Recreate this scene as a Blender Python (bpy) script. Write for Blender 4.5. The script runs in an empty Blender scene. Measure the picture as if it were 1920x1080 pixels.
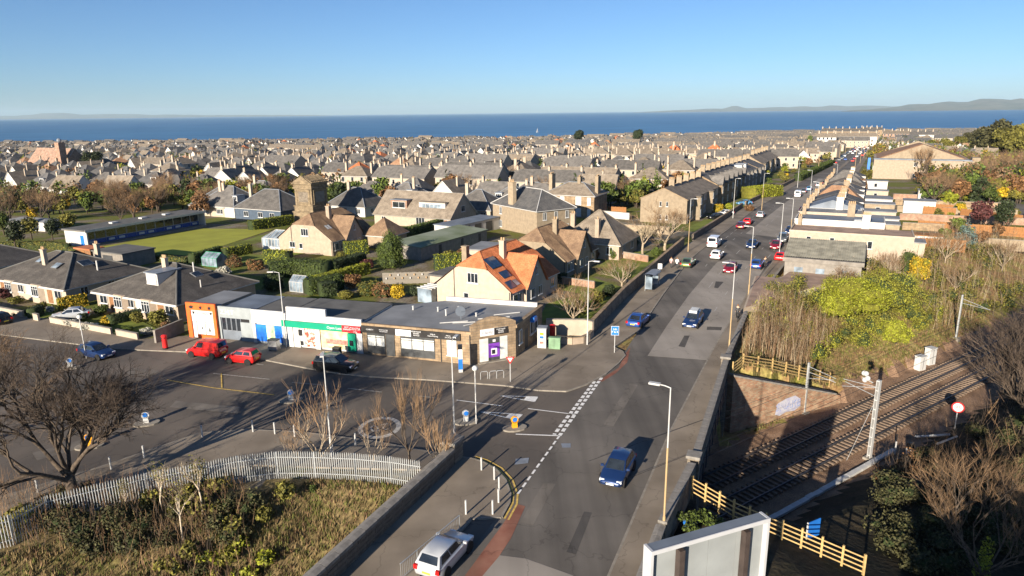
import bpy, math, random
import numpy as np
from mathutils import Vector, Matrix, noise
random.seed(7)
SC = bpy.context.scene
COL = SC.collection
# ------------------------------------------------------------------ camera
CAM_H, FPX = 25.0, 1280.0
PITCH, ROLL = math.atan(329/1280.), 0.011
cam_d = bpy.data.cameras.new('camera')
cam = bpy.data.objects.new('camera', cam_d); COL.objects.link(cam)
_f = Vector((0, math.cos(PITCH), -math.sin(PITCH)))
_u0 = Vector((1, 0, 0)).cross(_f)
_r = math.cos(ROLL)*Vector((1, 0, 0)) - math.sin(ROLL)*_u0
_u = math.sin(ROLL)*Vector((1, 0, 0)) + math.cos(ROLL)*_u0
cam.matrix_world = Matrix(((_r.x, _u.x, -_f.x, 0), (_r.y, _u.y, -_f.y, 0), (_r.z, _u.z, -_f.z, CAM_H), (0, 0, 0, 1)))
cam_d.sensor_width = 36.0; cam_d.lens = 36*FPX/1920
cam_d.clip_start = 0.5; cam_d.clip_end = 120000
SC.camera = cam
# ------------------------------------------------------------------ sky, sun, exposure
SUN_AZ, SUN_EL = 30.0, 16.0        # light travels 30 degrees right of straight ahead, sun low behind the camera
world = bpy.data.worlds.new('World'); SC.world = world; world.use_nodes = True
wn = world.node_tree.nodes; wl = world.node_tree.links
sky = wn.new('ShaderNodeTexSky'); sky.sky_type = 'NISHITA'; sky.sun_disc = False
sky.sun_elevation = math.radians(SUN_EL); sky.sun_rotation = math.radians(180+SUN_AZ)
sky.altitude = 60; sky.air_density = 0.75; sky.dust_density = 0.35; sky.ozone_density = 5.2
wn['Background'].inputs['Strength'].default_value = 0.062
wl.new(sky.outputs[0], wn['Background'].inputs[0])
sun_d = bpy.data.lights.new('sun', 'SUN'); sun_d.energy = 5.0; sun_d.angle = math.radians(0.5); sun_d.color = (1, .88, .72)
sun = bpy.data.objects.new('sun', sun_d); COL.objects.link(sun)
_a, _e = math.radians(SUN_AZ), math.radians(SUN_EL)
_L = Vector((math.sin(_a)*math.cos(_e), math.cos(_a)*math.cos(_e), -math.sin(_e)))
sun.rotation_euler = _L.to_track_quat('-Z', 'Y').to_euler(); sun.location = (0, 0, 80)
SC.view_settings.view_transform = 'Standard'; SC.view_settings.look = 'None'
SC.view_settings.exposure = 1.1; SC.view_settings.gamma = 1.0
SC.cycles.max_bounces = 5; SC.cycles.diffuse_bounces = 1; SC.cycles.glossy_bounces = 2
SC.cycles.transparent_max_bounces = 6; SC.cycles.use_denoising = True
# ------------------------------------------------------------------ terrain height and pixel placement
SEA = -29.0
RE = (math.sin(math.radians(55)), math.cos(math.radians(55)))      # railway direction
RN = (RE[1], -RE[0])                                               # railway right-hand normal
def gz(y):
    return 0.0 if y < 130 else max(-0.0195*(y-130), -27.6)
def G(x, y, z=None, dz=0.0):
    d = _f + _r*((x-960)/FPX) + _u*((540-y)/FPX)
    if z is not None:
        t = (z-CAM_H)/d.z
        return Vector((d.x*t, d.y*t, z))
    Y = 60.0
    for _ in range(60):
        t = (gz(Y)-CAM_H)/d.z; Y += .5*(t*d.y-Y)
    return Vector((d.x*t, d.y*t, gz(Y)+dz))
def HT(base, px, py):
    """height above the base point at which its vertical meets the photo row py"""
    d = _f + _r*((px-960)/FPX) + _u*((540-py)/FPX)
    return CAM_H + d.z*base.y/d.y - base.z
def lerp(a, b, t): return a+(b-a)*t
def smooth(t):
    t = min(1, max(0, t)); return t*t*(3-2*t)
def interp(x, pts):
    if x <= pts[0][0]: return pts[0][1]
    for (a, b), (c, d) in zip(pts, pts[1:]):
        if x <= c: return lerp(b, d, (x-a)/(c-a))
    return pts[-1][1]
# ------------------------------------------------------------------ materials
MATS = {}
def hexlin(h):
    h = h.lstrip('#'); c = [int(h[i:i+2], 16)/255 for i in (0, 2, 4)]
    return tuple(x/12.92 if x <= .04045 else ((x+.055)/1.055)**2.4 for x in c)
def mat(name, col, rough=.8, var=.18, scale=1.5, col2=None, bump=0, bscale=20, metal=0, spec=.35, island=0, objrand=0, coat=0, fac=(.35, .65), detail=4, trans=0):
    """principled material whose base colour is broken up by noise, per-island and per-object variation"""
    if name in MATS: return MATS[name]
    m = bpy.data.materials.new(name); m.use_nodes = True; MATS[name] = m
    n = m.node_tree.nodes; l = m.node_tree.links; p = n['Principled BSDF']
    p.inputs['Roughness'].default_value = rough; p.inputs['Metallic'].default_value = metal
    p.inputs['Specular IOR Level'].default_value = spec; p.inputs['Coat Weight'].default_value = coat
    tc = n.new('ShaderNodeTexCoord')
    c4 = (*col, 1)
    if col2 is None: a, b = tuple(x*(1-var) for x in col), tuple(min(1, x*(1+var)) for x in col)
    else: a, b = col, col2
    nz = n.new('ShaderNodeTexNoise'); nz.inputs['Scale'].default_value = scale; nz.inputs['Detail'].default_value = detail
    l.new(tc.outputs['Object'], nz.inputs['Vector'])
    r = n.new('ShaderNodeValToRGB'); e = r.color_ramp.elements
    e[0].position, e[1].position = fac; e[0].color = (*a, 1); e[1].color = (*b, 1)
    l.new(nz.outputs['Fac'], r.inputs['Fac']); out = r.outputs['Color']
    for amt, src in ((island, 'i'), (objrand, 'o')):
        if not amt: continue
        if src == 'i': g = n.new('ShaderNodeNewGeometry').outputs['Random Per Island']
        else: g = n.new('ShaderNodeObjectInfo').outputs['Random']
        mr = n.new('ShaderNodeMapRange'); mr.inputs['To Min'].default_value = 1-amt; mr.inputs['To Max'].default_value = 1+amt
        l.new(g, mr.inputs['Value'])
        mx = n.new('ShaderNodeVectorMath'); mx.operation = 'SCALE'
        l.new(out, mx.inputs[0]); l.new(mr.outputs[0], mx.inputs['Scale']); out = mx.outputs[0]
    l.new(out, p.inputs['Base Color'])
    if bump:
        bz = n.new('ShaderNodeTexNoise'); bz.inputs['Scale'].default_value = bscale; bz.inputs['Detail'].default_value = 3
        l.new(tc.outputs['Object'], bz.inputs['Vector'])
        bp = n.new('ShaderNodeBump'); bp.inputs['Strength'].default_value = bump; bp.inputs['Distance'].default_value = .05
        l.new(bz.outputs['Fac'], bp.inputs['Height']); l.new(bp.outputs[0], p.inputs['Normal'])
    if trans:
        p.inputs['Subsurface Weight'].default_value = 0
    return m
def rowmat(name, col, col2, axis='z', per=.3, rough=.85, mortar=None, objrand=0, island=0, strength=.4):
    """courses (slates, tiles, stone) as fine relief: brick texture gives colour variation and bump"""
    if name in MATS: return MATS[name]
    m = mat(name, col, rough, col2=col2, scale=.8, objrand=objrand, island=island)
    n = m.node_tree.nodes; l = m.node_tree.links; p = n['Principled BSDF']
    src = p.inputs['Base Color'].links[0].from_socket
    tc = next(x for x in n if x.type == 'TEX_COORD')
    w = n.new('ShaderNodeTexWave'); w.wave_type = 'BANDS'; w.bands_direction = axis.upper(); w.wave_profile = 'SAW'
    w.inputs['Scale'].default_value = .314/per; w.inputs['Distortion'].default_value = .6; w.inputs['Detail'].default_value = 1
    l.new(tc.outputs['Object'], w.inputs['Vector'])
    bp = n.new('ShaderNodeBump'); bp.inputs['Strength'].default_value = strength; bp.inputs['Distance'].default_value = .06
    l.new(w.outputs['Fac'], bp.inputs['Height']); l.new(bp.outputs[0], p.inputs['Normal'])
    sp = n.new('ShaderNodeTexNoise'); sp.inputs['Scale'].default_value = 6; sp.inputs['Detail'].default_value = 6
    l.new(tc.outputs['Object'], sp.inputs['Vector'])
    mr = n.new('ShaderNodeMapRange'); mr.inputs['From Min'].default_value = .3; mr.inputs['From Max'].default_value = .7
    mr.inputs['To Min'].default_value = .72; mr.inputs['To Max'].default_value = 1.3; l.new(sp.outputs['Fac'], mr.inputs['Value'])
    vm = n.new('ShaderNodeVectorMath'); vm.operation = 'SCALE'; l.new(src, vm.inputs[0]); l.new(mr.outputs[0], vm.inputs['Scale'])
    l.new(vm.outputs[0], p.inputs['Base Color'])
    return m
def stonemat(name, c1, c2, mortar, bw=.6, bh=.28, rough=.9):
    if name in MATS: return MATS[name]
    m = bpy.data.materials.new(name); m.use_nodes = True; MATS[name] = m
    n = m.node_tree.nodes; l = m.node_tree.links; p = n['Principled BSDF']; p.inputs['Roughness'].default_value = rough
    tc = n.new('ShaderNodeTexCoord'); sx = n.new('ShaderNodeSeparateXYZ'); cx = n.new('ShaderNodeCombineXYZ'); ad = n.new('ShaderNodeMath')
    l.new(tc.outputs['Object'], sx.inputs[0]); l.new(sx.outputs['X'], ad.inputs[0]); l.new(sx.outputs['Y'], ad.inputs[1])
    l.new(ad.outputs[0], cx.inputs['X']); l.new(sx.outputs['Z'], cx.inputs['Y'])
    b = n.new('ShaderNodeTexBrick'); b.inputs['Scale'].default_value = 1
    b.inputs['Brick Width'].default_value = bw; b.inputs['Row Height'].default_value = bh; b.inputs['Mortar Size'].default_value = .018
    b.inputs['Color1'].default_value = (*c1, 1); b.inputs['Color2'].default_value = (*c2, 1); b.inputs['Mortar'].default_value = (*mortar, 1)
    l.new(cx.outputs[0], b.inputs['Vector'])
    z = n.new('ShaderNodeTexNoise'); z.inputs['Scale'].default_value = 1.1; z.inputs['Detail'].default_value = 6; l.new(tc.outputs['Object'], z.inputs['Vector'])
    mr = n.new('ShaderNodeMapRange'); mr.inputs['From Min'].default_value = .3; mr.inputs['From Max'].default_value = .7
    mr.inputs['To Min'].default_value = .6; mr.inputs['To Max'].default_value = 1.25; l.new(z.outputs['Fac'], mr.inputs['Value'])
    vm = n.new('ShaderNodeVectorMath'); vm.operation = 'SCALE'; l.new(b.outputs['Color'], vm.inputs[0]); l.new(mr.outputs[0], vm.inputs['Scale'])
    l.new(vm.outputs[0], p.inputs['Base Color'])
    bp = n.new('ShaderNodeBump'); bp.inputs['Strength'].default_value = .6; bp.inputs['Distance'].default_value = .03
    l.new(b.outputs['Fac'], bp.inputs['Height']); bp.invert = True; l.new(bp.outputs[0], p.inputs['Normal'])
    return m
M = {}
def defm(k, *a, **kw): M[k] = mat(k, *a, **kw)
defm('white', (.48, .47, .45), .6, var=.06)
defm('frame', (.56, .56, .55), .45, var=.03)
defm('glass', (.02, .026, .034), .06, var=.5, scale=.6, spec=.9)
defm('glass_pale', (.20, .25, .30), .12, var=.5, scale=.7, spec=.6)
defm('harl', (.36, .285, .215), .95, var=.10, bump=.3, bscale=30, objrand=.08)
defm('harl_pale', (.41, .34, .265), .95, var=.08, bump=.3, bscale=30, objrand=.08)
defm('harl_white', (.53, .51, .475), .9, var=.07, objrand=.10)
defm('harl_tan', (.29, .23, .16), .95, var=.12, bump=.3, bscale=30, objrand=.12)
defm('harl_grey', (.22, .20, .175), .95, var=.15, bump=.3, bscale=30, objrand=.12)
M['stone'] = stonemat('stone', (.26, .18, .105), (.34, .245, .15), (.20, .16, .12))
M['stone_dark'] = stonemat('stone_dark', (.16, .13, .10), (.24, .20, .15), (.12, .10, .08), .5, .25)
M['brick'] = stonemat('brick', (.33, .13, .07), (.40, .18, .10), (.34, .28, .22), .23, .08)
M['slate'] = rowmat('slate', (.092, .086, .080), (.150, .139, .127), per=.22, objrand=.22)
M['slate_warm'] = rowmat('slate_warm', (.058, .052, .047), (.098, .088, .078), per=.22)
M['slate_dark'] = rowmat('slate_dark', (.07, .07, .072), (.12, .115, .11), per=.22, objrand=.2)
M['tile_brown'] = rowmat('tile_brown', (.22, .12, .07), (.32, .19, .11), per=.30, objrand=.15)
M['tile_tan'] = rowmat('tile_tan', (.150, .122, .092), (.235, .195, .150), per=.30, objrand=.15)
M['tile_orange'] = rowmat('tile_orange', (.36, .115, .045), (.50, .175, .075), per=.30, objrand=.12)
defm('lead', (.20, .22, .25), .5, var=.15)
defm('pot', (.40, .27, .15), .8, var=.15)
defm('felt', (.115, .112, .105), .9, var=.18, scale=.5, bump=.15)
defm('felt_blue', (.15, .175, .21), .6, var=.2, scale=.4)
defm('felt_grey', (.21, .215, .22), .7, var=.18, scale=.35)
defm('black', (.015, .015, .016), .5, var=.3)
defm('dark_grey', (.05, .052, .055), .55, var=.2)
defm('steel', (.42, .43, .44), .35, var=.1, metal=.7)
defm('galv', (.50, .52, .52), .4, var=.14, metal=.45, scale=3)
defm('lamp_grey', (.46, .46, .45), .45, var=.08)
defm('lamp_buff', (.40, .285, .15), .55, var=.08)
defm('wood_fence', (.42, .29, .12), .85, var=.2, scale=4)
defm('wood_brown', (.22, .11, .05), .8, var=.25, scale=4)
defm('wood_orange', (.27, .125, .045), .85, var=.2, scale=3)
defm('green_paint', (.03, .30, .14), .5, var=.08)
defm('red_paint', (.60, .02, .02), .4, var=.08)
defm('blue_paint', (.02, .16, .55), .4, var=.08)
defm('rubber', (.012, .012, .013), .8, var=.3)
defm('alloy', (.55, .56, .58), .3, var=.1, metal=.6)
defm('bark', (.090, .068, .050), .95, var=.35, scale=5, bump=.5)
defm('bark_pale', (.34, .27, .19), .95, var=.3, scale=5)
defm('bark_birch', (.55, .46, .34), .9, var=.3, scale=8)
defm('twig', (.085, .062, .046), .95, var=.3, island=.35)
defm('twig_warm', (.205, .13, .072), .95, var=.3, island=.4)
defm('twig_pale', (.36, .29, .19), .95, var=.25, island=.35)
defm('leaf', (.070, .098, .016), .7, var=.3, island=.55, objrand=.25)
defm('leaf_dark', (.026, .038, .012), .7, var=.3, island=.5, objrand=.2)
defm('leaf_bright', (.20, .215, .016), .7, var=.25, island=.45)
defm('leaf_yellow', (.42, .28, .014), .7, var=.2, island=.4, objrand=.2)
defm('leaf_olive', (.125, .115, .020), .75, var=.3, island=.5, objrand=.25)
defm('leaf_rust', (.165, .085, .035), .75, var=.3, island=.5, objrand=.25)
defm('leaf_plum', (.085, .028, .026), .75, var=.3, island=.5)
defm('leaf_white', (.50, .48, .40), .75, var=.3, island=.5)
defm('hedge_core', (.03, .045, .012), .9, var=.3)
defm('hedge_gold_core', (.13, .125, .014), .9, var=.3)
defm('lawn', (.15, .18, .024), .95, var=.22, scale=.5, bump=.3, bscale=12)
defm('green_turf', (.30, .305, .035), .95, var=.10, scale=.25)
defm('soil', (.13, .095, .06), .95, var=.3)
defm('paving', (.21, .175, .13), .9, var=.16, scale=.8)
defm('kerb', (.235, .21, .175), .9, var=.15, scale=2)
defm('line_white', (.72, .71, .68), .8, var=.12, scale=6)
defm('line_worn', (.36, .34, .31), .9, var=.3, scale=5)
defm('line_yellow', (.55, .38, .10), .85, var=.25, scale=5)
defm('rail', (.12, .12, .13), .35, var=.2, metal=.7)
defm('sleeper', (.165, .12, .088), .9, var=.2, island=.25)
defm('signal_white', (.50, .50, .49), .5, var=.05)
defm('amber', (.75, .33, .02), .4, var=.1)
defm('skin', (.50, .32, .22), .6, var=.05)
defm('sand', (.48, .40, .28), .95, var=.12)
# ------------------------------------------------------------------ mesh helpers
class MB:
    def __init__(s): s.v = []; s.f = []; s.m = []
    def add(s, vs, fs, m=0):
        o = len(s.v); s.v.extend(vs)
        for f in fs: s.f.append(tuple(i+o for i in f)); s.m.append(m)
        return s
    def box(s, x0, x1, y0, y1, z0, z1, m=0):
        return s.add([(x0, y0, z0), (x1, y0, z0), (x1, y1, z0), (x0, y1, z0), (x0, y0, z1), (x1, y0, z1), (x1, y1, z1), (x0, y1, z1)],
                     [(0, 3, 2, 1), (4, 5, 6, 7), (0, 1, 5, 4), (1, 2, 6, 5), (2, 3, 7, 6), (3, 0, 4, 7)], m)
    def cbox(s, x, y, z, w, d, h, m=0): return s.box(x-w/2, x+w/2, y-d/2, y+d/2, z, z+h, m)
    def quad(s, a, b, c, d, m=0): return s.add([tuple(a), tuple(b), tuple(c), tuple(d)], [(0, 1, 2, 3)], m)
    def poly(s, pts, m=0): return s.add([tuple(p) for p in pts], [tuple(range(len(pts)))], m)
    def prism(s, pts, z0, z1, m=0, ms=None):
        """vertical prism over a counter-clockwise xy polygon"""
        n = len(pts)
        area = sum(pts[i][0]*pts[(i+1) % n][1]-pts[(i+1) % n][0]*pts[i][1] for i in range(n))
        if area < 0: pts = pts[::-1]
        s.add([(p[0], p[1], z1) for p in pts], [tuple(range(n))], m)
        s.add([(p[0], p[1], z0) for p in pts][::-1], [tuple(range(n))], m)
        for i in range(n):
            a, b = pts[i], pts[(i+1) % n]
            s.quad((a[0], a[1], z0), (b[0], b[1], z0), (b[0], b[1], z1), (a[0], a[1], z1), m if ms is None else ms)
        return s
    def tube(s, path, rad, n=6, m=0, cap=True):
        path = [Vector(p) for p in path]
        if not hasattr(rad, '__len__'): rad = [rad]*len(path)
        o = len(s.v); k = len(path)
        for i, p in enumerate(path):
            t = (path[min(i+1, k-1)]-path[max(i-1, 0)]).normalized()
            a = t.cross(Vector((0, 0, 1)) if abs(t.z) < .9 else Vector((1, 0, 0))).normalized(); b = t.cross(a)
            for j in range(n):
                an = 2*math.pi*j/n; q = p+(a*math.cos(an)+b*math.sin(an))*rad[i]; s.v.append((q.x, q.y, q.z))
        for i in range(k-1):
            for j in range(n):
                j2 = (j+1) % n
                s.f.append((o+i*n+j, o+(i+1)*n+j, o+(i+1)*n+j2, o+i*n+j2)); s.m.append(m)
        if cap:
            s.f.append(tuple(o+j for j in range(n))); s.m.append(m)
            s.f.append(tuple(o+(k-1)*n+j for j in range(n))[::-1]); s.m.append(m)
        return s
    def cyl(s, x, y, z0, z1, r, n=10, m=0, r2=None):
        return s.tube([(x, y, z0), (x, y, z1)], [r, r if r2 is None else r2], n, m)
    def disc(s, c, nrm, r, th=.03, n=16, m=0):
        nrm = Vector(nrm).normalized(); c = Vector(c)
        return s.tube([c-nrm*th/2, c+nrm*th/2], r, n, m)
    def ball(s, c, r, m=0, seg=10, rings=6, sq=(1, 1, 1), jit=0, rnd=None):
        o = len(s.v); c = Vector(c)
        for i in range(rings+1):
            th = math.pi*i/rings
            for j in range(seg):
                ph = 2*math.pi*j/seg; k = r*(1+(rnd.uniform(-jit, jit) if jit else 0))
                s.v.append((c.x+k*sq[0]*math.sin(th)*math.cos(ph), c.y+k*sq[1]*math.sin(th)*math.sin(ph), c.z+k*sq[2]*math.cos(th)))
        for i in range(rings):
            for j in range(seg):
                j2 = (j+1) % seg
                s.f.append((o+i*seg+j, o+(i+1)*seg+j, o+(i+1)*seg+j2, o+i*seg+j2)); s.m.append(m)
        return s
    def mesh(s, name, mats, smooth=False):
        me = bpy.data.meshes.new(name); me.from_pydata(s.v, [], s.f)
        for mm in mats: me.materials.append(MATS[mm] if isinstance(mm, str) and mm in MATS else (M[mm] if isinstance(mm, str) else mm))
        if len(mats) > 1: me.polygons.foreach_set('material_index', s.m)
        if smooth: me.polygons.foreach_set('use_smooth', [True]*len(s.f))
        me.update(); return me
    def build(s, name, mats, parent=None, smooth=False, **kw):
        if isinstance(mats, str) or not hasattr(mats, '__len__'): mats = [mats]
        return put(name, s.mesh(name, mats, smooth), parent, **kw)
def put(name, me, parent=None, loc=(0, 0, 0), rz=0, kind=None, label=None, cat=None, group=None, rot=None, scale=None):
    o = bpy.data.objects.new(name, me); COL.objects.link(o)
    o.location = loc; o.rotation_euler = rot if rot else (0, 0, rz)
    if scale: o.scale = scale if hasattr(scale, '__len__') else (scale,)*3
    if parent: o.parent = parent
    if kind: o['kind'] = kind
    if label: o['label'] = label
    if cat: o['category'] = cat
    if group: o['group'] = group
    return o
def thing(name, label, cat, loc=(0, 0, 0), rz=0, group=None, scale=None):
    o = put(name, None, None, loc, rz, None, label, cat, group, scale=scale); o.empty_display_size = .3
    return o
def copy_tree(o, parent=None):
    c = o.copy(); COL.objects.link(c); c.parent = parent
    for ch in o.children: copy_tree(ch, c)
    return c
def clone(o, loc, rz=0, label=None, group=None, scale=None):
    c = copy_tree(o); c.location = loc; c.rotation_euler = (0, 0, rz)
    if label: c['label'] = label
    if group: c['group'] = group
    if scale: c.scale = scale if hasattr(scale, '__len__') else (scale,)*3
    return c
def recolour(root, frm, to):
    """gives the copied thing its own mesh with another paint"""
    for ch in root.children_recursive:
        if ch.type == 'MESH' and any(m and m.name == frm for m in ch.data.materials):
            ch.data = ch.data.copy()
            for i, m in enumerate(ch.data.materials):
                if m.name == frm: ch.data.materials[i] = to
def text(s, size, parent, loc, rot, m, name='lettering', ext=.01, align='CENTER', sx=1.0):
    c = bpy.data.curves.new(name, 'FONT'); c.body = s; c.size = size; c.extrude = ext; c.align_x = align; c.align_y = 'CENTER'
    c.materials.append(M[m] if isinstance(m, str) else m)
    c.resolution_u = 2
    o = bpy.data.objects.new(name, c); me = bpy.data.meshes.new_from_object(o); bpy.data.objects.remove(o)
    if not me.materials: me.materials.append(M[m] if isinstance(m, str) else m)
    o = bpy.data.objects.new(name, me); COL.objects.link(o); o.location = loc; o.rotation_euler = rot
    o.scale = (sx, 1, 1)
    if parent: o.parent = parent
    return o
FRONT = (math.pi/2, 0, 0)       # lettering upright, facing -y
# ================================================================== SETTING
RK = [(-9, 0), (-1.5, 17), (5.2, 32.7), (12.4, 49.8), (22.1, 70.6), (32.5, 91.4), (63, 147.3), (168, 338), (300, 583), (520.8, 996.6), (640, 1220)]   # right kerb
LK = [(-19, 0), (-8, 22), (-2.2, 36), (3, 48), (8, 60), (11, 66.5), (12.9, 71.5), (21.2, 92.5), (30.2, 114.3), (67.9, 187.6), (178.7, 384.2), (290, 590), (509, 1001), (628, 1226)]
PW = [(-14, -4), (2.6, 22), (8.6, 36.1), (12.6, 43.6), (20.9, 63.4), (28.7, 80.2), (35.5, 92.5), (55.5, 128), (66, 147), (171, 337)]   # outer edge of the right footway
LW = [(8.3, 72.8), (15.5, 90), (33.0, 127.5), (64, 187.5), (174.5, 384)]                                                   # wall behind the left footway
def xat(pl, y): return interp(y, [(p[1], p[0]) for p in pl])
def aoc(x, y): return RE[0]*x+RE[1]*y, RN[0]*x+RN[1]*y
def rp(a, o, z=0): return Vector((RE[0]*a+RN[0]*o, RE[1]*a+RN[1]*o, z))
def fence_o(x):           # offset (railway frame) of the top of the left bank
    return interp(x, [(-70, -52), (-30, -46.5), (-19, -44.5), (-14, -43.8), (-6, -38.4), (0, -37)])
def T(x, y):
    z = gz(y)
    if y > 140 or x > 170 or x < -150: return z
    a, o = aoc(x, y)
    if o < -62 or o > -5: return z
    xr = xat(PW, y); xl = xat(LK, y)-3
    if x < xl-1.5:                                        # bank left of the bridge
        fo = fence_o(x); st = interp(x, [(-40, .62), (-12, .7), (-6, 1.1)])
        n = (noise.noise(Vector((x*.35, y*.35, 0)))*.5+noise.noise(Vector((x*1.1, y*1.1, 3)))*.18)
        zz = -(o-fo-.5)*st
        if o < fo+.5: return 0
        zz = max(-6, zz+n*min(1, (o-fo-.5)*.5))
        if o > -27: zz = max(zz, min(0, -6+(o+27)*.7))
        return zz
    if x < xr-.4:                                         # under the bridge and the road
        if -37 < o < -26.5: return -6
        return -.12
    # right of the bridge
    if o < -36:
        zt = interp(a, [(52, 0), (55, -.3), (68, -5.0), (76, -5.2), (90, -5.3)])
        sl = interp(a, [(52, .8), (66, .42), (100, .36)])
        ob = interp(a, [(53, -38.4), (67.7, -36.0), (80, -36.4)])
        if o < ob-(1.4 if a < 69 else .2): return min(0, zt+(ob-o)*sl+noise.noise(Vector((x*.3, y*.3, 1)))*.3*min(1, (ob-o)))
        return -6
    if o < -26.4: return -6
    top = interp(a, [(32, -.1), (36, -1.2), (42, -2.6), (60, -2.6), (100, -1.0)])
    return min(top, -6+(o+26.4)*interp(a, [(32, 3.5), (40, .8), (60, .45)])+noise.noise(Vector((x*.4, y*.4, 2)))*.25)
def axis(lo, hi, step, far_lo, far_hi, g=1.12):
    v = list(np.arange(lo, hi+1e-6, step)); s = step; x = hi
    while x < far_hi: s *= g; x += s; v.append(min(x, far_hi))
    s = step; x = lo
    while x > far_lo: s *= g; x -= s; v.insert(0, max(x, far_lo))
    return v
SHORE = [(-6000, 900), (-930, 1260), (0, 1200), (370, 1420), (640, 1570), (1000, 1660), (3000, 1600), (9000, 1000)]
def shore_y(x): return interp(x, SHORE)
gx = axis(-62, 112, 1.2, -5200, 5200, 1.11); gy = axis(-14, 132, 1.2, -400, 2100, 1.07)
gv = []; gf = []; gm = []
for y in gy:
    for x in gx:
        z = T(x, y) if y < 140 else gz(y)
        d = y-(shore_y(x)-60)
        if d > 0: z = lerp(z, SEA-2, min(1, d/70))-max(0, d-70)*.06
        gv.append((x, y, z-.015))
nx = len(gx)
for j in range(len(gy)-1):
    for i in range(nx-1):
        x, y = (gx[i]+gx[i+1])/2, (gy[j]+gy[j+1])/2; a, o = aoc(x, y)
        m = 0
        if y < 140 and -62 < o < -5 and -150 < x < 170:
            xr = xat(PW, y); xl = xat(LK, y)-3
            if x < xl: m = 1 if o > fence_o(x)-1 else 0
            else:
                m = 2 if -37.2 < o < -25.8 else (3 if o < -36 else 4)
        if y > shore_y(x)-75: m = 5
        gf.append((j*nx+i, j*nx+i+1, (j+1)*nx+i+1, (j+1)*nx+i)); gm.append(m)
def groundmat(name, stops, scale, bump=.5, detail=6, scale2=None):
    m = bpy.data.materials.new(name); m.use_nodes = True; MATS[name] = m
    n = m.node_tree.nodes; l = m.node_tree.links; p = n['Principled BSDF']; p.inputs['Roughness'].default_value = .95
    p.inputs['Specular IOR Level'].default_value = .2
    tc = n.new('ShaderNodeTexCoord'); z = n.new('ShaderNodeTexNoise'); z.inputs['Scale'].default_value = scale; z.inputs['Detail'].default_value = detail
    z.inputs['Roughness'].default_value = .6
    l.new(tc.outputs['Object'], z.inputs['Vector'])
    r = n.new('ShaderNodeValToRGB'); l.new(z.outputs['Fac'], r.inputs['Fac'])
    while len(r.color_ramp.elements) < len(stops): r.color_ramp.elements.new(.5)
    for e, (t, c) in zip(r.color_ramp.elements, stops): e.position = t; e.color = (*c, 1)
    z2 = n.new('ShaderNodeTexNoise'); z2.inputs['Scale'].default_value = scale2 or 3; z2.inputs['Detail'].default_value = 5; l.new(tc.outputs['Object'], z2.inputs['Vector'])
    mr = n.new('ShaderNodeMapRange'); mr.inputs['From Min'].default_value = .3; mr.inputs['From Max'].default_value = .7; mr.inputs['To Min'].default_value = .65; mr.inputs['To Max'].default_value = 1.35
    l.new(z2.outputs['Fac'], mr.inputs['Value'])
    vm = n.new('ShaderNodeVectorMath'); vm.operation = 'SCALE'; l.new(r.outputs[0], vm.inputs[0]); l.new(mr.outputs[0], vm.inputs['Scale']); l.new(vm.outputs[0], p.inputs['Base Color'])
    bp = n.new('ShaderNodeBump'); bp.inputs['Strength'].default_value = bump; bp.inputs['Distance'].default_value = .12; l.new(z2.outputs['Fac'], bp.inputs['Height']); l.new(bp.outputs[0], p.inputs['Normal'])
    return m
groundmat('garden_ground', [(.36, (.11, .135, .020)), (.48, (.14, .145, .028)), (.55, (.16, .125, .075)), (.62, (.22, .19, .15)), (.70, (.12, .14, .025))], .09, .3)
groundmat('dry_bank', [(.32, (.085, .085, .022)), (.45, (.155, .12, .05)), (.56, (.20, .15, .07)), (.7, (.12, .085, .042))], .35, .8)
groundmat('ballast', [(.3, (.15, .095, .065)), (.5, (.26, .165, .105)), (.7, (.33, .22, .15))], .5, 1.0, scale2=9)
groundmat('scrub_ground', [(.34, (.16, .155, .03)), (.48, (.27, .22, .075)), (.58, (.22, .13, .06)), (.7, (.32, .27, .11))], .3, .8)
groundmat('dark_bank', [(.35, (.018, .020, .010)), (.52, (.034, .028, .017)), (.68, (.06, .046, .026))], .3, .8)  # deep shade of the south bank put into the ground colour
me = bpy.data.meshes.new('ground'); me.from_pydata(gv, [], gf)
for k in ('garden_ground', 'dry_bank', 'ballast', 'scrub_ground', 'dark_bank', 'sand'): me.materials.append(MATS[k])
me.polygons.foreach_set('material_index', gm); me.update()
put('ground', me, kind='structure')
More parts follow.
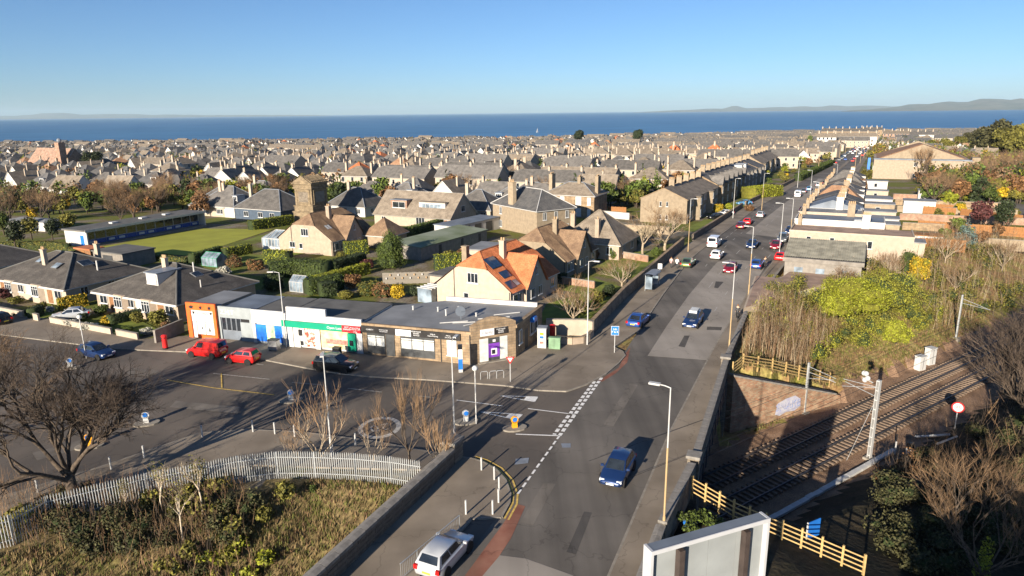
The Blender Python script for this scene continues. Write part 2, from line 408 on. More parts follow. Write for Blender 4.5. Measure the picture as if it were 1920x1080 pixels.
# ---- sea
def seamat():
    m = bpy.data.materials.new('sea_water'); m.use_nodes = True; MATS['sea_water'] = m
    n = m.node_tree.nodes; l = m.node_tree.links; p = n['Principled BSDF']
    p.inputs['Roughness'].default_value = .38; p.inputs['Specular IOR Level'].default_value = .3
    tc = n.new('ShaderNodeTexCoord'); mp = n.new('ShaderNodeMapping'); mp.inputs['Scale'].default_value = (.004, .012, .01); l.new(tc.outputs['Object'], mp.inputs[0])
    z = n.new('ShaderNodeTexNoise'); z.inputs['Scale'].default_value = 1; z.inputs['Detail'].default_value = 7; l.new(mp.outputs[0], z.inputs['Vector'])
    r = n.new('ShaderNodeValToRGB'); r.color_ramp.elements[0].position = .35; r.color_ramp.elements[1].position = .68
    r.color_ramp.elements[0].color = (.018, .100, .225, 1); r.color_ramp.elements[1].color = (.060, .185, .335, 1)
    l.new(z.outputs['Fac'], r.inputs[0]); l.new(r.outputs[0], p.inputs['Base Color'])
    z2 = n.new('ShaderNodeTexNoise'); z2.inputs['Scale'].default_value = 10; z2.inputs['Detail'].default_value = 4; l.new(mp.outputs[0], z2.inputs['Vector'])
    bp = n.new('ShaderNodeBump'); bp.inputs['Strength'].default_value = .5; bp.inputs['Distance'].default_value = 2; l.new(z2.outputs['Fac'], bp.inputs['Height']); l.new(bp.outputs[0], p.inputs['Normal'])
seamat()
MB().quad((-60000, 700, SEA), (60000, 700, SEA), (60000, 60000, SEA), (-60000, 60000, SEA)).build('sea', 'sea_water', kind='structure')
# ---- far coasts: long ridges with real depth
groundmat('far_land', [(.35, (.10, .12, .08)), (.55, (.20, .18, .13)), (.7, (.13, .14, .09))], .0012, .2, scale2=.006)
def ridge(name, pts, dist, depth):
    """pts: (photo x, height in metres); land rises from the water and falls behind"""
    mb = MB(); rows = []
    P = []
    for (a, h0), (b, h1) in zip(pts, pts[1:]):
        k = max(2, int(abs(b-a)/14))
        for i in range(k): P.append((lerp(a, b, i/k), lerp(h0, h1, i/k)))
    P.append(pts[-1])
    prof = [(0, 0), (.06, .12), (.2, .35), (.4, .75), (.6, 1), (.8, .7), (1, 0)]
    n = len(prof)
    for x, h in P:
        for t, k in prof:
            d = dist+depth*t; z = SEA-1+k*(h+h*.35*noise.noise(Vector((x*.03, t*3, dist))))
            mb.v.append(((x-960)/FPX*d, d, z))
    for i in range(len(P)-1):
        for j in range(n-1):
            mb.f.append((i*n+j, (i+1)*n+j, (i+1)*n+j+1, i*n+j+1)); mb.m.append(0)
    return mb.build(name, 'far_land', smooth=True, kind='structure')
ridge('hills', [(1560, 0), (1600, 35), (1650, 80), (1700, 150), (1740, 180), (1790, 210), (1812, 270), (1850, 255), (1900, 240), (1960, 235), (2060, 250), (2300, 120)], 14000, 7000)
ridge('hills', [(1180, 0), (1240, 60), (1300, 110), (1345, 130), (1362, 235), (1372, 240), (1390, 140), (1450, 160), (1540, 190), (1620, 160), (1700, 120)], 26000, 7000)
ridge('hills', [(-300, 110), (-60, 140), (60, 160), (110, 240), (150, 250), (200, 190), (300, 150), (380, 110), (480, 80), (600, 40), (640, 0)], 29000, 8000)
# ---- asphalt
def asphalt(name, c1, c2, scale=.12, speck=.3):
    if name in MATS: return
    m = mat(name, c1, .88, col2=c2, scale=scale, bump=.25, bscale=25, spec=.3, detail=7, fac=(.38, .64))
    n = m.node_tree.nodes; l = m.node_tree.links; p = n['Principled BSDF']
    src = p.inputs['Base Color'].links[0].from_socket; tc = next(q for q in n if q.type == 'TEX_COORD')
    mp = n.new('ShaderNodeMapping'); mp.inputs['Rotation'].default_value = (0, 0, math.radians(26)); mp.inputs['Scale'].default_value = (.62, .02, 1)
    l.new(tc.outputs['Object'], mp.inputs[0])
    z = n.new('ShaderNodeTexNoise'); z.inputs['Scale'].default_value = 1.0; z.inputs['Detail'].default_value = 4; l.new(mp.outputs[0], z.inputs['Vector'])
    mr = n.new('ShaderNodeMapRange'); mr.inputs['From Min'].default_value = .3; mr.inputs['From Max'].default_value = .7
    mr.inputs['To Min'].default_value = 1-speck; mr.inputs['To Max'].default_value = 1+speck; l.new(z.outputs['Fac'], mr.inputs['Value'])
    vo = n.new('ShaderNodeTexVoronoi'); vo.feature = 'DISTANCE_TO_EDGE'; vo.inputs['Scale'].default_value = .22; vo.inputs['Randomness'].default_value = 1
    wz = n.new('ShaderNodeTexNoise'); wz.inputs['Scale'].default_value = .9; wz.inputs['Detail'].default_value = 5; l.new(tc.outputs['Object'], wz.inputs['Vector'])
    wv = n.new('ShaderNodeVectorMath'); wv.operation = 'MULTIPLY_ADD'; l.new(wz.outputs['Color'], wv.inputs[0]); wv.inputs[1].default_value = (2.2, 2.2, 0); l.new(tc.outputs['Object'], wv.inputs[2]); l.new(wv.outputs[0], vo.inputs['Vector'])
    cr = n.new('ShaderNodeMapRange'); cr.inputs['From Max'].default_value = .012; cr.inputs['To Min'].default_value = .72; cr.inputs['To Max'].default_value = 1; l.new(vo.outputs['Distance'], cr.inputs['Value'])
    mm = n.new('ShaderNodeMath'); mm.operation = 'MULTIPLY'; l.new(mr.outputs[0], mm.inputs[0]); l.new(cr.outputs[0], mm.inputs[1])
    vm = n.new('ShaderNodeVectorMath'); vm.operation = 'SCALE'; l.new(src, vm.inputs[0]); l.new(mm.outputs[0], vm.inputs['Scale']); l.new(vm.outputs[0], p.inputs['Base Color'])
asphalt('asphalt', (.105, .094, .082), (.162, .145, .126), speck=.26)
asphalt('asphalt_side', (.092, .079, .068), (.15, .126, .104), speck=.07)
asphalt('asphalt_pale', (.245, .218, .186), (.325, .292, .252), speck=.10)
asphalt('asphalt_dark', (.06, .056, .052), (.10, .09, .08))
asphalt('asphalt_red', (.20, .075, .05), (.26, .125, .085), .6)
asphalt('footway', (.185, .152, .116), (.265, .222, .172), .25, speck=.06)
def strip(mb, L, R, y0, y1, dz, step=4.0, m=0, skirt=None):
    """sheet between two edge polylines, following the ground"""
    n = max(2, int((y1-y0)/step)); rows = []
    for i in range(n+1):
        y = lerp(y0, y1, i/n); z = gz(y)+dz
        rows.append(((L(y), y, z), (R(y), y, z)))
    for (a, b), (c, d) in zip(rows, rows[1:]):
        mb.quad(a, b, d, c, m)
        if skirt is not None:
            for p, q in ((a, c), (d, b)):
                mb.quad((q[0], q[1], q[2]-.2), (p[0], p[1], p[2]-.2), p, q, skirt)
    return mb
rk = lambda y: xat(RK, y); lk = lambda y: xat(LK, y); pw = lambda y: xat(PW, y); lw = lambda y: xat(LW, y)
mb = MB(); strip(mb, lk, rk, 2, 130, .024, 2); strip(mb, lk, rk, 130, 1224, .03, 8); mb.build('road', 'asphalt', kind='structure')
side = [(-190, 122), (-62, 81), (-43, 74), (-36, 72), (-26, 69), (-14, 64), (1, 62), (9, 66), (13, 66), (8, 48), (2, 40), (-2, 34), (-9, 20), (-6.5, 30), (-3.3, 38), (-2.5, 41.5), (-5, 45.2), (-8, 46), (-22, 49.5), (-33.5, 39.5), (-59, 20), (-190, 20)]
MB().poly([(x, y, .012) for x, y in side]).build('side_road', 'asphalt_side', kind='structure')
# resurfaced lengths
mb = MB(); pl = [(1214, 668), (1250, 612), (1292, 553), (1340, 497), (1400, 437), (1470, 382), (1535, 335)]
pr = [(1327, 676), (1352, 632), (1388, 572), (1432, 505), (1484, 447), (1540, 386), (1585, 338)]
A = [G(*p) for p in pl]; B = [G(*p) for p in pr]
for i in range(len(A)-1):
    mb.quad(*[(p.x, p.y, gz(p.y)+.042) for p in (A[i], B[i], B[i+1], A[i+1])])
mb.build('road_patch', 'asphalt_pale', kind='structure')
def sheet(name, pts, m, dz):
    mb = MB(); mb.poly([(p.x, p.y, gz(p.y)+dz) for p in (G(*q) for q in pts)])
    return mb.build(name, m, kind='structure')
sheet('road_patch', [(905, 1038), (985, 1048), (1075, 1080), (960, 1150), (850, 1150), (875, 1085)], 'asphalt_pale', .034)
sheet('road_patch', [(1275, 470), (1300, 476), (1262, 515), (1232, 510)], 'asphalt_dark', .046)
sheet('road_patch', [(1342, 528), (1357, 529), (1346, 541), (1339, 540)], 'asphalt_dark', .046)
sheet('road_patch', [(1283, 630), (1293, 630), (1284, 652), (1272, 650)], 'asphalt_dark', .046)
sheet('road_patch', [(1326, 613), (1354, 614), (1352, 620), (1325, 619)], 'asphalt_dark', .046)
sheet('red_surfacing', [(968, 945), (985, 950), (958, 1010), (935, 1045), (880, 1110), (850, 1110), (905, 1035), (942, 985)], 'asphalt_red', .036)
sheet('red_surfacing', [(1172, 664), (1182, 652), (1176, 680), (1155, 700), (1130, 716), (1120, 716), (1160, 690)], 'asphalt_red', .036)
for q_, m_ in (([(120, 716), (262, 738), (254, 752), (108, 730)], 'asphalt_dark'), ([(330, 752), (452, 764), (446, 776), (318, 764)], 'asphalt_pale2'), ([(560, 756), (600, 760), (560, 800), (520, 794)], 'asphalt_dark'), ([(250, 690), (300, 696), (280, 706), (232, 700)], 'asphalt_pale2'), ([(700, 716), (780, 724), (776, 730), (696, 722)], 'asphalt_dark'), ([(60, 850), (150, 826), (165, 838), (70, 864)], 'asphalt_pale2'), ([(1020, 905), (1042, 908), (1000, 985), (975, 980)], 'asphalt_pale2'), ([(1095, 960), (1110, 962), (1080, 1040), (1062, 1036)], 'asphalt_dark'), ([(1180, 720), (1196, 722), (1150, 800), (1132, 796)], 'asphalt_pale2')):
    asphalt('asphalt_pale2', (.125, .110, .094), (.175, .155, .132), .4); sheet('road_patch', q_, m_, .033)
# ---- pavements with kerb stones
def pavement(pts, kerb_edges, zt=.12, m='footway', name='pavement'):
    mb = MB(); mb.prism([tuple(p)[:2] for p in pts], -.15, zt, 0)
    o = mb.build(name, m, kind='structure')
    kb = MB()
    for pl in kerb_edges:
        for p, q in zip(pl, pl[1:]):
            p, q = Vector(p[:2]), Vector(q[:2]); d = (q-p); L = d.length
            if L < .05: continue
            d /= L; nrm = Vector((-d.y, d.x))*.0
            k = max(1, int(L/.95))
            for i in range(k):
                a = p+d*(L*i/k+.012); b = p+d*(L*(i+1)/k-.012); w = Vector((-d.y, d.x))*.075
                kb.prism([a+w, a-w, b-w, b+w], -.1, zt+.006, 0)
    kb.build('kerb_stones', 'kerb', o, kind='stuff')
    return o
g2 = lambda *ps: [tuple(G(*p))[:2] for p in ps]
corner = g2((885, 862), (905, 868), (930, 882), (948, 902), (957, 928), (955, 945), (940, 972))
K1 = [(-60, 22), (-34.9, 41.4), (-30.6, 45.2), (-25.4, 50.8), (-22, 51.3), (-17.4, 50.8), (-11, 49.0), (-6.7, 47.3)]+corner+g2((884, 975), (862, 1000), (815, 1050), (765, 1105))+[(-11, 24), (-18, 10)]
back = [(-22, 11), (-14.4, 22), (-9.9, 32.8), (-4.9, 44.7), (-6.6, 44.5), (-14, 45.0), (-19.5, 45.5), (-29.5, 40.2), (-40, 35), (-62, 18)]
pavement(K1+back, [K1])
K2 = [(-190, 118.5), (-62, 77.8), (-44, 71.8)]
pavement(K2+[(-43.0, 75.0), (-59, 83.6), (-190, 124)], [K2])
K3 = [(-44, 71.8), (-40, 71.2), (-33, 70.2)]+g2((497, 676), (590, 694), (640, 702), (700, 708), (800, 713), (945, 724), (1010, 733), (1062, 735), (1100, 722), (1135, 703), (1160, 682), (1172, 668), (1167, 660), (1150, 652))
tail = [(14.2, 75.5)]
P3 = K3+tail+[(9.3, 75.5), (8.2, 72.7), (3.6, 75.2), (.2, 67.9), (-.6, 67.2), (-3.6, 66.5), (-37.4, 76.2), (-43, 75.0)]
pavement(P3, [K3+tail], m='footway')
def footway(L, R, y0, y1, kerb_on):
    mb = MB(); strip(mb, L, R, y0, y1, .12, 3, 0, 0); o = mb.build('pavement', 'footway', kind='structure')
    kb = MB(); f = R if kerb_on == 'R' else L; y = y0
    while y < min(y1, 210):
        p, q = Vector((f(y), y)), Vector((f(y+.85), y+.85)); d = (q-p).normalized(); w = Vector((-d.y, d.x))*.075; z = gz(y)
        p = p+d*.012; q = q-d*.012
        kb.prism([p+w, p-w, q-w, q+w], z-.1, z+.127); y += .85
    kb.build('kerb_stones', 'kerb', o, kind='stuff')
footway(lambda y: lw(y), lambda y: lk(y), 75.5, 380, 'R')
footway(lambda y: rk(y), lambda y: pw(y), 3, 330, 'L')
def far_walk(f, s):
    mb = MB(); strip(mb, (lambda y: f(y)-3.4) if s < 0 else (lambda y: f(y)), (lambda y: f(y)) if s < 0 else (lambda y: f(y)+3.2), 380 if s < 0 else 330, 1200, .12, 10, 0, 0); mb.build('pavement', 'footway', kind='structure')
far_walk(lk, -1); far_walk(rk, 1)
# central reservation far up the road
mb = MB(); strip(mb, lambda y: lerp(lk(y), rk(y), .44), lambda y: lerp(lk(y), rk(y), .56), 250, 420, .13, 8, 0, 0); mb.build('central_reservation', 'footway', kind='structure')
# ---- painted markings
def seg(mb, a, b, w, dz=.05, m=0):
    d = (b-a).to_2d(); n = Vector((-d.y, d.x)).normalized()*w/2
    mb.quad(*[(p.x, p.y, gz(p.y)+dz) for p in (Vector((a.x+n.x, a.y+n.y)), Vector((a.x-n.x, a.y-n.y)), Vector((b.x-n.x, b.y-n.y)), Vector((b.x+n.x, b.y+n.y)))], m)
def line(pts, w=.15, m='line_white', dash=None, name='road_marking', dz=.05):
    P = [G(*p) for p in pts]; mb = MB()
    for a, b in zip(P, P[1:]):
        L = (b-a).length
        if not dash: seg(mb, a, b, w, dz); continue
        k = int(L/sum(dash))
        for i in range(k+1):
            t0 = i*sum(dash)/L; t1 = min(1, t0+dash[0]/L)
            if t0 < 1: seg(mb, a.lerp(b, t0), a.lerp(b, t1), w, dz)
    return mb.build(name, m, kind='structure')
line([(1128, 709), (1049, 818)], .3, dash=(.6, .3)); line([(1115, 716), (1039, 816)], .3, dash=(.6, .3))
line([(1049, 818), (971, 927)], .16, dash=(.62, .33))
line([(990, 767), (1079, 778)], .13); line([(967, 815), (1049, 818)], .16)
for p in ([(400, 701), (506, 712)], [(547, 718), (608, 723)], [(652, 729), (716, 736)], [(783, 743), (817, 747)], [(856, 751), (942, 762)], [(480, 683), (494, 685)]):
    line(p, .12, 'line_worn' if p[0][0] < 830 else 'line_white')
line([(313, 713), (400, 728), (514, 741)], .14, 'line_yellow'); line([(415, 701), (416, 728)], .12, 'line_yellow')
for t in ([(937, 743), (1008, 745), (1002, 754)], [(900, 773), (979, 778), (969, 788)]):
    mb = MB(); P = [G(*p) for p in t]
    c = (P[0]+P[1]+P[2])/3
    for i in range(3): seg(mb, P[i], P[(i+1) % 3], .13)
    q = [P[1], P[2], P[2].lerp(P[0], .3), P[1].lerp(P[0], .3)]
    mb.quad(*[(p.x, p.y, .046) for p in q]); mb.build('road_marking', 'line_white', kind='structure')
for off in (0, .28):
    c = [Vector((*p, 0)) for p in corner]; mb = MB()
    ctr = Vector((-6, 41, 0))
    cc = [p+(p-ctr).normalized()*(.22+off) for p in c]
    for a, b in zip(cc, cc[1:]): seg(mb, a, b, .13, .04)
    mb.build('road_marking', 'line_yellow', kind='structure')
line([(0, 948), (180, 892), (375, 823), (445, 812)], .12, 'line_yellow', dz=.03)
# roundel with the speed figure
rc = G(712, 802); mb = MB()
for i in range(32):
    a0, a1 = 2*math.pi*i/32, 2*math.pi*(i+1)/32
    mb.quad(*[(rc.x+r*math.cos(a), rc.y+r*1.15*math.sin(a), .03) for r, a in ((1.35, a0), (1.75, a0), (1.75, a1), (1.35, a1))])
ro = mb.build('road_marking', 'line_worn', kind='structure')
text('20', 1.7, ro, (rc.x, rc.y, .035), (0, 0, math.radians(200)), 'line_worn', 'painted_figures', .001)
for p in ([(1052, 832), (1070, 832), (1070, 840), (1054, 840)], [(967, 861), (992, 859), (990, 869), (965, 872)], [(523, 828), (551, 829), (548, 836), (524, 835)]):
    sheet('iron_cover', p, 'lead' if p[0][0] > 900 else 'paving', .125 if p[0][0] < 900 else .034)
# lane lines up the main road
def lane(frac, y0, y1, dash, w=.12, mm='line_worn'):
    mb = MB(); y = y0
    while y < y1:
        a = Vector((lerp(lk(y), rk(y), frac), y, 0)); y2 = min(y1, y+dash[0]*.88); b = Vector((lerp(lk(y2), rk(y2), frac), y2, 0))
        seg(mb, a, b, w, .056); y += sum(dash)*.88
    mb.build('road_marking', mm, kind='structure')
lane(.48, 96, 240, (4, 5)); lane(.74, 84, 240, (2, 7)); lane(.25, 110, 240, (2, 7)); lane(.5, 430, 1100, (6, 12), .3, 'line_white')
lane(.12, 132, 175, (3, 2)); lane(.9, 110, 190, (3, 4))
# ---- bowling green turf, lawns
turf = [G(186, 464), G(382, 429), G(512, 431), G(356, 481)]
MB().poly([(p.x, p.y, gz(p.y)+.09) for p in turf]).build('bowling_green', 'green_turf', kind='structure')
_ln = [0]
def lawn(pts, m='lawn', dz=.03, name='lawn'):
    _ln[0] += .004; dz += _ln[0]
    MB().poly([(p.x, p.y, gz(p.y)+dz) for p in (G(*q) for q in pts)]).build(name, m, kind='structure')
lawn([(100, 462), (186, 466), (356, 483), (515, 434), (560, 430), (600, 470), (500, 490), (380, 500), (120, 475)], dz=.05)
lawn([(1010, 600), (1025, 570), (1130, 540), (1150, 560), (1090, 610)]); lawn([(1040, 540), (1110, 520), (1170, 540), (1120, 560)])
lawn([(1120, 500), (1165, 472), (1240, 470), (1250, 485), (1190, 520)]); lawn([(1280, 432), (1320, 412), (1370, 410), (1330, 440)])
lawn([(1360, 385), (1410, 365), (1440, 370), (1400, 395)]); lawn([(800, 540), (830, 500), (880, 490), (880, 530)])
lawn([(20, 585), (95, 570), (110, 590), (80, 605)]); lawn([(210, 610), (260, 600), (300, 620), (265, 632)])
lawn([(1440, 525), (1470, 520), (1462, 533), (1436, 535)]); lawn([(500, 385), (540, 372), (560, 390), (520, 402)])
# ---- railway
def track(o, label):
    t = thing('railway_track', label, 'railway track', rp(70, o, -5.78), math.pi/2-math.radians(55))
    slp = MB().box(-.12, .12, -1.25, 1.25, -.1, .08).mesh('sleeper', ['sleeper'])
    for i in range(150):
        put('sleeper', slp, t, (-48.7+i*.65, random.uniform(-.03, .03), random.uniform(-.01, .01)))
    for s in (-1, 1):
        MB().box(-110, 60, s*.72-.035, s*.72+.035, .08, .22).box(-110, 60, s*.72-.07, s*.72+.07, .06, .1).build('rail', 'rail', t)
    return t
track(-33.4, 'rusty railway track along the foot of the graffitied brick wall')
track(-30.0, 'railway track nearer the tall overhead line mast')
# ================================================================== BUILDERS
_WC = {}
def winmesh(w, h, n=2, glass='glass', frame='frame', sill=True, transom=0):
    k = (round(w, 2), round(h, 2), n, glass, frame, sill, transom)
    if k in _WC: return _WC[k]
    mb = MB(); t = .07 if w > .7 else .05
    mb.box(-w/2, w/2, -.03, .02, 0, h, 1)
    mb.box(-w/2, -w/2+t, -.08, .02, 0, h, 0).box(w/2-t, w/2, -.08, .02, 0, h, 0)
    mb.box(-w/2+t, w/2-t, -.078, .02, h-t, h, 0).box(-w/2+t, w/2-t, -.078, .02, 0, t, 0)
    for i in range(1, n):
        x = -w/2+w*i/n; mb.box(x-t/2, x+t/2, -.074, .01, t, h-t, 0)
    if transom: mb.box(-w/2+t, w/2-t, -.07, .01, h*transom, h*transom+t*.8, 0)
    if sill: mb.box(-w/2-.08, w/2+.08, -.16, .02, -.1, 0, 0)
    _WC[k] = mb.mesh('window', [frame, glass]); return _WC[k]
def place_on(face, w, d, u, z):
    """point and rotation on a wall face of a w x d box (front at y=0)"""
    if face == 'F': return (u, -.004, z), 0
    if face == 'B': return (u, d+.004, z), math.pi
    if face == 'L': return (-w/2-.004, u, z), -math.pi/2
    return (w/2+.004, u, z), math.pi/2
def window(parent, face, w, d, u, z, ww, hh, n=2, **kw):
    p, r = place_on(face, w, d, u, z)
    return put('window', winmesh(ww, hh, n, **kw), parent, p, r)
_DC = {}
def door(parent, face, w, d, u, z, ww=.95, hh=2.05, m='wood_brown'):
    k = (ww, hh, m)
    if k not in _DC:
        mb = MB().box(-ww/2, ww/2, -.05, .02, 0, hh, 0).box(-ww/2-.08, -ww/2, -.07, .02, 0, hh+.08, 1).box(ww/2, ww/2+.08, -.07, .02, 0, hh+.08, 1).box(-ww/2, ww/2, -.07, .02, hh, hh+.08, 1)
        mb.box(-ww*.28, ww*.28, -.06, -.04, hh*.55, hh*.88, 2)
        _DC[k] = mb.mesh('door', [m, 'frame', 'glass'])
    p, r = place_on(face, w, d, u, z)
    return put('door', _DC[k], parent, p, r)
def hip_roof(mb, w, d, e, rise, ov=.4, cx=0, y0=0, m=0, ends=(1, 1), rx=None):
    x0, x1, a, b = cx-w/2-ov, cx+w/2+ov, y0-ov, y0+d+ov
    W, D = x1-x0, b-a; zb = e-ov*rise/(min(w, d)/2)*.6
    if W >= D:
        k = D/2 if rx is None else rx; r0, r1 = (x0+k*ends[0], (a+b)/2, e+rise), (x1-k*ends[1], (a+b)/2, e+rise)
        fs = [(0, 1, 5, 4), (1, 2, 5), (2, 3, 4, 5), (3, 0, 4)]
    else:
        k = W/2 if rx is None else rx; r0, r1 = ((x0+x1)/2, a+k*ends[0], e+rise), ((x0+x1)/2, b-k*ends[1], e+rise)
        fs = [(0, 1, 4), (1, 2, 5, 4), (2, 3, 5), (3, 0, 4, 5)]
    mb.add([(x0, a, zb), (x1, a, zb), (x1, b, zb), (x0, b, zb), r0, r1], fs, m)
    mb.add([(x0, a, zb), (x1, a, zb), (x1, b, zb), (x0, b, zb), (x0, a, zb-.14), (x1, a, zb-.14), (x1, b, zb-.14), (x0, b, zb-.14)],
           [(4, 5, 1, 0), (5, 6, 2, 1), (6, 7, 3, 2), (7, 4, 0, 3), (7, 6, 5, 4)], m+1)
    return (x0, x1, a, b, zb, r0, r1)
def gable_roof(mb, w, d, e, rise, ov=.3, cx=0, y0=0, m=0, axis='x', th=.14):
    """ridge along x (axis='x') or y"""
    x0, x1, a, b = cx-w/2, cx+w/2, y0, y0+d
    def slab(p, q, r, s):
        n = (Vector(q)-Vector(p)).cross(Vector(s)-Vector(p)).normalized()*th
        lo = [tuple(Vector(v)) for v in (p, q, r, s)]; hi = [tuple(Vector(v)+n) for v in (p, q, r, s)]
        mb.add(lo+hi, [(4, 5, 6, 7)], m); mb.add(lo+hi, [(3, 2, 1, 0), (0, 1, 5, 4), (1, 2, 6, 5), (2, 3, 7, 6), (3, 0, 4, 7)], m+1)
    if axis == 'x':
        k = rise/(d/2); yc = (a+b)/2; zb = e-ov*k
        slab((x0-ov*.6, a-ov, zb), (x1+ov*.6, a-ov, zb), (x1+ov*.6, yc, e+rise), (x0-ov*.6, yc, e+rise))
        slab((x1+ov*.6, b+ov, zb), (x0-ov*.6, b+ov, zb), (x0-ov*.6, yc, e+rise), (x1+ov*.6, yc, e+rise))
    else:
        k = rise/(w/2); xc = (x0+x1)/2; zb = e-ov*k
        slab((x1+ov, a-ov*.6, zb), (x1+ov, b+ov*.6, zb), (xc, b+ov*.6, e+rise), (xc, a-ov*.6, e+rise))
        slab((x0-ov, b+ov*.6, zb), (x0-ov, a-ov*.6, zb), (xc, a-ov*.6, e+rise), (xc, b+ov*.6, e+rise))
def gable_walls(mb, w, d, e, rise, cx=0, y0=0, m=0, axis='x'):
    x0, x1, a, b = cx-w/2, cx+w/2, y0, y0+d
    mb.box(x0, x1, a, b, -.6, e, m)
    if axis == 'x':
        for x, f in ((x0, (0, 2, 1)), (x1, (0, 1, 2))): mb.add([(x, a, e), (x, b, e), (x, (a+b)/2, e+rise)], [f], m)
    else:
        for y, f in ((a, (0, 1, 2)), (b, (0, 2, 1))): mb.add([(x0, y, e), (x1, y, e), ((x0+x1)/2, y, e+rise)], [f], m)
def chimney(parent, x, y, z0, z1, w=.8, d=.5, pots=3, m='harl_pale', pm='pot'):
    mb = MB().cbox(x, y, z0, w, d, z1-z0, 0).cbox(x, y, z1, w+.14, d+.14, .12, 0)
    for i in range(pots):
        px = x+(i-(pots-1)/2)*w/max(pots, 1) if w >= d else x
        py = y if w >= d else y+(i-(pots-1)/2)*d/max(pots, 1)
        mb.tube([(px, py, z1+.12), (px, py, z1+.5)], [.13, .11], 8, 1)
    return mb.build('chimney', [m, pm], parent)
def ridge_caps(parent, segs, r=.09, m='lead'):
    mb = MB()
    for a, b in segs: mb.tube([Vector(a)+Vector((0, 0, .03)), Vector(b)+Vector((0, 0, .03))], r, 6)
    return mb.build('ridge_cap', m, parent)
def hip_segs(R):
    x0, x1, a, b, zb, r0, r1 = R
    c = [(x0, a, zb), (x1, a, zb), (x1, b, zb), (x0, b, zb)]
    W = x1-x0 >= b-a
    e = [(0, 0), (3, 0), (1, 1), (2, 1)] if W else [(0, 0), (1, 0), (2, 1), (3, 1)]
    return [(c[i], (r0, r1)[j]) for i, j in e]+[(r0, r1)]
def dormer(parent, x, y, z, w, h, dep, wallm='white', roofm='lead', n=3, glass='glass', face='F', winh=None):
    """flat roofed box dormer; front at (x, y), looking towards face"""
    o = MB().box(-w/2, w/2, 0, dep, -.3, h, 0).box(-w/2-.15, w/2+.15, -.2, dep+.1, h, h+.14, 1).build('dormer', [wallm, roofm], parent)
    o.location = (x, y, z); o.rotation_euler = (0, 0, {'F': 0, 'R': math.pi/2, 'L': -math.pi/2, 'B': math.pi}[face])
    wh = winh or h*.62
    put('window', winmesh(w*.78, wh, n, glass), o, (0, -.004, h*.86-wh))
    return o
def skylight(parent, p, slope, w=.9, h=1.2, rz=0, glass='glass_pale', name='skylight'):
    """roof window lying on a plane rising away from the front by slope (radians)"""
    o = MB().box(-w/2, w/2, -h/2, h/2, -.02, .06, 0).box(-w/2+.08, w/2-.08, -h/2+.08, h/2-.08, .05, .075, 1).build(name, ['steel', glass], parent)
    o.location = p; o.rotation_euler = (Matrix.Rotation(rz, 3, 'Z') @ Matrix.Rotation(slope, 3, 'X')).to_euler()
    return o
def frame2(pa, pb, z=None):
    """origin midway between two photo points on the ground, heading of the front and its length"""
    a, b = G(*pa), G(*pb); d = b-a
    return (a+b)/2, math.atan2(d.y, d.x), math.hypot(d.x, d.y)
def gutter(parent, x0, x1, y, z, m='white'):
    return MB().tube([(x0, y, z), (x1, y, z)], .06, 6).build('gutter', m, parent)
def pipe(parent, x, y, z0, z1, m='dark_grey'):
    return MB().cyl(x, y, z0, z1, .05, 6).build('downpipe', m, parent)
# ---------------------------------------------------------------- vegetation
def leaf_cloud(mb, rnd, blobs, n, size, m=0, shell=.55, zmin=.02):
    """n small leaf faces spread through a union of ellipsoids (cx,cy,cz,rx,ry,rz)"""
    vol = [b[3]*b[4]*b[5] for b in blobs]; tot = sum(vol)
    for b, v in zip(blobs, vol):
        for _ in range(max(3, int(n*v/tot))):
            while True:
                p = Vector((rnd.uniform(-1, 1), rnd.uniform(-1, 1), rnd.uniform(-1, 1)))
                if .02 < p.length < 1: break
            p = p.normalized()*(shell+(1-shell)*rnd.random()**.6)*rnd.uniform(.88, 1.08)
            c = Vector((b[0]+p.x*b[3], b[1]+p.y*b[4], b[2]+p.z*b[5]))
            if c.z < zmin: continue
            nr = (p*.8+Vector((rnd.gauss(0, .6), rnd.gauss(0, .6), rnd.gauss(0, .6)))).normalized()
            t = nr.cross(Vector((rnd.gauss(0, 1), rnd.gauss(0, 1), rnd.gauss(0, 1)))).normalized(); q = nr.cross(t)
            s = size*rnd.uniform(.6, 1.4); t *= s; q *= s*.7
            mb.add([tuple(c-t), tuple(c+q*.9), tuple(c+t), tuple(c-q*.9)], [(0, 1, 2, 3)], m)
def blobs_for(rnd, w, d, h, z0, k):
    out = []
    for i in range(k):
        a = rnd.uniform(0, 6.28); r = rnd.uniform(.15, .55)
        s = rnd.uniform(.34, .55)
        out.append((math.cos(a)*r*w/2, math.sin(a)*r*d/2, z0+h*rnd.uniform(.28, .78), w/2*s, d/2*s, h*rnd.uniform(.20, .32)))
    out.append((0, 0, z0+h*.45, w*.36, d*.36, h*.42))
    return out
_BC = {}
def bush_meshes(kind, seed, n=520, size=.13):
    """unit bush about 2 m wide and 1.6 m high: foliage and inner twigs"""
    k = (kind, seed, n)
    if k in _BC: return _BC[k]
    rnd = random.Random(seed*31+len(kind)); bl = blobs_for(rnd, 2.0, 2.0, 1.6, 0, 6)
    f = MB(); leaf_cloud(f, rnd, bl, int(n*2.2), size*.8, 0, .35)
    for b in bl: f.ball(b[:3], 1, 1, 7, 5, (b[3]*.5, b[4]*.5, b[5]*.5), .25, rnd)
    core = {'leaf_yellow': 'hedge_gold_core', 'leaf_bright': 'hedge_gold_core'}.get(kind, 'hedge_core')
    t = MB()
    for i in range(7):
        a = rnd.uniform(0, 6.28); t.tube([(0, 0, -.15), (math.cos(a)*.25, math.sin(a)*.25, .4), (math.cos(a)*.6, math.sin(a)*.6, rnd.uniform(.8, 1.3))], [.035, .025, .01], 4)
    _BC[k] = (f.mesh('foliage', [kind, core]), t.mesh('stems', ['bark'])); return _BC[k]
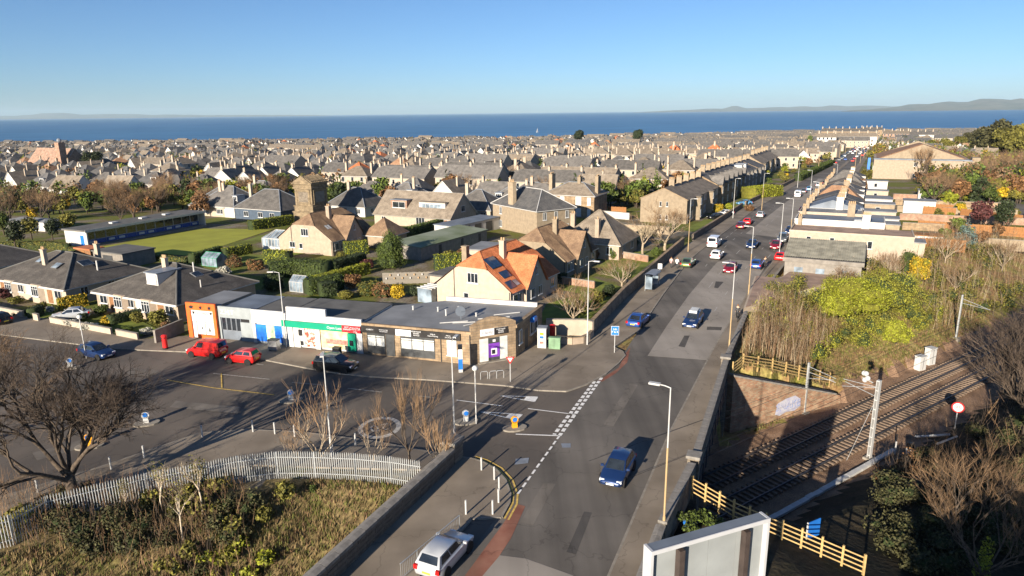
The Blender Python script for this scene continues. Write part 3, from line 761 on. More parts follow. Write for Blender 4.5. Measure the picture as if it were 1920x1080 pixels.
def bush(p, w, h, kind='leaf', label='', group=None, seed=None, d=None, name='bush', cat='bush', n=520, size=.13, rz=None):
    seed = random.randrange(5) if seed is None else seed
    if w >= 3.5:                                 # big bushes get leaves of their own instead of a stretched copy
        r_ = random.Random(seed+int(w*10)); bl = blobs_for(r_, w, d or w, h, 0, 12)+[(math.cos(q)*w*.24, math.sin(q)*(d or w)*.24, h*.2, w*.2, (d or w)*.2, h*.2) for q in (0, 1, 2, 3, 4, 5)]; f = MB(); leaf_cloud(f, r_, bl, min(15000, int(n*w*.9)), .10, 0, .4)
        for b in bl: f.ball(b[:3], 1, 1, 7, 5, (b[3]*.6, b[4]*.6, b[5]*.6), .25, r_)
        s_ = MB(); [s_.tube([(0, 0, -.3), (b[0]*.5, b[1]*.5, b[2]*.5), b[:3]], [.06, .04, .01], 4) for b in bl]
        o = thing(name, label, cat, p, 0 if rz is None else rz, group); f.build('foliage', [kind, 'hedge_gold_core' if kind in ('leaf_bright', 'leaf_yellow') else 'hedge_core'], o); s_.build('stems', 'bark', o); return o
    fm, sm = bush_meshes(kind, seed, n, size)
    o = thing(name, label, cat, p, random.uniform(0, 6.28) if rz is None else rz, group); o.scale = (w/2.0, (d or w)/2.0, h/1.6)
    put('foliage', fm, o); put('stems', sm, o); return o
def twigs(mb, rnd, p, d, L, r, depth, sides, m, spread=.6, up=.1, kids=(2, 4), limit=[0], seglen=3, shrink=.72):
    """recursive branch: a bent tapering tube with side shoots"""
    pts = [Vector(p)]; dr = Vector(d).normalized(); rad = [r]
    for i in range(seglen):
        dr = (dr+Vector((rnd.gauss(0, .14), rnd.gauss(0, .14), rnd.gauss(0, .1)+up*.3))).normalized()
        pts.append(pts[-1]+dr*L/seglen); rad.append(r*(1-(i+1)/seglen*.5))
    if depth == 0: rad[-1] = r*.25
    mb[0 if depth >= 2 else 1].tube(pts, rad, sides if depth >= 2 else 3, 0, cap=False)
    if depth == 0: return
    k = rnd.randint(*kids)
    for i in range(k+1):
        t = rnd.uniform(.45, 1) if i < k else 1
        j = min(len(pts)-2, int(t*seglen)); q = pts[j].lerp(pts[j+1], t*seglen-j) if t < 1 else pts[-1]
        a = rnd.uniform(0, 6.28); ax = dr.orthogonal().normalized(); ax = Matrix.Rotation(a, 3, dr) @ ax
        nd = (dr+ax*spread*rnd.uniform(.6, 1.4)+Vector((0, 0, up))).normalized()
        twigs(mb, rnd, q, nd, L*shrink*rnd.uniform(.75, 1.15), r*(.62 if i < k else .5), depth-1, max(3, sides-1), m, spread, up, kids, limit, seglen, shrink)
def bare_tree_meshes(seed, height=9, r=.28, fork=.3, limbs=5, depth=5, spread=.6, up=.12, kids=(2, 3), bark='bark', twig='twig', lean=0, shrink=.72, limb_out=.75):
    rnd = random.Random(seed); tr, cr = MB(), MB(); mb = (tr, cr)
    zt = height*fork
    path = [Vector((0, 0, -.3)), Vector((rnd.uniform(-.1, .1), rnd.uniform(-.1, .1), zt*.5)), Vector((lean, rnd.uniform(-.1, .1), zt))]
    tr.tube(path, [r*1.35, r, r*.85], 9)
    L = (height-zt)/(1+shrink+shrink**2*.9+shrink**3*.6)
    for i in range(limbs):
        a = 6.283*i/limbs+rnd.uniform(-.4, .4)
        d = Vector((math.cos(a)*limb_out, math.sin(a)*limb_out, rnd.uniform(.6, 1.2)))
        twigs(mb, rnd, path[-1]-Vector((0, 0, rnd.uniform(0, zt*.25))), d, L*rnd.uniform(.85, 1.2), r*.55, depth-1, 6, 0, spread, up, kids, shrink=shrink)
    return tr.mesh('trunk', [bark], True), cr.mesh('crown', [twig])
def bare_tree(p, label, meshes, name='bare_tree', rz=0, scale=1, group=None, cat='tree'):
    o = thing(name, label, cat, p, rz, group); o.scale = scale if hasattr(scale, '__len__') else (scale,)*3
    put('trunk', meshes[0], o); put('crown', meshes[1], o); return o
_LT = {}
def leafy_tree_meshes(kind, seed, w=6, h=8, fork=.28, n=1500, size=.28, conifer=False, k=9):
    key = (kind, seed, w, h, conifer)
    if key in _LT: return _LT[key]
    rnd = random.Random(seed*7+3); tr = MB(); cr = MB()
    tr.tube([(0, 0, -.3), (.05, 0, h*fork), (0, .05, h*.75)], [w*.035, w*.026, w*.01], 7)
    bl = []
    if conifer:
        for i in range(k):
            t = i/(k-1); z = h*(.14+.8*t); rr = w/2*(1-t)**.8*rnd.uniform(.8, 1.1)+.2
            for j in range(4 if t < .75 else 1):
                a = rnd.uniform(0, 6.28); off = rr*.5 if t < .75 else 0
                bl.append((math.cos(a)*off, math.sin(a)*off, z, rr*.6, rr*.6, h*.075))
    else:
        for i in range(k):
            a = rnd.uniform(0, 6.28); rr = rnd.uniform(.2, .62)*w/2; z = h*rnd.uniform(.38, .86); s = rnd.uniform(.24, .4)*w
            bl.append((math.cos(a)*rr, math.sin(a)*rr, z, s*.6, s*.6, s*.5*h/w))
        bl.append((0, 0, h*.62, w*.28, w*.28, h*.26))
    for b in bl: tr.tube([(0, 0, h*fork), (b[0]*.5, b[1]*.5, lerp(h*fork, b[2], .6)), b[:3]], [w*.014, w*.01, .015], 4)
    leaf_cloud(cr, rnd, bl, n, size, 0, .45)
    _LT[key] = (tr.mesh('trunk', ['bark'], True), cr.mesh('crown', [kind])); return _LT[key]
def hedge(pts, w, h, label, kind='leaf', name='hedge', dens=26, size=.12, core='hedge_core', z=None, top=None, group=None):
    """clipped hedge along a polyline: lumpy core with leaf faces standing proud of it"""
    P = [Vector(p) for p in pts]; rnd = random.Random(len(label)+int(P[0].x*7)); base = P[0].copy()
    mb = MB(); lf = MB()
    for a, b in zip(P, P[1:]):
        d = b-a; L = math.hypot(d.x, d.y); d2 = Vector((d.x, d.y, 0))/L; n = Vector((-d2.y, d2.x, 0))*w/2
        k = max(2, int(L/.6)); ring = []
        prof = [(-1, -.1), (-1.02, h*.5), (-.92, h*.95), (-.4, h*1.02), (.4, h*1.0), (.92, h*.95), (1.02, h*.5), (1, -.1)]
        for i in range(k+1):
            c = a.lerp(b, i/k)-base
            for s, zz in prof:
                j = noise.noise(Vector((c.x*1.3+s, c.y*1.3, zz*1.5)))*.14
                v = c+n*(s*(1-.12+j))+Vector((0, 0, zz*(1+j*.5))); mb.v.append(tuple(v))
        q = len(prof); o = len(mb.v)-(k+1)*q
        for i in range(k):
            for j in range(q-1): mb.f.append((o+i*q+j, o+(i+1)*q+j, o+(i+1)*q+j+1, o+i*q+j+1)); mb.m.append(0)
        for i in (0, k): mb.f.append(tuple(o+i*q+j for j in range(q))[::(-1 if i else 1)]); mb.m.append(0)
        for _ in range(int(L*(w+2*h)*dens)):
            t = rnd.random(); u = rnd.uniform(0, w+2*h); c = a.lerp(b, t)-base
            if u < h: s, zz, nn = -1, u, -n
            elif u < h+w: s, zz, nn = (u-h)/w*2-1, h*1.01, Vector((0, 0, 1))
            else: s, zz, nn = 1, u-h-w, n
            v = c+n*s*rnd.uniform(.94, 1.06)+Vector((0, 0, zz+rnd.uniform(-.03, .07)))
            nr = (nn.normalized()+Vector((rnd.gauss(0, .5), rnd.gauss(0, .5), rnd.gauss(0, .5)))).normalized()
            tt = nr.orthogonal().normalized(); tt = Matrix.Rotation(rnd.uniform(0, 6.28), 3, nr) @ tt; qq = nr.cross(tt); s_ = size*rnd.uniform(.6, 1.3)
            lf.add([tuple(v-tt*s_), tuple(v+qq*s_*.7), tuple(v+tt*s_), tuple(v-qq*s_*.7)], [(0, 1, 2, 3)])
    t = thing(name, label, 'hedge', base, 0, group)
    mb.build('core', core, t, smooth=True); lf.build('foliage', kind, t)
    return t
def wall_run(pts, h, th, label, m='harl', cope='kerb', name='garden_wall', cat='wall', z=None, group=None, copeh=.1, course=None):
    base = Vector(pts[0]); t = thing(name, label, cat, base, 0, group); mb = MB(); cp = MB()
    for a, b in zip(pts, pts[1:]):
        a, b = Vector(a)-base, Vector(b)-base; d = Vector((b.x-a.x, b.y-a.y, 0)); L = d.length; d.normalize(); n = Vector((-d.y, d.x, 0))
        k = max(1, int(L/12))
        for i in range(k):
            p, q = a.lerp(b, i/k), a.lerp(b, (i+1)/k); w = n*th/2
            vs = [p-w, q-w, q+w, p+w]; lo = [tuple(v-Vector((0, 0, .5))) for v in vs]; hi = [tuple(v+Vector((0, 0, h))) for v in vs]
            mb.add(lo+hi, [(4, 5, 6, 7), (0, 1, 5, 4), (1, 2, 6, 5), (2, 3, 7, 6), (3, 0, 4, 7)])
        kk = max(1, int(L/1.0)) if L < 90 else int(L/3)
        for i in range(kk):
            p, q = a+(b-a)*(i/kk), a+(b-a)*((i+1)/kk); w = n*(th/2+.04); g = d*.008
            vs = [p-w+g, q-w-g, q+w-g, p+w+g]; lo = [tuple(v+Vector((0, 0, h))) for v in vs]; hi = [tuple(v+Vector((0, 0, h+copeh))) for v in vs]
            cp.add(lo+hi, [(4, 5, 6, 7), (0, 1, 5, 4), (1, 2, 6, 5), (2, 3, 7, 6), (3, 0, 4, 7)])
    mb.build('wall', m, t); cp.build('coping', cope, t); return t
# ---------------------------------------------------------------- generic houses
def house(name, label, loc, rz, w, d, e, rise, roof='hip', wallm='harl_white', roofm='slate', chim=(), wins=(), doors=(), dorm=(), sky=(), cat='house', group=None, axis='x', ov=.4, trim='white', caps=True, base=None, ends=(1, 1), ridge='lead'):
    t = thing(name, label, cat, loc, rz, group); wb = MB(); rb = MB(); R = None
    if roof == 'hip': wb.box(-w/2, w/2, 0, d, -.8, e); R = hip_roof(rb, w, d, e, rise, ov, ends=ends)
    else: gable_walls(wb, w, d, e, rise, axis=axis); gable_roof(rb, w, d, e, rise, ov, axis=axis)
    wb.build('wall', wallm, t); ro = rb.build('roof', [roofm, trim], t)
    if caps and R: ridge_caps(ro, hip_segs(R), .1, ridge)
    for c in chim: chimney(ro, *c)
    for q in wins: window(t, q[0], w, d, *q[1:5], *(q[5:6] or (2,)), **(q[6] if len(q) > 6 else {}))
    for q in doors: door(t, q[0], w, d, *q[1:])
    for q in dorm: dormer(ro, *q[:6], **(q[6] if len(q) > 6 else {}))
    for q in sky: skylight(ro, *q)
    return t
# ================================================================== SHOPS
defm('orange_paint', (.75, .12, .018), .55, var=.10)
defm('shop_grey', (.27, .30, .31), .7, var=.08)
defm('shop_white', (.53, .53, .52), .6, var=.04)
defm('poster_blue', (.02, .16, .62), .4, var=.25, scale=1.2)
defm('poster_lime', (.30, .60, .35), .4, col2=(.75, .78, .45), scale=3)
defm('poster_red', (.72, .08, .05), .4, col2=(.82, .62, .52), scale=2.6, fac=(.42, .56))
defm('poster_sand', (.72, .55, .22), .4, col2=(.80, .70, .48), scale=1.1)
defm('poster_rose', (.45, .20, .16), .4, var=.4, scale=4)
defm('store_green', (.0, .27, .155), .45, var=.06)
defm('fascia_red', (.55, .02, .03), .4, var=.05)
defm('fascia_black', (.028, .026, .026), .4, var=.2)
defm('purple', (.20, .055, .42), .4, var=.08)
defm('shop_charcoal', (.055, .058, .06), .5, var=.2)
defm('white_ink', (.70, .70, .70), .5, var=.02)
defm('grey_ink', (.30, .30, .32), .5, var=.02)
defm('blind_white', (.56, .57, .55), .5, var=.12, scale=2)
SA = G(357, 633); SRZ = math.radians(-16.98)
def shop(name, label, x0, x1, y0, dep, h, wallm, roofm, par=.28):
    t = thing(name, label, 'shop', SA+Vector((math.cos(SRZ)*x0, math.sin(SRZ)*x0, 0)), SRZ)
    w = x1-x0
    MB().box(.0, w-.01, y0+.12, y0+dep, -.3, h-par-.06).build('wall', wallm, t)
    MB().box(0, w-.01, y0+.13, y0+dep+.15, h-par-.05, h-par+.02).build('roof', roofm, t)
    return t, w
def panel(p, name, x0, x1, y, z0, z1, m, th=.06): return MB().box(x0, x1, y-th, y, z0, z1).build(name, m, p)
# --- orange shop
t, w = shop('butcher_shop', 'narrow flat-roofed shop with bright orange frontage at the end of the parade', 0, 4.05, .05, 6.3, 4.3, 'harl_tan', 'felt_grey')
f = MB().box(0, .55, -.1, .17, 0, 4.32).box(w-.42, w-.02, -.1, .17, 0, 4.32).box(.55, w-.42, -.1, .17, 3.45, 4.32).box(1.15, w-.42, -.06, .17, 0, .5).build('frontage', 'orange_paint', t)
panel(t, 'sign_board', .58, w-.45, .06, 2.72, 3.42, 'shop_white'); panel(t, 'fascia', .58, w-.45, .08, 2.1, 2.7, 'blind_white')
text('J & C Mauris', .36, t, (2.05, -.02, 3.1), FRONT, 'grey_ink')
for x in (.9, 3.3): MB().poly([(x-.22, -.015, 3.28), (x, -.015, 2.9), (x+.22, -.015, 3.28), (x+.07, -.015, 3.22), (x, -.015, 3.3), (x-.07, -.015, 3.22)]).build('bull_emblem', 'black', t)
for x, s in ((.75, .34), (2.05, .2), (3.25, .24)): MB().poly([(x-s, -.115, 3.85), (x-s*.6, -.115, 3.62), (x+s*.5, -.115, 3.62), (x+s, -.115, 3.9), (x, -.115, 4.02)]).build('painted_figure', 'black', t)
panel(t, 'door', .6, 1.12, .1, 0, 2.05, 'blind_white'); panel(t, 'window', 1.2, 2.28, .1, .55, 2.05, 'blind_white'); panel(t, 'window', 2.36, w-.5, .1, .55, 2.05, 'blind_white')
MB().poly([(1.62, .03, 1.05), (1.82, .03, 1.3), (1.68, .03, 1.55), (1.86, .03, 1.4), (1.98, .03, 1.6), (1.9, .03, 1.3), (2.02, .03, 1.02), (1.85, .03, 1.2)]).build('painted_figure', 'black', t)
MB().poly([(2.72, .03, .95), (3.0, .03, .95), (2.96, .03, 1.2), (2.82, .03, 1.5), (2.8, .03, 1.2)]).build('painted_figure', 'black', t)
# --- grey shop
t, w = shop('grey_shop', 'pale grey rendered shop with four tall dark panes next to the orange shop', 4.08, 8.58, .35, 6.2, 4.05, 'shop_grey', 'felt_blue')
MB().box(.0, w, .25, .5, 2.75, 4.05).box(0, .25, .25, .5, 0, 2.75).box(2.9, w, .25, .5, 0, 2.35).box(4.15, w, .25, .5, 2.35, 2.75).build('frontage', 'shop_grey', t)
for i in range(4): put('window', winmesh(.62, 1.55, 1, 'glass', 'lead', False), t, (.62+i*.66, .42, 1.2))
panel(t, 'stall_riser', .25, 2.9, .46, 0, 1.18, 'felt_blue'); panel(t, 'fanlight', 2.95, 4.1, .42, 2.38, 2.72, 'black')
text('Z.H.T', .75, t, (1.25, .24, 3.4), FRONT, 'white_ink')
# --- white fronted shop
t, w = shop('white_shop', 'white fronted shop with blue window posters beside the green fascia store', 8.6, 12.82, .3, 6.6, 4.0, 'shop_white', 'felt')
MB().box(0, w, .2, .45, 2.45, 4.0).box(0, .4, .2, .45, 0, 2.45).box(3.85, w, .2, .45, 0, 2.45).build('frontage', 'shop_white', t)
panel(t, 'sign_board', .05, 3.9, .19, 2.5, 3.3, 'blind_white'); text('Morrisons', .58, t, (1.5, .12, 2.9), FRONT, 'grey_ink')
panel(t, 'window', .42, 1.75, .3, .35, 2.3, 'poster_blue'); panel(t, 'window', 1.78, 2.85, .3, .6, 2.3, 'poster_lime'); panel(t, 'window', 2.88, 3.83, .3, .35, 2.3, 'poster_blue')
panel(t, 'stall_riser', .42, 3.83, .32, 0, .33, 'shop_grey')
# --- green fascia store
t, w = shop('convenience_store', 'convenience store with long green fascia, red panels and photo window vinyls', 12.84, 22.5, .1, 7.2, 3.95, 'shop_white', 'felt')
MB().box(0, w, .0, .3, 3.2, 3.92).box(.0, 1.1, .0, .3, 0, 2.45).box(3.9, 4.5, 0, .3, 0, 2.45).box(8.9, w, 0, .3, 0, 2.45).build('frontage', 'shop_white', t)
MB().box(.5, 5.4, -.02, .28, 3.93, 4.72).build('parapet', 'shop_white', t)
fa = panel(t, 'fascia', -.1, 7.4, -.02, 2.48, 3.18, 'store_green', .2)
text('Open Late', .42, fa, (6.5, -.24, 2.83), FRONT, 'white_ink')
fr = panel(t, 'fascia', 7.42, w-.05, -.02, 2.46, 3.2, 'fascia_red', .2)
text('HOT\nDRINKS', .24, fr, (8.0, -.24, 2.92), FRONT, 'white_ink'); text('COSTA', .40, fr, (9.0, -.24, 2.92), FRONT, 'white_ink'); text('coffee', .2, fr, (9.0, -.24, 2.6), FRONT, 'white_ink')
panel(t, 'door', 1.15, 1.95, .12, .1, 2.4, 'blind_white'); panel(t, 'window', 2.0, 2.55, .12, .3, 2.4, 'blind_white')
panel(t, 'window', 2.58, 3.88, .12, .3, 2.4, 'poster_red'); panel(t, 'poster', 1.95, 2.35, .045, .4, .9, 'black', .01); panel(t, 'poster', 1.8, 2.3, .045, 1.5, 2.2, 'black', .01)
panel(t, 'window', 4.6, 8.2, .12, .35, 2.35, 'poster_sand'); panel(t, 'poster', 5.2, 7.9, .055, .9, 1.45, 'poster_rose', .01)
a = panel(t, 'cash_machine', 8.0, 8.95, .02, .35, 2.35, 'store_green', .25); panel(a, 'screen', 8.25, 8.7, -.24, 1.0, 1.6, 'glass', .02)
# --- stone corner shop
t = thing('corner_shop', 'sandstone corner shop with black fascia and curved gable at the junction', 'shop', SA+Vector((math.cos(SRZ)*22.55, math.sin(SRZ)*22.55, 0)), SRZ)
w = 12.3
out = [(0, .05), (w, 0), (w+3.75, 3.25), (w+4.5, 11.4), (w+2, 12.6), (5, 11.0), (0, 7.5)]
MB().prism(out, -.3, 3.35).build('wall', 'stone', t)
inn = [(.1, .25), (w-.1, .2), (w+3.5, 3.35), (w+4.2, 11.3), (w+2, 12.4), (5, 10.9), (.1, 7.4)]
MB().prism(inn, 3.3, 3.46).build('roof', 'felt_grey', t)
MB().box(-.02, w+.02, -.06, .22, 3.36, 3.6).build('cornice', 'stone', t)
MB().box(-.05, 11.2, -.16, -.02, 2.62, 3.34).build('fascia', 'fascia_black', t)
MB().box(4.0, 5.75, -.19, -.165, 2.62, 3.3).build('sign_board', 'white_ink', t)
text('Clarity', .62, t, (4.88, -.2, 2.98), FRONT, 'grey_ink')
text('MORTGAGE\nMONEY\nADVICE', .2, t, (6.35, -.18, 3.0), FRONT, 'white_ink')
text('CLARITY', .22, t, (1.0, -.18, 3.0), FRONT, 'white_ink'); text('MORTGAGES\nINSURANCE', .17, t, (2.6, -.18, 2.98), FRONT, 'white_ink')
text('Wills &\nEstate Planning', .19, t, (8.2, -.18, 2.98), FRONT, 'white_ink'); text('Advice\nyou trust', .19, t, (9.9, -.18, 2.98), FRONT, 'white_ink')
def shopwin(x0, x1, n):
    ww = x1-x0
    MB().box(x0, x1, -.05, .06, .35, 1.12).build('stall_riser', 'shop_charcoal', t); MB().box(x0, x1, -.05, .06, 2.4, 2.62).build('window_head', 'shop_charcoal', t)
    put('window', winmesh(ww, 1.28, n, 'blind_white', 'shop_charcoal', False, .78), t, ((x0+x1)/2, .02, 1.12))
shopwin(.55, 2.65, 2); MB().box(2.75, 3.75, -.06, .06, .2, 2.62).build('door', 'shop_charcoal', t)
shopwin(4.45, 8.3, 3)
put('window', winmesh(1.05, 1.7, 1, 'blind_white', 'frame', True, .6), t, (10.2, .0, .95))
pipe(t, 9.0, -.05, 0, 3.3); pipe(t, w-.1, -.08, 0, 3.3)
# chamfered entrance with curved gable
c0, c1 = Vector((w, 0, 0)), Vector((w+3.75, 3.25, 0)); cd = (c1-c0); CL = cd.length
g = put('entrance_bay', None, t, c0, math.atan2(cd.y, cd.x)); g.empty_display_size = .2
pr = [(0, 3.35)]+[(CL*i/10, 3.75+1.15*math.sin(math.pi*(.12+.76*i/10))) for i in range(11)]+[(CL, 3.35)]
mb = MB(); n_ = len(pr); mb.add([(x, -.04, z) for x, z in pr]+[(x, .35, z) for x, z in pr], [tuple(range(n_)), tuple(range(2*n_-1, n_-1, -1))]+[(i+1, i, i+n_, i+1+n_) for i in range(n_-1)])
mb.build('gable', 'stone', g)
MB().box(1.0, 4.0, -.12, -.02, 3.0, 3.72).build('sign_board', 'white_ink', g); MB().box(2.5, 4.0, -.14, -.11, 3.0, 3.72).build('sign_board', 'fascia_black', g)
text('Clarity', .42, g, (1.75, -.13, 3.35), FRONT, 'grey_ink'); text('MORTGAGE\nMONEY\nADVICE', .18, g, (3.25, -.15, 3.36), FRONT, 'white_ink')
MB().box(.9, 4.0, -.03, .05, .25, 2.7).build('door', 'blind_white', g)
MB().box(1.85, 3.1, -.06, -.02, .25, 2.7).build('display_panel', 'shop_charcoal', g); MB().box(1.85, 3.1, -.075, -.06, .6, 2.1).build('display_panel', 'purple', g)
MB().box(2.15, 2.8, -.09, -.075, .85, 1.55).build('cash_machine_screen', 'white_ink', g); MB().box(2.22, 2.6, -.1, -.09, .95, 1.4).build('cash_machine_screen', 'glass', g)
MB().box(2.35, 2.65, -.085, -.06, 2.25, 2.5).build('emblem', 'white_ink', g)
MB().box(.7, 4.2, -.35, -.04, -.1, .22).build('door_step', 'kerb', g)
# side towards the main road
s0, s1 = c1, Vector((w+4.5, 11.4, 0)); sd = s1-s0
g = put('side_wall', None, t, s0, math.atan2(sd.y, sd.x)); g.empty_display_size = .2
for x in (1.2, 4.6, 6.0): put('window', winmesh(.9, 1.5, 1), g, (x, -.01, 1.3))
MB().box(2.6, 3.5, -.04, .05, .1, 2.3).build('door', 'shop_charcoal', g)
MB().box(4.2, 5.1, -.5, -.02, 2.75, 3.3).build('wall_sign', 'blue_paint', g)
MB().box(0, sd.length, -.15, .3, 3.36, 3.7).build('parapet', 'stone', g)
# roof clutter
d_ = MB(); d_.disc((9.6, 4.2, 4.4), (.55, -.7, .3), .55, .06, 18); d_.cyl(9.6, 4.35, 3.45, 4.3, .05, 6); d_.tube([(9.6, 4.2, 4.3), (10.0, 3.7, 4.6)], .02, 5)
d_.build('satellite_dish', 'felt_blue', t)
for x, y, h in ((6.0, 6.5, .5), (7.5, 5.2, .7), (8.3, 7.0, .6), (10.8, 5.8, .4), (3.0, 6.4, .45)):
    MB().cyl(x, y, 3.45, 3.45+h, .09, 8).cyl(x, y, 3.45+h, 3.5+h, .14, 8).build('roof_vent', 'lamp_grey', t)
for x, y, l, a in ((8.0, 2.2, 3.0, .5), (9.3, 2.6, 2.4, .4), (10.8, 2.0, 2.6, .9), (11.4, 4.6, 3.5, .5), (12.6, 6.5, 3.0, .6)):
    MB().tube([(x, y, 3.56), (x+l*math.cos(a), y+l*math.sin(a), 3.56)], .06, 5).build('roof_pipe', 'lamp_grey', t)
MB().box(5.2, w+4.0, 11.0, 11.35, 3.4, 3.95).build('parapet', 'harl_white', t)
for (u, h_) in ((1.0, .35), (12.2, .3)): pass
# things standing in front of the shops
def signpost(label, p, h, build, r=.04, name='road_sign', cat='sign', m='lamp_grey', rz=0):
    t = thing(name, label, cat, p, rz); MB().cyl(0, 0, -.2, h, r, 8).build('post', m, t); build(t); return t
b = G(515, 658, dz=.12); t = thing('wheelie_bin', 'grey steel waste container standing before the blue posters', 'bin', b, SRZ)
MB().box(-.55, .55, -.35, .35, .08, 1.15).build('body', 'steel', t); MB().box(-.58, .58, -.38, .38, 1.15, 1.24).build('lid', 'dark_grey', t)
for x in (-.4, .4): MB().cyl(x, -.25, 0, .1, .08, 8).build('castor', 'rubber', t)
b = G(633, 672, dz=.12); t = thing('litter_bin', 'black litter bin behind the parked black car', 'bin', b, SRZ)
MB().cbox(0, 0, 0, .8, .55, 1.05).build('body', 'black', t); MB().cbox(0, 0, 1.05, .86, .6, .1).build('lid', 'dark_grey', t)
b = G(864, 700, dz=.12); t = thing('totem_sign', 'slim white and blue totem sign by the stone corner', 'sign', b, SRZ+.4)
MB().cbox(0, 0, 0, .42, .16, .3).build('base', 'lamp_grey', t); MB().cbox(0, 0, .3, .42, .14, 1.1).build('panel', 'blue_paint', t); MB().cbox(0, 0, 1.4, .42, .14, 1.0).build('panel', 'white_ink', t); MB().cbox(0, 0, 2.4, .44, .16, .5).build('display_panel', 'glass', t)
for i, px in enumerate((908, 925, 938)):
    t = thing('cycle_rack', ['leftmost', 'middle', 'rightmost'][i]+' of three steel hoop cycle racks on the corner pavement', 'cycle rack', G(px, 713-i*1.0, dz=.12), .2, 'cycle racks')
    MB().tube([(-.35, 0, -.1), (-.35, 0, .65), (-.25, 0, .78), (.25, 0, .78), (.35, 0, .65), (.35, 0, -.1)], .03, 6).build('hoop', 'galv', t)
def gw(t):
    mb = MB(); mb.add([(-.42, -.05, 2.55), (.42, -.05, 2.55), (0, -.05, 1.85), (-.42, -.03, 2.55), (.42, -.03, 2.55), (0, -.03, 1.85)], [(0, 2, 1), (3, 4, 5), (0, 1, 4, 3), (1, 2, 5, 4), (2, 0, 3, 5)]); mb.build('sign_border', 'red_paint', t)
    mb = MB(); mb.add([(-.25, -.056, 2.46), (.25, -.056, 2.46), (0, -.056, 2.04)], [(0, 2, 1)]); mb.build('sign_face', 'white_ink', t)
signpost('give way sign on a grey post at the pavement corner', G(957, 718, dz=.1), 2.6, gw)
def parking(t):
    MB().box(-.38, .38, -.06, -.03, 2.0, 2.95).build('sign_face', 'blue_paint', t); MB().box(-.41, .41, -.05, -.02, 1.97, 2.98).build('sign_border', 'white_ink', t)
    text('24h\nP & R', .3, t, (0, -.065, 2.48), FRONT, 'white_ink')
signpost('blue rectangular road sign on the kerb build-out', G(1152, 663, dz=.1), 2.9, parking, rz=-.1)
t = thing('telephone_kiosk', 'white poster-covered kiosk beside the stone shop', 'kiosk', G(1017, 652, dz=.12), math.radians(-12))
MB().cbox(0, 0, 0, .95, .95, 2.15).build('body', 'white', t); MB().cbox(0, 0, 2.15, 1.05, 1.05, .16).build('roof', 'lead', t); MB().box(-.4, .4, -.5, -.475, .3, 1.95).build('poster', 'blind_white', t)
for z, m in ((1.5, 'leaf_yellow'), (1.1, 'poster_blue'), (.5, 'poster_rose')): MB().box(-.22, .22, -.51, -.5, z, z+.28).build('print', m, t)
MB().box(.477, .5, -.4, .4, .2, 2.0).build('door', 'glass', t)
def pillar(p, label, h=1.6, r=.26, name='post_box'):
    t = thing(name, label, 'post box', p); MB().cyl(0, 0, 0, .18, r*1.12, 14).build('base', 'black', t)
    MB().cyl(0, 0, .18, h*.88, r, 16).build('body', 'red_paint', t, smooth=False)
    MB().tube([(0, 0, h*.88), (0, 0, h*.91), (0, 0, h*.97), (0, 0, h)], [r*1.15, r*1.18, r*.9, r*.3], 16).build('cap', 'red_paint', t)
    MB().box(-.14, .14, -r-.03, -r+.05, h*.76, h*.8).build('slot', 'black', t); return t
pillar(G(1036, 640, dz=.12), 'red pillar post box between the kiosk and the green cabinet', 1.9, .32)
pillar(G(311, 656, dz=.12), 'red pillar post box on the pavement by the orange shop', 1.65, .27)
t = thing('street_cabinet', 'green telecoms cabinet at the foot of the curved wall', 'cabinet', G(1040, 655, dz=.12), math.radians(-14))
MB().cbox(0, 0, 0, 1.25, .5, 1.2).build('body', 'leaf', t); MB().cbox(0, 0, 1.2, 1.32, .56, .07).build('lid', 'leaf', t)
t.children[0].data.materials[0] = mat('cabinet_green', (.16, .27, .16), .6, var=.15); t.children[1].data.materials[0] = MATS['cabinet_green']
for x in (-.02,): MB().box(x-.01, x+.01, -.262, -.25, .1, 1.15).build('door_seam', 'black', t)
pts = [G(1028, 618, dz=.1), G(1075, 620, dz=.1), G(1092, 628, dz=.1), G(1100, 642, dz=.1)]
wall_run([Vector((3.9, 75.3, .1)), Vector((8.4, 75.0, .1)), Vector((9.2, 74.2, .1))], 1.75, .3, 'tall pale rendered wall behind the green cabinet', 'harl_pale')
pp = [Vector((4.9, 72.0, .1)), Vector((6.6, 71.5, .1)), Vector((7.8, 71.9, .1)), Vector((8.6, 72.9, .1)), Vector((9.0, 74.0, .1))]
wall_run(pp, .75, .3, 'low curved stone wall at the street corner', 'harl', 'stone')
MB().box(1, 1.1, 0, .1, 0, .1)
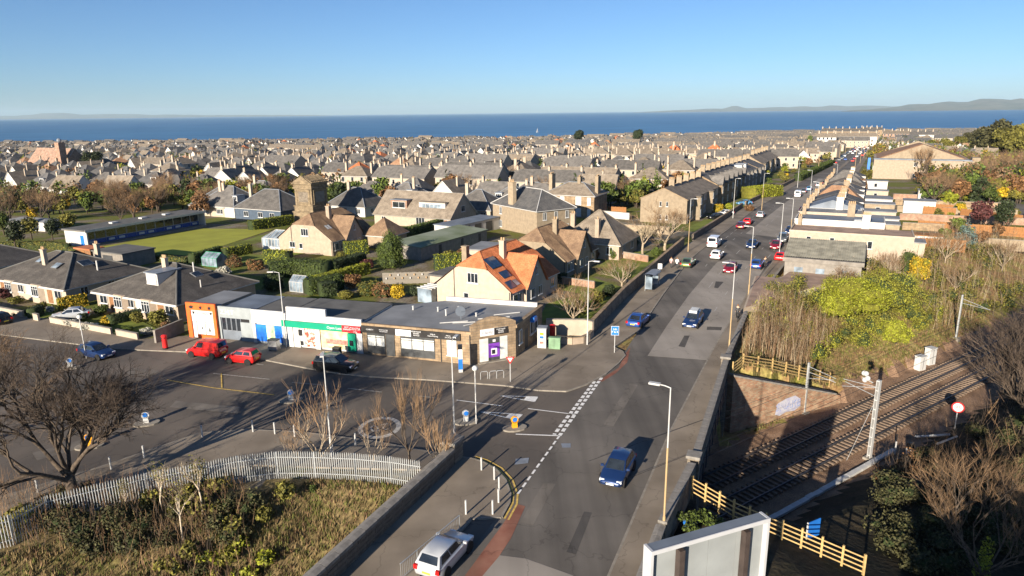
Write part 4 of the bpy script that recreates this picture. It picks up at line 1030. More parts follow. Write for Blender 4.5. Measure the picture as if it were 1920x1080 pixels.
# ================================================================== NEAR HOUSES
def bungalow(label, pa, pb, wall, dorm=None, sky=(), dep=12.5, rise=3.15, chims=(), tint=None):
    c, rz, L = frame2(pa, pb); w = L
    t = thing('bungalow_pair', label, 'house', c, rz); e = 2.6
    MB().box(-w/2, w/2, 0, dep, -.5, e).build('wall', wall, t)
    rb = MB(); R = hip_roof(rb, w, dep, e, rise, .45, rx=dep*.62); ro = rb.build('roof', ['slate_warm', 'white'], t); ridge_caps(ro, hip_segs(R), .12, 'felt')
    sl = math.atan2(rise, dep/2)
    for x, y, pots in chims: chimney(ro, x, y, e+.5, e+rise+.75, .75, .5, pots, 'harl_pale')
    for x, k, ww, hh in sky:                     # on the front slope
        y = dep/2*k; skylight(ro, (x, y, e+rise*(k+.45/(dep/2))*.97+.08), sl, ww, hh)
    if dorm:
        d = dormer(ro, *dorm, wallm='white', roofm='lead', n=3, glass='blind_white'); 
    for s in (-1, 1):                             # mirrored halves: bay, door recess, triple and single windows
        put('window', winmesh(1.5, 1.5, 2, transom=.7), t, (s*w*.405, -.004, .95))
        MB().box(s*w*.30-.55, s*w*.30+.55, -.02, .25, .1, 2.35).build('porch_recess', 'wood_brown', t)
        bay = MB().prism([(s*w*.17-1.25, .0), (s*w*.17-.85, -.55), (s*w*.17+.85, -.55), (s*w*.17+1.25, .0)], -.4, 2.6).build('bay', wall, t)
        put('window', winmesh(1.55, 1.45, 3, transom=.7), bay, (s*w*.17, -.555, .95))
        put('window', winmesh(1.3, 1.4, 2, 'blind_white' if s > 0 else 'glass'), t, (s*w*.06 if s < 0 else w*.045, -.004, 1.0))
        for y in (2.5, 6.5): window(t, 'R' if s > 0 else 'L', w, dep, y, 1.0, 1.1, 1.2)
    gutter(t, -w/2-.4, w/2+.4, -.5, e-.33)
    return t, w, dep, e, rise
t, w, dep, e, rise = bungalow('slate-roofed double bungalow with white box dormer next to the orange shop', (185, 579), (337, 606), 'harl', dorm=(.9, 2.1, 3.55, 2.2, 1.7, 3.6), chims=((-.6, 5.4, 3),), sky=())
R1 = t
for ch in list(t.children):
    if ch.name.startswith('roof'):
        o = skylight(ch, (w*.30, dep*.47, 4.72), math.atan2(rise, dep*.62), 1.3, 1.2, math.radians(90), 'glass'); MB().cyl(w*.24, dep*.5, 4.5, 6.2, .1, 7).build('flue', 'white', ch); MB().cyl(w*.40, dep*.4, 3.0, 4.3, .08, 7).build('flue', 'white', ch)
t, w, dep, e, rise = bungalow('slate-roofed double bungalow with three roof windows behind the parked silver car', (-18, 549), (128, 575), 'harl_pale', chims=((-.5, 3.5, 2), (2.5, 9.5, 2)), sky=((2.6, .52, 1.3, 1.2), (-2.2, .62, 1.0, 1.1)))
for ch in list(t.children):
    if ch.name.startswith('roof'): skylight(ch, (w*.30, dep*.45, 4.68), math.atan2(rise, dep*.62), 1.7, 1.5, math.radians(90), 'glass'); MB().cyl(w*.38, dep*.5, 3.4, 5.0, .12, 7).build('flue', 'white', ch)
t, w, dep, e, rise = bungalow('slate-roofed bungalow at the far end of the bungalow row, cut by the frame', (-190, 522), (-45, 540), 'harl_pale', chims=((0, 5, 3),), sky=((3.5, .5, 1.0, 1.0),))
# --- half-hipped houses with a side gable
def halfhip(label, loc, rz, roofm, wallm, w=11.6, D=12, e=2.7, rg=7.2, cut=5.35, solar=False, chim=True, skyl=False, gab=(3.4, 9.0), extra=None, name='gabled_house', front_win=True):
    t = thing(name, label, 'house', loc, rz); k = (rg-e)/(w/2); xc = (rg-cut)/k; hd = 1.9; h = w/2
    wb = MB()
    for y, rev in ((0, 0), (D, 1)):
        f = [(-h, y, -.5), (h, y, -.5), (h, y, e), (xc, y, cut), (-xc, y, cut), (-h, y, e)]; wb.poly(f if not rev else f[::-1])
    wb.quad((h, 0, -.5), (h, D, -.5), (h, D, e), (h, 0, e)); wb.quad((-h, D, -.5), (-h, 0, -.5), (-h, 0, e), (-h, D, e)); wb.build('wall', wallm, t)
    rb = MB(); ov = .35; zo = e-ov*k*.45; th = .16
    P = lambda x, y, z: (x, y, z+.06)
    for s in (1, -1):
        pts = [P(s*(h+ov), -ov*.6, zo), P(s*(h+ov), D+ov*.6, zo), P(s*xc, D+ov*.6, cut), P(0, D-hd, rg), P(0, hd, rg), P(s*xc, -ov*.6, cut)]
        rb.poly(pts if s > 0 else pts[::-1], 0)
        rb.quad((s*(h+ov), -ov*.6, zo-.1), (s*(h+ov), D+ov*.6, zo-.1), pts[1], pts[0], 1)
    for y, hy, rev in ((-ov*.6, hd, 0), (D+ov*.6, D-hd, 1)):
        f = [P(-xc, y, cut), P(xc, y, cut), P(0, hy, rg)]; rb.poly(f if not rev else f[::-1], 2)
    # side gable towards the road
    y0, y1 = gab; ym = (y0+y1)/2; gx = h+.45; gr = rg-.75; ge = e-.1; gk = (gr-ge)/((y1-y0)/2)
    vx = lambda z: (rg-z)/k                       # where the main slope has height z
    q = [P(gx+.3, y0-.25, ge-.2), P(gx+.3, ym, gr+.05), P(vx(gr), ym, gr+.05), P(vx(ge)+.1, y0-.25, ge-.2)]
    rb.poly(q, 2); q2 = [(x, 2*ym-y, z) for x, y, z in q]; rb.poly(q2[::-1], 0)
    gb = MB(); gb.poly([(gx, y0, -.5), (gx, y1, -.5), (gx, y1, ge), (gx, ym, gr), (gx, y0, ge)]); gb.quad((h-.2, y0, -.5), (gx, y0, -.5), (gx, y0, ge), (h-.2, y0, ge)); gb.quad((gx, y1, -.5), (h-.2, y1, -.5), (h-.2, y1, ge), (gx, y1, ge))
    gb.build('gable_wall', wallm, t)
    ro = rb.build('roof', [roofm, 'white', roofm], t)
    ridge_caps(ro, [((0, hd, rg), (0, D-hd, rg)), ((xc, -.2, cut), (0, hd, rg)), ((-xc, -.2, cut), (0, hd, rg)), ((gx+.3, ym, gr), (vx(gr), ym, gr)), ((vx(ge)+.1, y0-.25, ge-.1), (vx(gr), ym, gr))], .1, roofm)
    # rows of raised rolls down the tiled slope facing the road
    nrm = Vector((k, 0, 1)).normalized(); rl = MB()
    y = .2
    while y < D:
        za, zb = zo, rg-.08
        xa, xb = h+ov, vx(rg-.08)
        if y0-.1 < y < y1+.1:                      # stop at the valley
            zv = ge-.2+min(y-y0+.25, y1-y+.25)*gk
            if zv < rg-.3: za, xa = zv+.15, vx(zv+.15)
        if y < hd: zb = cut+(rg-cut)*y/hd; xb = vx(zb)
        if y > D-hd: zb = cut+(rg-cut)*(D-y)/hd; xb = vx(zb)
        if zb-za > .4: rl.tube([Vector((xa, y, za))+nrm*.05, Vector((xb, y, zb))+nrm*.05], .055, 5, cap=False)
        y += .3
    o = rl.build('tile_rolls', roofm, ro); o['kind'] = 'stuff'
    sl = math.atan(k)
    if chim: chimney(ro, vx(gr)+.6, ym-.9, gr-1.2, rg+1.0, .75, .75, 2, wallm)
    if solar:
        for i, (yy, zz, ww, hh) in enumerate(((2.0, 5.75, 2.5, 1.9), (2.1, 4.35, 2.0, 1.2), (1.2, 3.3, 1.5, 1.3), (2.6, 3.3, 1.0, 1.0))):
            p = Vector((vx(zz), yy, zz))+nrm*.18
            o = MB().box(-ww/2, ww/2, -hh/2, hh/2, -.03, .03, 0).box(-ww/2+.04, ww/2-.04, -hh/2+.04, hh/2-.04, .03, .036, 1).build('solar_panel' if i < 3 else 'skylight', ['black', 'solar_glass' if i < 3 else 'glass_pale'], ro)
            o.location = p; o.rotation_euler = (Matrix.Rotation(math.pi/2, 3, 'Z') @ Matrix.Rotation(sl, 3, 'X')).to_euler()
            if i < 3:
                for j in range(1, 4): MB().box(-ww/2+ww*j/4-.012, -ww/2+ww*j/4+.012, -hh/2+.04, hh/2-.04, .036, .044).build('panel_seam', 'black', o)
    if skyl:
        for yy in (2.2, 2.9): skylight(ro, Vector((vx(4.7), yy, 4.7))+nrm*.1, sl, .55, 1.1, math.pi/2, 'blind_white')
    if front_win: put('window', winmesh(1.7, 1.35, 3), t, (.1, -.004, 3.35))
    put('window', winmesh(.8, 1.0, 1), t, (-1.0, -.004, .9))
    for yy, ww in ((1.2, 1.2), (D-1.6, 1.2), (2.6, .8)): window(t, 'R', w, D, yy, .9, ww, 1.3)
    for yy in (ym-1.1, ym+1.0): put('window', winmesh(1.1, 1.3, 2), t, (gx+.004, yy, .9), math.pi/2)
    put('window', winmesh(.5, 1.1, 1), t, (gx+.004, ym, 3.9), math.pi/2)
    door(t, 'L', w, D, 3, 0)
    pipe(t, -xc-.5, -.06, 0, cut-.3); pipe(t, h-.15, -.06, 0, e)
    return t
defm('solar_glass', (.02, .05, .11), .12, var=.2, spec=.8)
t = halfhip('rendered house with bright orange tiled roof and solar panels behind the corner shop', Vector((-5.2, 87.2, 0)), math.radians(-30), 'tile_orange', 'harl_pale', solar=True, D=13.5)
MB().box(-8.6, -5.8, 2.2, 7.5, -.3, 2.9).build('side_extension', 'harl_pale', t); MB().box(-8.8, -5.9, 2.0, 7.7, 2.95, 3.2).build('flat_roof', 'felt', t)
ro = [c for c in t.children if c.name.startswith('roof')][0]
chimney(ro, -5.4, 6.6, 2.5, 6.6, .8, .8, 0, 'harl_tan')
lt = MB(); lt.box(-8.2, -5.9, -1.2, 2.0, 0, 2.0, 0); [lt.box(-8.3, -5.8, -1.2+i*.8, -1.15+i*.8, 1.9, 2.1, 1) for i in range(4)]; lt.build('lean_to', ['glass_pale', 'white'], t)
halfhip('rendered house with dark ribbed brown tiles behind the orange-roofed house', G(953, 540, 0)+Vector((1.2, 12.5, 0)), math.radians(-29), 'tile_brown2', 'harl_tan', solar=False, D=12.5, front_win=False) if 'tile_brown2' in MATS else None
M['tile_dark'] = rowmat('tile_dark', (.15, .095, .06), (.25, .165, .10), per=.3)
halfhip('rendered house with dark ribbed brown tiles behind the orange-roofed house', Vector((3.2, 105.5, 0)), math.radians(-29), 'tile_dark', 'harl_tan', D=12.5, front_win=False)
th_ = halfhip('rendered gabled house with brown tiles and white conservatory beside the bowling green', Vector((-38.2, 124.6, 0)), math.radians(-24), 'tile_dark', 'harl', D=13, skyl=True, w=12.4)
put('window', winmesh(1.3, 1.1, 2), th_, (-3.0, -.004, 1.0))
# conservatory on its left flank
cv = MB(); fr = MB()
cx0, cx1, cy0, cy1 = -11.0, -6.3, .6, 5.2
cv.box(cx0+.06, cx1, cy0+.06, cy1-.06, .6, 2.1, 0)
pk = ((cx0+1.6, (cy0+cy1)/2, 3.5), (cx1, (cy0+cy1)/2, 3.5)); c4 = [(cx0, cy0, 2.15), (cx1, cy0, 2.15), (cx1, cy1, 2.15), (cx0, cy1, 2.15)]
cv.add(c4+list(pk), [(0, 1, 5, 4), (2, 3, 4, 5), (3, 0, 4)], 0)
con = cv.build('conservatory', ['glass_pale'], th_)
fr.box(cx0, cx1, cy0, cy1, -.2, .6, 0).box(cx0, cx1, cy0, cy1, 2.08, 2.2, 0)
for i in range(7): x = lerp(cx0, cx1, i/6); fr.box(x-.05, x+.05, cy0-.02, cy0+.06, .6, 2.1)
for i in range(5): y = lerp(cy0, cy1, i/4); fr.box(cx0-.02, cx0+.06, y-.05, y+.05, .6, 2.1)
for i in range(7):
    x = lerp(cx0, cx1, i/6); q = Vector(pk[0]) if x < pk[0][0] else Vector((x, pk[0][1], 3.5)); fr.tube([(x, cy0, 2.2), q+Vector((0, 0, .04))], .05, 4); fr.tube([(x, cy1, 2.2), q+Vector((0, 0, .04))], .05, 4)
for i in range(4): y = lerp(cy0, cy1, i/3); fr.tube([(cx0, y, 2.2), Vector(pk[0])+Vector((0, 0, .04))], .05, 4)
fr.tube([pk[0], pk[1]], .07, 5); fr.build('frame', 'white', con)
# annexe behind it
MB().box(6.6, 12.5, 9.0, 15, -.4, 2.7).build('annexe_wall', 'harl_tan', th_); rb = MB(); hip_roof(rb, 6.0, 6.2, 2.7, 2.9, .4, cx=9.5, y0=8.9); rb.build('annexe_roof', ['tile_dark', 'white'], th_)
# --- pyramid roofed brown house by the road
house('hipped_house', 'rendered house with pyramid roof of brown tiles and two white roof windows', Vector((13.6, 118.0, 0)), math.radians(-27), 11, 10.5, 2.9, 4.9, 'hip', 'harl', 'tile_tan', chim=((-4.2, 3.0, 2.9, 7.2, .8, .8, 2, 'harl'), (1.2, 1.0, 2.9, 6.8, .7, .9, 1, 'harl')), ridge='tile_tan',
      wins=(('F', 3.8, .9, 1.2, 1.3), ('F', -3.5, .9, 1.3, 1.3), ('R', 2.5, .9, 1.2, 1.4), ('R', 7.5, .9, 1.4, 1.4)), sky=(((-1.6, 2.6, 5.15), math.atan2(4.9, 5.25), .8, 1.0, 0, 'glass_pale'), ((3.55, 4.6, 4.55), math.atan2(4.9, 5.5), .7, 1.5, math.pi/2, 'blind_white'), ((3.55, 5.8, 4.55), math.atan2(4.9, 5.5), .7, 1.5, math.pi/2, 'blind_white')))
# --- tall harled villa with a massive chimney stack
house('villa', 'tall harled house with slate hip roof and massive chimney stack with four pots', Vector((.6, 148.5, -.4)), math.radians(-56), 17.0, 10.0, 5.6, 3.6, 'hip', 'harl_tan', 'slate_dark', chim=((-1.5, .6, 3, 10.6, 1.9, .9, 4, 'harl_tan'),),
      wins=(('F', -5.2, 3.4, .9, 1.6), ('F', -5.2, .5, .9, 1.5), ('R', 2.0, 3.4, .9, 1.6), ('R', 5.0, 3.4, .9, 1.6), ('R', 8.0, 3.4, .9, 1.6), ('R', 8.0, .5, .9, 1.6)), ridge='white')
# --- sandstone villa with twin bays
house('stone_villa', 'sandstone villa with canted two-storey bays and tall end chimneys', Vector((14.5, 171.5, -.9)), math.radians(-27), 13.5, 9.5, 5.8, 2.7, 'hip', 'stone', 'tile_tan', chim=((-6.3, 4, 5.5, 10.4, .9, 2.2, 4, 'harl_tan'), (1.0, 5, 6, 9.8, .8, 1.6, 3, 'harl_tan'), (6.2, 4, 5.5, 10.2, .8, 2.0, 3, 'harl_tan')),
      wins=(('F', -4.2, 3.5, .9, 1.7, 1), ('F', -1.8, 3.4, 1.2, 1.9, 1, dict(glass='blind_white')), ('F', 2.6, 3.4, 1.5, 2.0, 2, dict(glass='blind_white')), ('F', 2.6, .6, 1.5, 2.0, 2, dict(glass='blind_white')), ('F', 5.4, 3.4, .9, 1.9, 1, dict(glass='blind_white')), ('F', 5.4, .6, .9, 1.9, 1, dict(glass='blind_white')), ('R', 3, .8, .8, 1.3, 1), ('R', 4.6, .8, .8, 1.3, 1)))
# --- chalet house with wide dormers
t = house('chalet_house', 'brown-roofed chalet house with a brick dormer and a wide white dormer', Vector((-23.3, 158.4, -.6)), math.radians(-27), 21.5, 11.5, 2.6, 4.9, 'gable', 'harl_pale', 'tile_tan', wins=(('F', -8, .7, 1.2, 1.3), ('F', 2.5, .3, 2.4, 2.0, 3), ('F', 6.8, .8, 1.7, 1.1), ('R', 5.5, 3.4, 1.6, 1.4), ('R', 5.5, .9, 1.6, 1.2)), doors=(('F', 9.5, 0),))
ro = [c for c in t.children if c.name.startswith('roof')][0]
dormer(ro, -4.4, 1.4, 3.2, 4.6, 2.6, 4.4, 'brick', 'felt_blue', 2, winh=1.4); d = dormer(ro, 4.6, 1.9, 3.4, 7.2, 2.2, 3.8, 'white', 'tile_tan', 5, 'glass_pale', winh=1.3)
# --- long workshop with mossy flat roof, white shed behind
c, rz, L = frame2((790, 489), (913, 453)); M['moss_roof'] = mat('moss_roof', (.13, .165, .085), .95, col2=(.24, .27, .20), scale=.18)
t = thing('workshop', 'long low workshop with moss-green sheet roof beyond the tall laurel', 'shed', c, rz)
MB().box(-L/2, L/2, 0, 6.6, -.4, 2.3).build('wall', 'harl_grey', t); mb = MB(); mb.add([(-L/2-.2, -.2, 2.32), (L/2+.2, -.2, 2.32), (L/2+.2, 6.9, 2.75), (-L/2-.2, 6.9, 2.75), (-L/2-.2, -.2, 2.45), (L/2+.2, -.2, 2.45), (L/2+.2, 6.9, 2.9), (-L/2-.2, 6.9, 2.9)], [(4, 5, 6, 7), (0, 1, 5, 4), (1, 2, 6, 5), (2, 3, 7, 6), (3, 0, 4, 7), (3, 2, 1, 0)]); mb.build('roof', 'moss_roof', t)
for x in (-5, 2, 8): MB().box(x-.4, x+.4, -.05, .02, 0, 2.0).build('door', 'dark_grey', t)
t = thing('flat_roofed_garage', 'white shed with pale sheet roof between the workshop and the tall villa', 'shed', Vector((-7.2, 146.5, -.3)), math.radians(55))
MB().box(-8, 8, 0, 5.5, -.4, 2.5).build('wall', 'white', t); MB().box(-8.2, 8.2, -.2, 5.7, 2.5, 2.65).build('roof', 'felt_blue', t)
for x in (-4, 0, 4): MB().box(x-1.2, x+1.2, -.05, .02, 0, 2.1).build('door', 'dark_grey', t)
t = thing('garage', 'small cream flat-roofed garage beside the ribbed brown roof', 'garage', Vector((-5.0, 113.0, 0)), math.radians(-20))
MB().box(-2.9, 2.9, 0, 7, -.3, 2.5).build('wall', 'harl_pale', t); MB().box(-3.1, 3.1, -.2, 7.2, 2.5, 2.7).build('roof', 'felt_grey', t); MB().box(-1.3, 1.3, -.06, .02, 0, 2.1).build('door', 'white', t)
t = thing('garage', 'dark flat-roofed garage behind the double bungalows', 'garage', G(205, 500)+Vector((0, 0, 0)), math.radians(-27))
MB().box(-4, 4, 0, 6, -.3, 2.4).build('wall', 'harl_grey', t); MB().box(-4.2, 4.2, -.2, 6.2, 2.4, 2.6).build('roof', 'felt', t); MB().box(-1.3, 1.3, -.06, .02, 0, 2.0).build('door', 'dark_grey', t)
t = thing('garden_shed', 'small orange-brown shed roof by the bowling green hedge', 'shed', G(158, 488), math.radians(-27))
MB().box(-2.2, 2.2, 0, 2.4, -.2, 2.0).build('wall', 'wood_brown', t); MB().box(-2.4, 2.4, -.2, 2.6, 2.0, 2.2).build('roof', 'tile_orange', t); MB().box(-.5, .5, -.05, .02, 0, 1.8).build('door', 'wood_orange', t)
def glasshouse(label, p, rz, w=2.6, d=2.0, frm='green_paint'):
    t = thing('greenhouse', label, 'greenhouse', p, rz); g = MB(); g.box(-w/2, w/2, 0, d, 0, 1.5); g.add([(-w/2, 0, 1.5), (w/2, 0, 1.5), (w/2, d, 1.5), (-w/2, d, 1.5), (-w/2, d/2, 2.3), (w/2, d/2, 2.3)], [(0, 1, 5, 4), (2, 3, 4, 5), (3, 0, 4), (1, 2, 5)])
    g.build('pane', 'glass_pale', t); f = MB()
    for i in range(5): x = lerp(-w/2, w/2, i/4); f.tube([(x, -.01, 0), (x, -.01, 1.5), (x, d/2, 2.32), (x, d+.01, 1.5), (x, d+.01, 0)], .035, 4)
    for y, z in ((0, 1.5), (d/2, 2.32), (d, 1.5), (0, .05)): f.tube([(-w/2, y, z), (w/2, y, z)], .035, 4)
    f.build('frame', frm, t)
glasshouse('green-framed greenhouse in the hedge below the bowling green', G(393, 500), -.4, 3.4, 2.4)
glasshouse('small pale greenhouse behind the flat shop roofs', G(556, 548), -.4, 2.4, 2.0, 'white')
# --- ornate sandstone tower
tz = G(577, 424); TW = 5.0
t = thing('stone_tower', 'ornate square sandstone tower with pedimented top and blind panels', 'tower', Vector((-49.0, 168.0, -.8)), math.radians(-27), scale=(1, 1, .80))
M['tower_stone'] = stonemat('tower_stone', (.20, .15, .09), (.27, .205, .125), (.14, .11, .08))
def st(name, w, z0, z1, m='tower_stone'): return MB().box(-w/2, w/2, -w/2, w/2, z0, z1).build(name, m, t)
st('base', 6.4, -.5, 3.4); st('base_cornice', 6.7, 3.4, 3.8); st('lower_stage', 5.9, 3.8, 5.2); st('string_course', 6.2, 5.2, 5.5); st('shaft', 5.4, 5.5, 10.6); st('cornice', 6.0, 10.6, 11.1); st('frieze', 5.6, 11.1, 12.0); st('top_cornice', 6.3, 12.0, 12.4); st('attic', 5.4, 12.4, 13.0)
for rz_, m in ((0, 0), (math.pi/2, 1), (math.pi, 2), (-math.pi/2, 3)):
    R = Matrix.Rotation(rz_, 4, 'Z')
    o = MB().box(-1.9, 1.9, -2.78, -2.70, 6.3, 10.0, 0).box(-1.5, 1.5, -2.80, -2.78, 6.6, 9.7, 1).box(-2.15, -1.9, -2.86, -2.7, 6.1, 10.2, 0).box(1.9, 2.15, -2.86, -2.7, 6.1, 10.2, 0).box(-2.15, 2.15, -2.88, -2.7, 10.1, 10.4, 0).box(-2.3, 2.3, -2.9, -2.7, 5.9, 6.2, 0).build('blind_panel', ['tower_stone', 'harl_grey' if m else 'stone_dark'], t); o.rotation_euler = (0, 0, rz_)
    o = MB(); o.add([(-2.9, -3.1, 12.4), (2.9, -3.1, 12.4), (0, -3.1, 14.6), (-2.9, -2.7, 12.4), (2.9, -2.7, 12.4), (0, -2.7, 14.6)], [(0, 1, 2), (5, 4, 3), (1, 4, 5, 2), (3, 0, 2, 5)]); 
    if m % 2 == 0: o.build('pediment', 'tower_stone', t).rotation_euler = (0, 0, rz_)
rf = MB()
rf.add([(-3.0, -2.8, 12.45), (3.0, -2.8, 12.45), (3.0, 2.8, 12.45), (-3.0, 2.8, 12.45), (0, -2.8, 14.2), (0, 2.8, 14.2)], [(1, 2, 5, 4), (3, 0, 4, 5), (0, 1, 4), (2, 3, 5)]); ro = rf.build('roof', 'stone_dark', t)
for i in range(10):
    y = -2.6+i*.58
    for s in (-1, 1): MB().tube([(s*3.05, y, 12.5), (s*1.6, y, 13.5), (0, y, 14.3)], .13, 5).build('roof_rib', 'tower_stone', ro)
# --- bowling clubhouse: long white pavilion with blue dado and glazed front
defm('club_blue', (.02, .07, .30), .5, var=.2)
c, rz, L = frame2((163, 463), (384, 426)); t = thing('bowling_pavilion', 'long white bowling pavilion with glazed front and blue panels', 'pavilion', c, rz)
MB().box(-L/2, L/2, 1.3, 6.2, -.4, 3.3).build('wall', 'white', t); MB().box(-L/2-.3, L/2+.3, -.6, 6.6, 3.3, 3.6).build('roof', 'felt', t); MB().box(-L/2-.32, L/2+.32, -.66, -.6, 3.15, 3.65).build('fascia', 'white', t)
MB().box(-L/2, L/2, -.6, 1.3, -.4, .35).build('terrace', 'kerb', t)
MB().box(-L/2-.02, -L/2+.25, -.5, 6.2, -.3, 3.3).build('end_wall', 'white', t); MB().box(-L/2-.06, -L/2-.02, .5, 1.5, .3, 2.5).build('end_door', 'blue_paint', t); MB().box(L/2-.25, L/2, -.5, 1.3, -.3, 3.3).build('end_wall', 'white', t)
for i in range(12):
    x = -L/2+.5+(L-1)*i/12; ww = (L-1)/12
    MB().box(x+.06, x+ww-.06, 1.2, 1.28, .4, 1.25).build('dado_panel', 'club_blue', t)
    put('window', winmesh(ww-.1, 1.75, 1, 'glass', 'white', False), t, (x+ww/2, 1.26, 1.3))
    if i % 3 != 1: MB().box(x+.5, x+ww-.5, 1.17, 1.2, .6, 1.05).build('banner', 'blind_white', t)
for x in (-6, 1, 7): MB().box(x-.7, x+.7, 2.5, 3.6, 3.6, 3.9).build('rooflight', 'white', t)
defm('club_wall_shade', (.06, .085, .12), .7, var=.15)  # dark blue-grey: shadow on the club house painted into its wall colour
# second club building and hipped houses behind
house('club_house', 'slate-hipped club house with blue walls behind the bowling pavilion', Vector((-64.5, 173, -.9)), math.radians(-27), 16, 11, 3.0, 4.3, 'hip', 'club_wall_shade', 'slate', chim=((-6, 4, 4, 8.6, .8, .6, 2),), wins=(('F', -4, .8, 1.6, 1.3), ('F', 1, .8, 1.6, 1.3), ('F', 5, .8, 1.6, 1.3)))
ro = None
house('hipped_house', 'slate-roofed house with a white dormer peeping over the bowling pavilion', Vector((-78.5, 181, -1)), math.radians(-27), 14, 11, 3.0, 4.6, 'hip', 'harl_white', 'slate', chim=((-2, 4, 5, 9, .8, .6, 2),), dorm=((5.2, 2.2, 4.0, 1.6, 1.5, 2.6, dict(n=2)),), wins=(('F', -4, .8, 1.4, 1.3), ('F', 2, .8, 1.4, 1.3), ('R', 4, .8, 1.4, 1.3)))
house('shed_house', 'long low cream outbuilding with a white roof left of the pavilion', G(48, 432), math.radians(-20), 13, 5, 2.2, .5, 'hip', 'harl_white', 'felt_grey', caps=False, doors=(('F', 2, 0),), wins=(('F', -3, .8, 1.2, .9),), cat='shed')
# --- white bungalows around the tower
for i, (px, py, w, lab, dm, ch) in enumerate((
        (648, 405, 13, 'white bungalow with slate hips right behind the stone tower', None, -2), (745, 391, 12, 'white bungalow with hipped slate roof left of the red-capped turret', (3.2, 1.8, 3.7, 2.0, 1.5, 2.6), 3),
        (470, 385, 14, 'grey-harled bungalow with slate hips and tall chimney left of the stone tower', None, -2), (985, 392, 14, 'cream bungalow with two white dormers behind the tall villa', (-2.4, 2.0, 3.8, 2.4, 1.6, 2.8), 0), (945, 402, 12, 'cream slate-roofed bungalow with twin dormers above the white shed', (-2.6, 2.0, 3.8, 2.0, 1.5, 2.6), 0.4),
        (880, 412, 12, 'dark slate bungalow tucked behind the chalet house gable', None, -3), (390, 405, 13, 'slate-roofed bungalow in the row right above the bowling green corner', None, 2))):
    p = G(px, py)
    t = house('bungalow', lab, p, math.radians(-27), w, 10.5, 2.8, 4.2, 'hip', 'harl_white' if i < 3 else 'harl_pale', 'slate', chim=((ch, 4.4, 4, 8.4, .8, .55, 2),), wins=(('F', -w*.33, .8, 1.5, 1.3, 3), ('F', 0, .8, 1.3, 1.3), ('F', w*.33, .8, 1.5, 1.3, 3), ('R', 3, .8, 1.1, 1.2), ('R', 7, .8, 1.1, 1.2), ('L', 5, .8, 1.1, 1.2)), doors=(('F', -w*.16, 0),), dorm=(dm,) if dm else ())
    if i in (3, 4): dormer([c for c in t.children if c.name.startswith('roof')][0], 3.0, 2.0, 3.8, 1.9, 1.5, 2.6, n=2)
t = house('turret_house', 'small turret house with bright orange pyramid roof among grey slates', G(664, 352), math.radians(-27), 8, 8, 6.2, 3.4, 'hip', 'harl_white', 'tile_orange', wins=(('F', -2, 3.6, 1.0, 1.3), ('F', 2, 3.6, 1.0, 1.3), ('R', 4, 3.6, 1.0, 1.3)), ridge='tile_orange')
# ================================================================== TERRACES ALONG THE MAIN ROAD
UR = Vector((math.cos(math.radians(62.8)), math.sin(math.radians(62.8)), 0)); URN = Vector((UR.y, -UR.x, 0))
def terrace_unit(label, p, rz, w=7.4, d=10.5, e=5.6, rise=2.5, wallm='harl_tan', roofm='tile_tan', bays=True, pair=True, dark=False, name='terraced_house', group=None, chim_front=False, gable_wins=False):
    """two-storey house whose front (local -y) looks onto the road"""
    t = thing(name, label, 'house', p, rz, group)
    wb = MB(); gable_walls(wb, w-.02, d, e, rise); wb.build('wall', wallm, t); rb = MB(); gable_roof(rb, w-.02, d, e, rise, .25); ro = rb.build('roof', [roofm, 'stone'], t)
    chimney(ro, w/2-.4, d/2, e+rise-1.2, e+rise+1.5, .6, 1.3, 4, 'harl_tan')
    for z, h in ((.7, 1.8), (3.8, 1.7)):
        put('window', winmesh(.9, h, 1, 'glass_pale' if dark else 'glass'), t, (w*.30, -.004, z)); put('window', winmesh(.9, h, 1, 'glass_pale'), t, (w*.08, -.004, z)) if not bays or z > 3 else None
    if bays:
        b = MB().prism([(-w*.44, 0), (-w*.34, -1.25), (-w*.07, -1.25), (w*.03, 0)], -.4, e-.2).build('bay', wallm, t)
        for z in (.8, 3.8): put('window', winmesh(w*.22, 1.7, 2, 'glass_pale'), b, (-w*.2, -1.255, z))
        MB().prism([(-w*.46, .1), (-w*.35, -1.35), (-w*.06, -1.35), (w*.05, .1)], e-.2, e+.15).build('bay_roof', roofm, b)
    else: door(t, 'F', w, d, -w*.3, 0)
    for u in (-w*.25, w*.2): window(t, 'B', w, d, u, 3.7, .9, 1.4)
    if gable_wins:
        for y in (d*.42, d*.56): window(t, 'L', w, d, y, 3.9, .5, 1.1, 1); window(t, 'L', w, d, y, .8, .5, 1.1, 1)
    return t
ORD = ['first', 'second', 'third', 'fourth', 'fifth', 'sixth', 'seventh', 'eighth', 'ninth', 'tenth', 'eleventh', 'twelfth', 'thirteenth', 'fourteenth']
RZR = math.radians(62.8)                     # a front facing the road from its left side
start = Vector((40.6, 157.2, 0)); s = 0
for i in range(5):                            # first row, flush fronts
    p = start+UR*(s+3.7); p.z = gz(p.y)
    terrace_unit(ORD[i]+' house of the tan-roofed stone terrace, counted from the bare tree', p, RZR, bays=(i % 2 == 1), wallm='stone_side', d=11, roofm='tile_tan', group='near terrace on the left of the road', gable_wins=(i == 0)) if 'stone_side' in MATS else terrace_unit(ORD[i]+' house of the tan-roofed stone terrace, counted from the bare tree', p, RZR, bays=(i % 2 == 1), wallm='harl_tan', d=11, group='near terrace on the left of the road', gable_wins=(i == 0))
    s += 7.4
s += 1.0
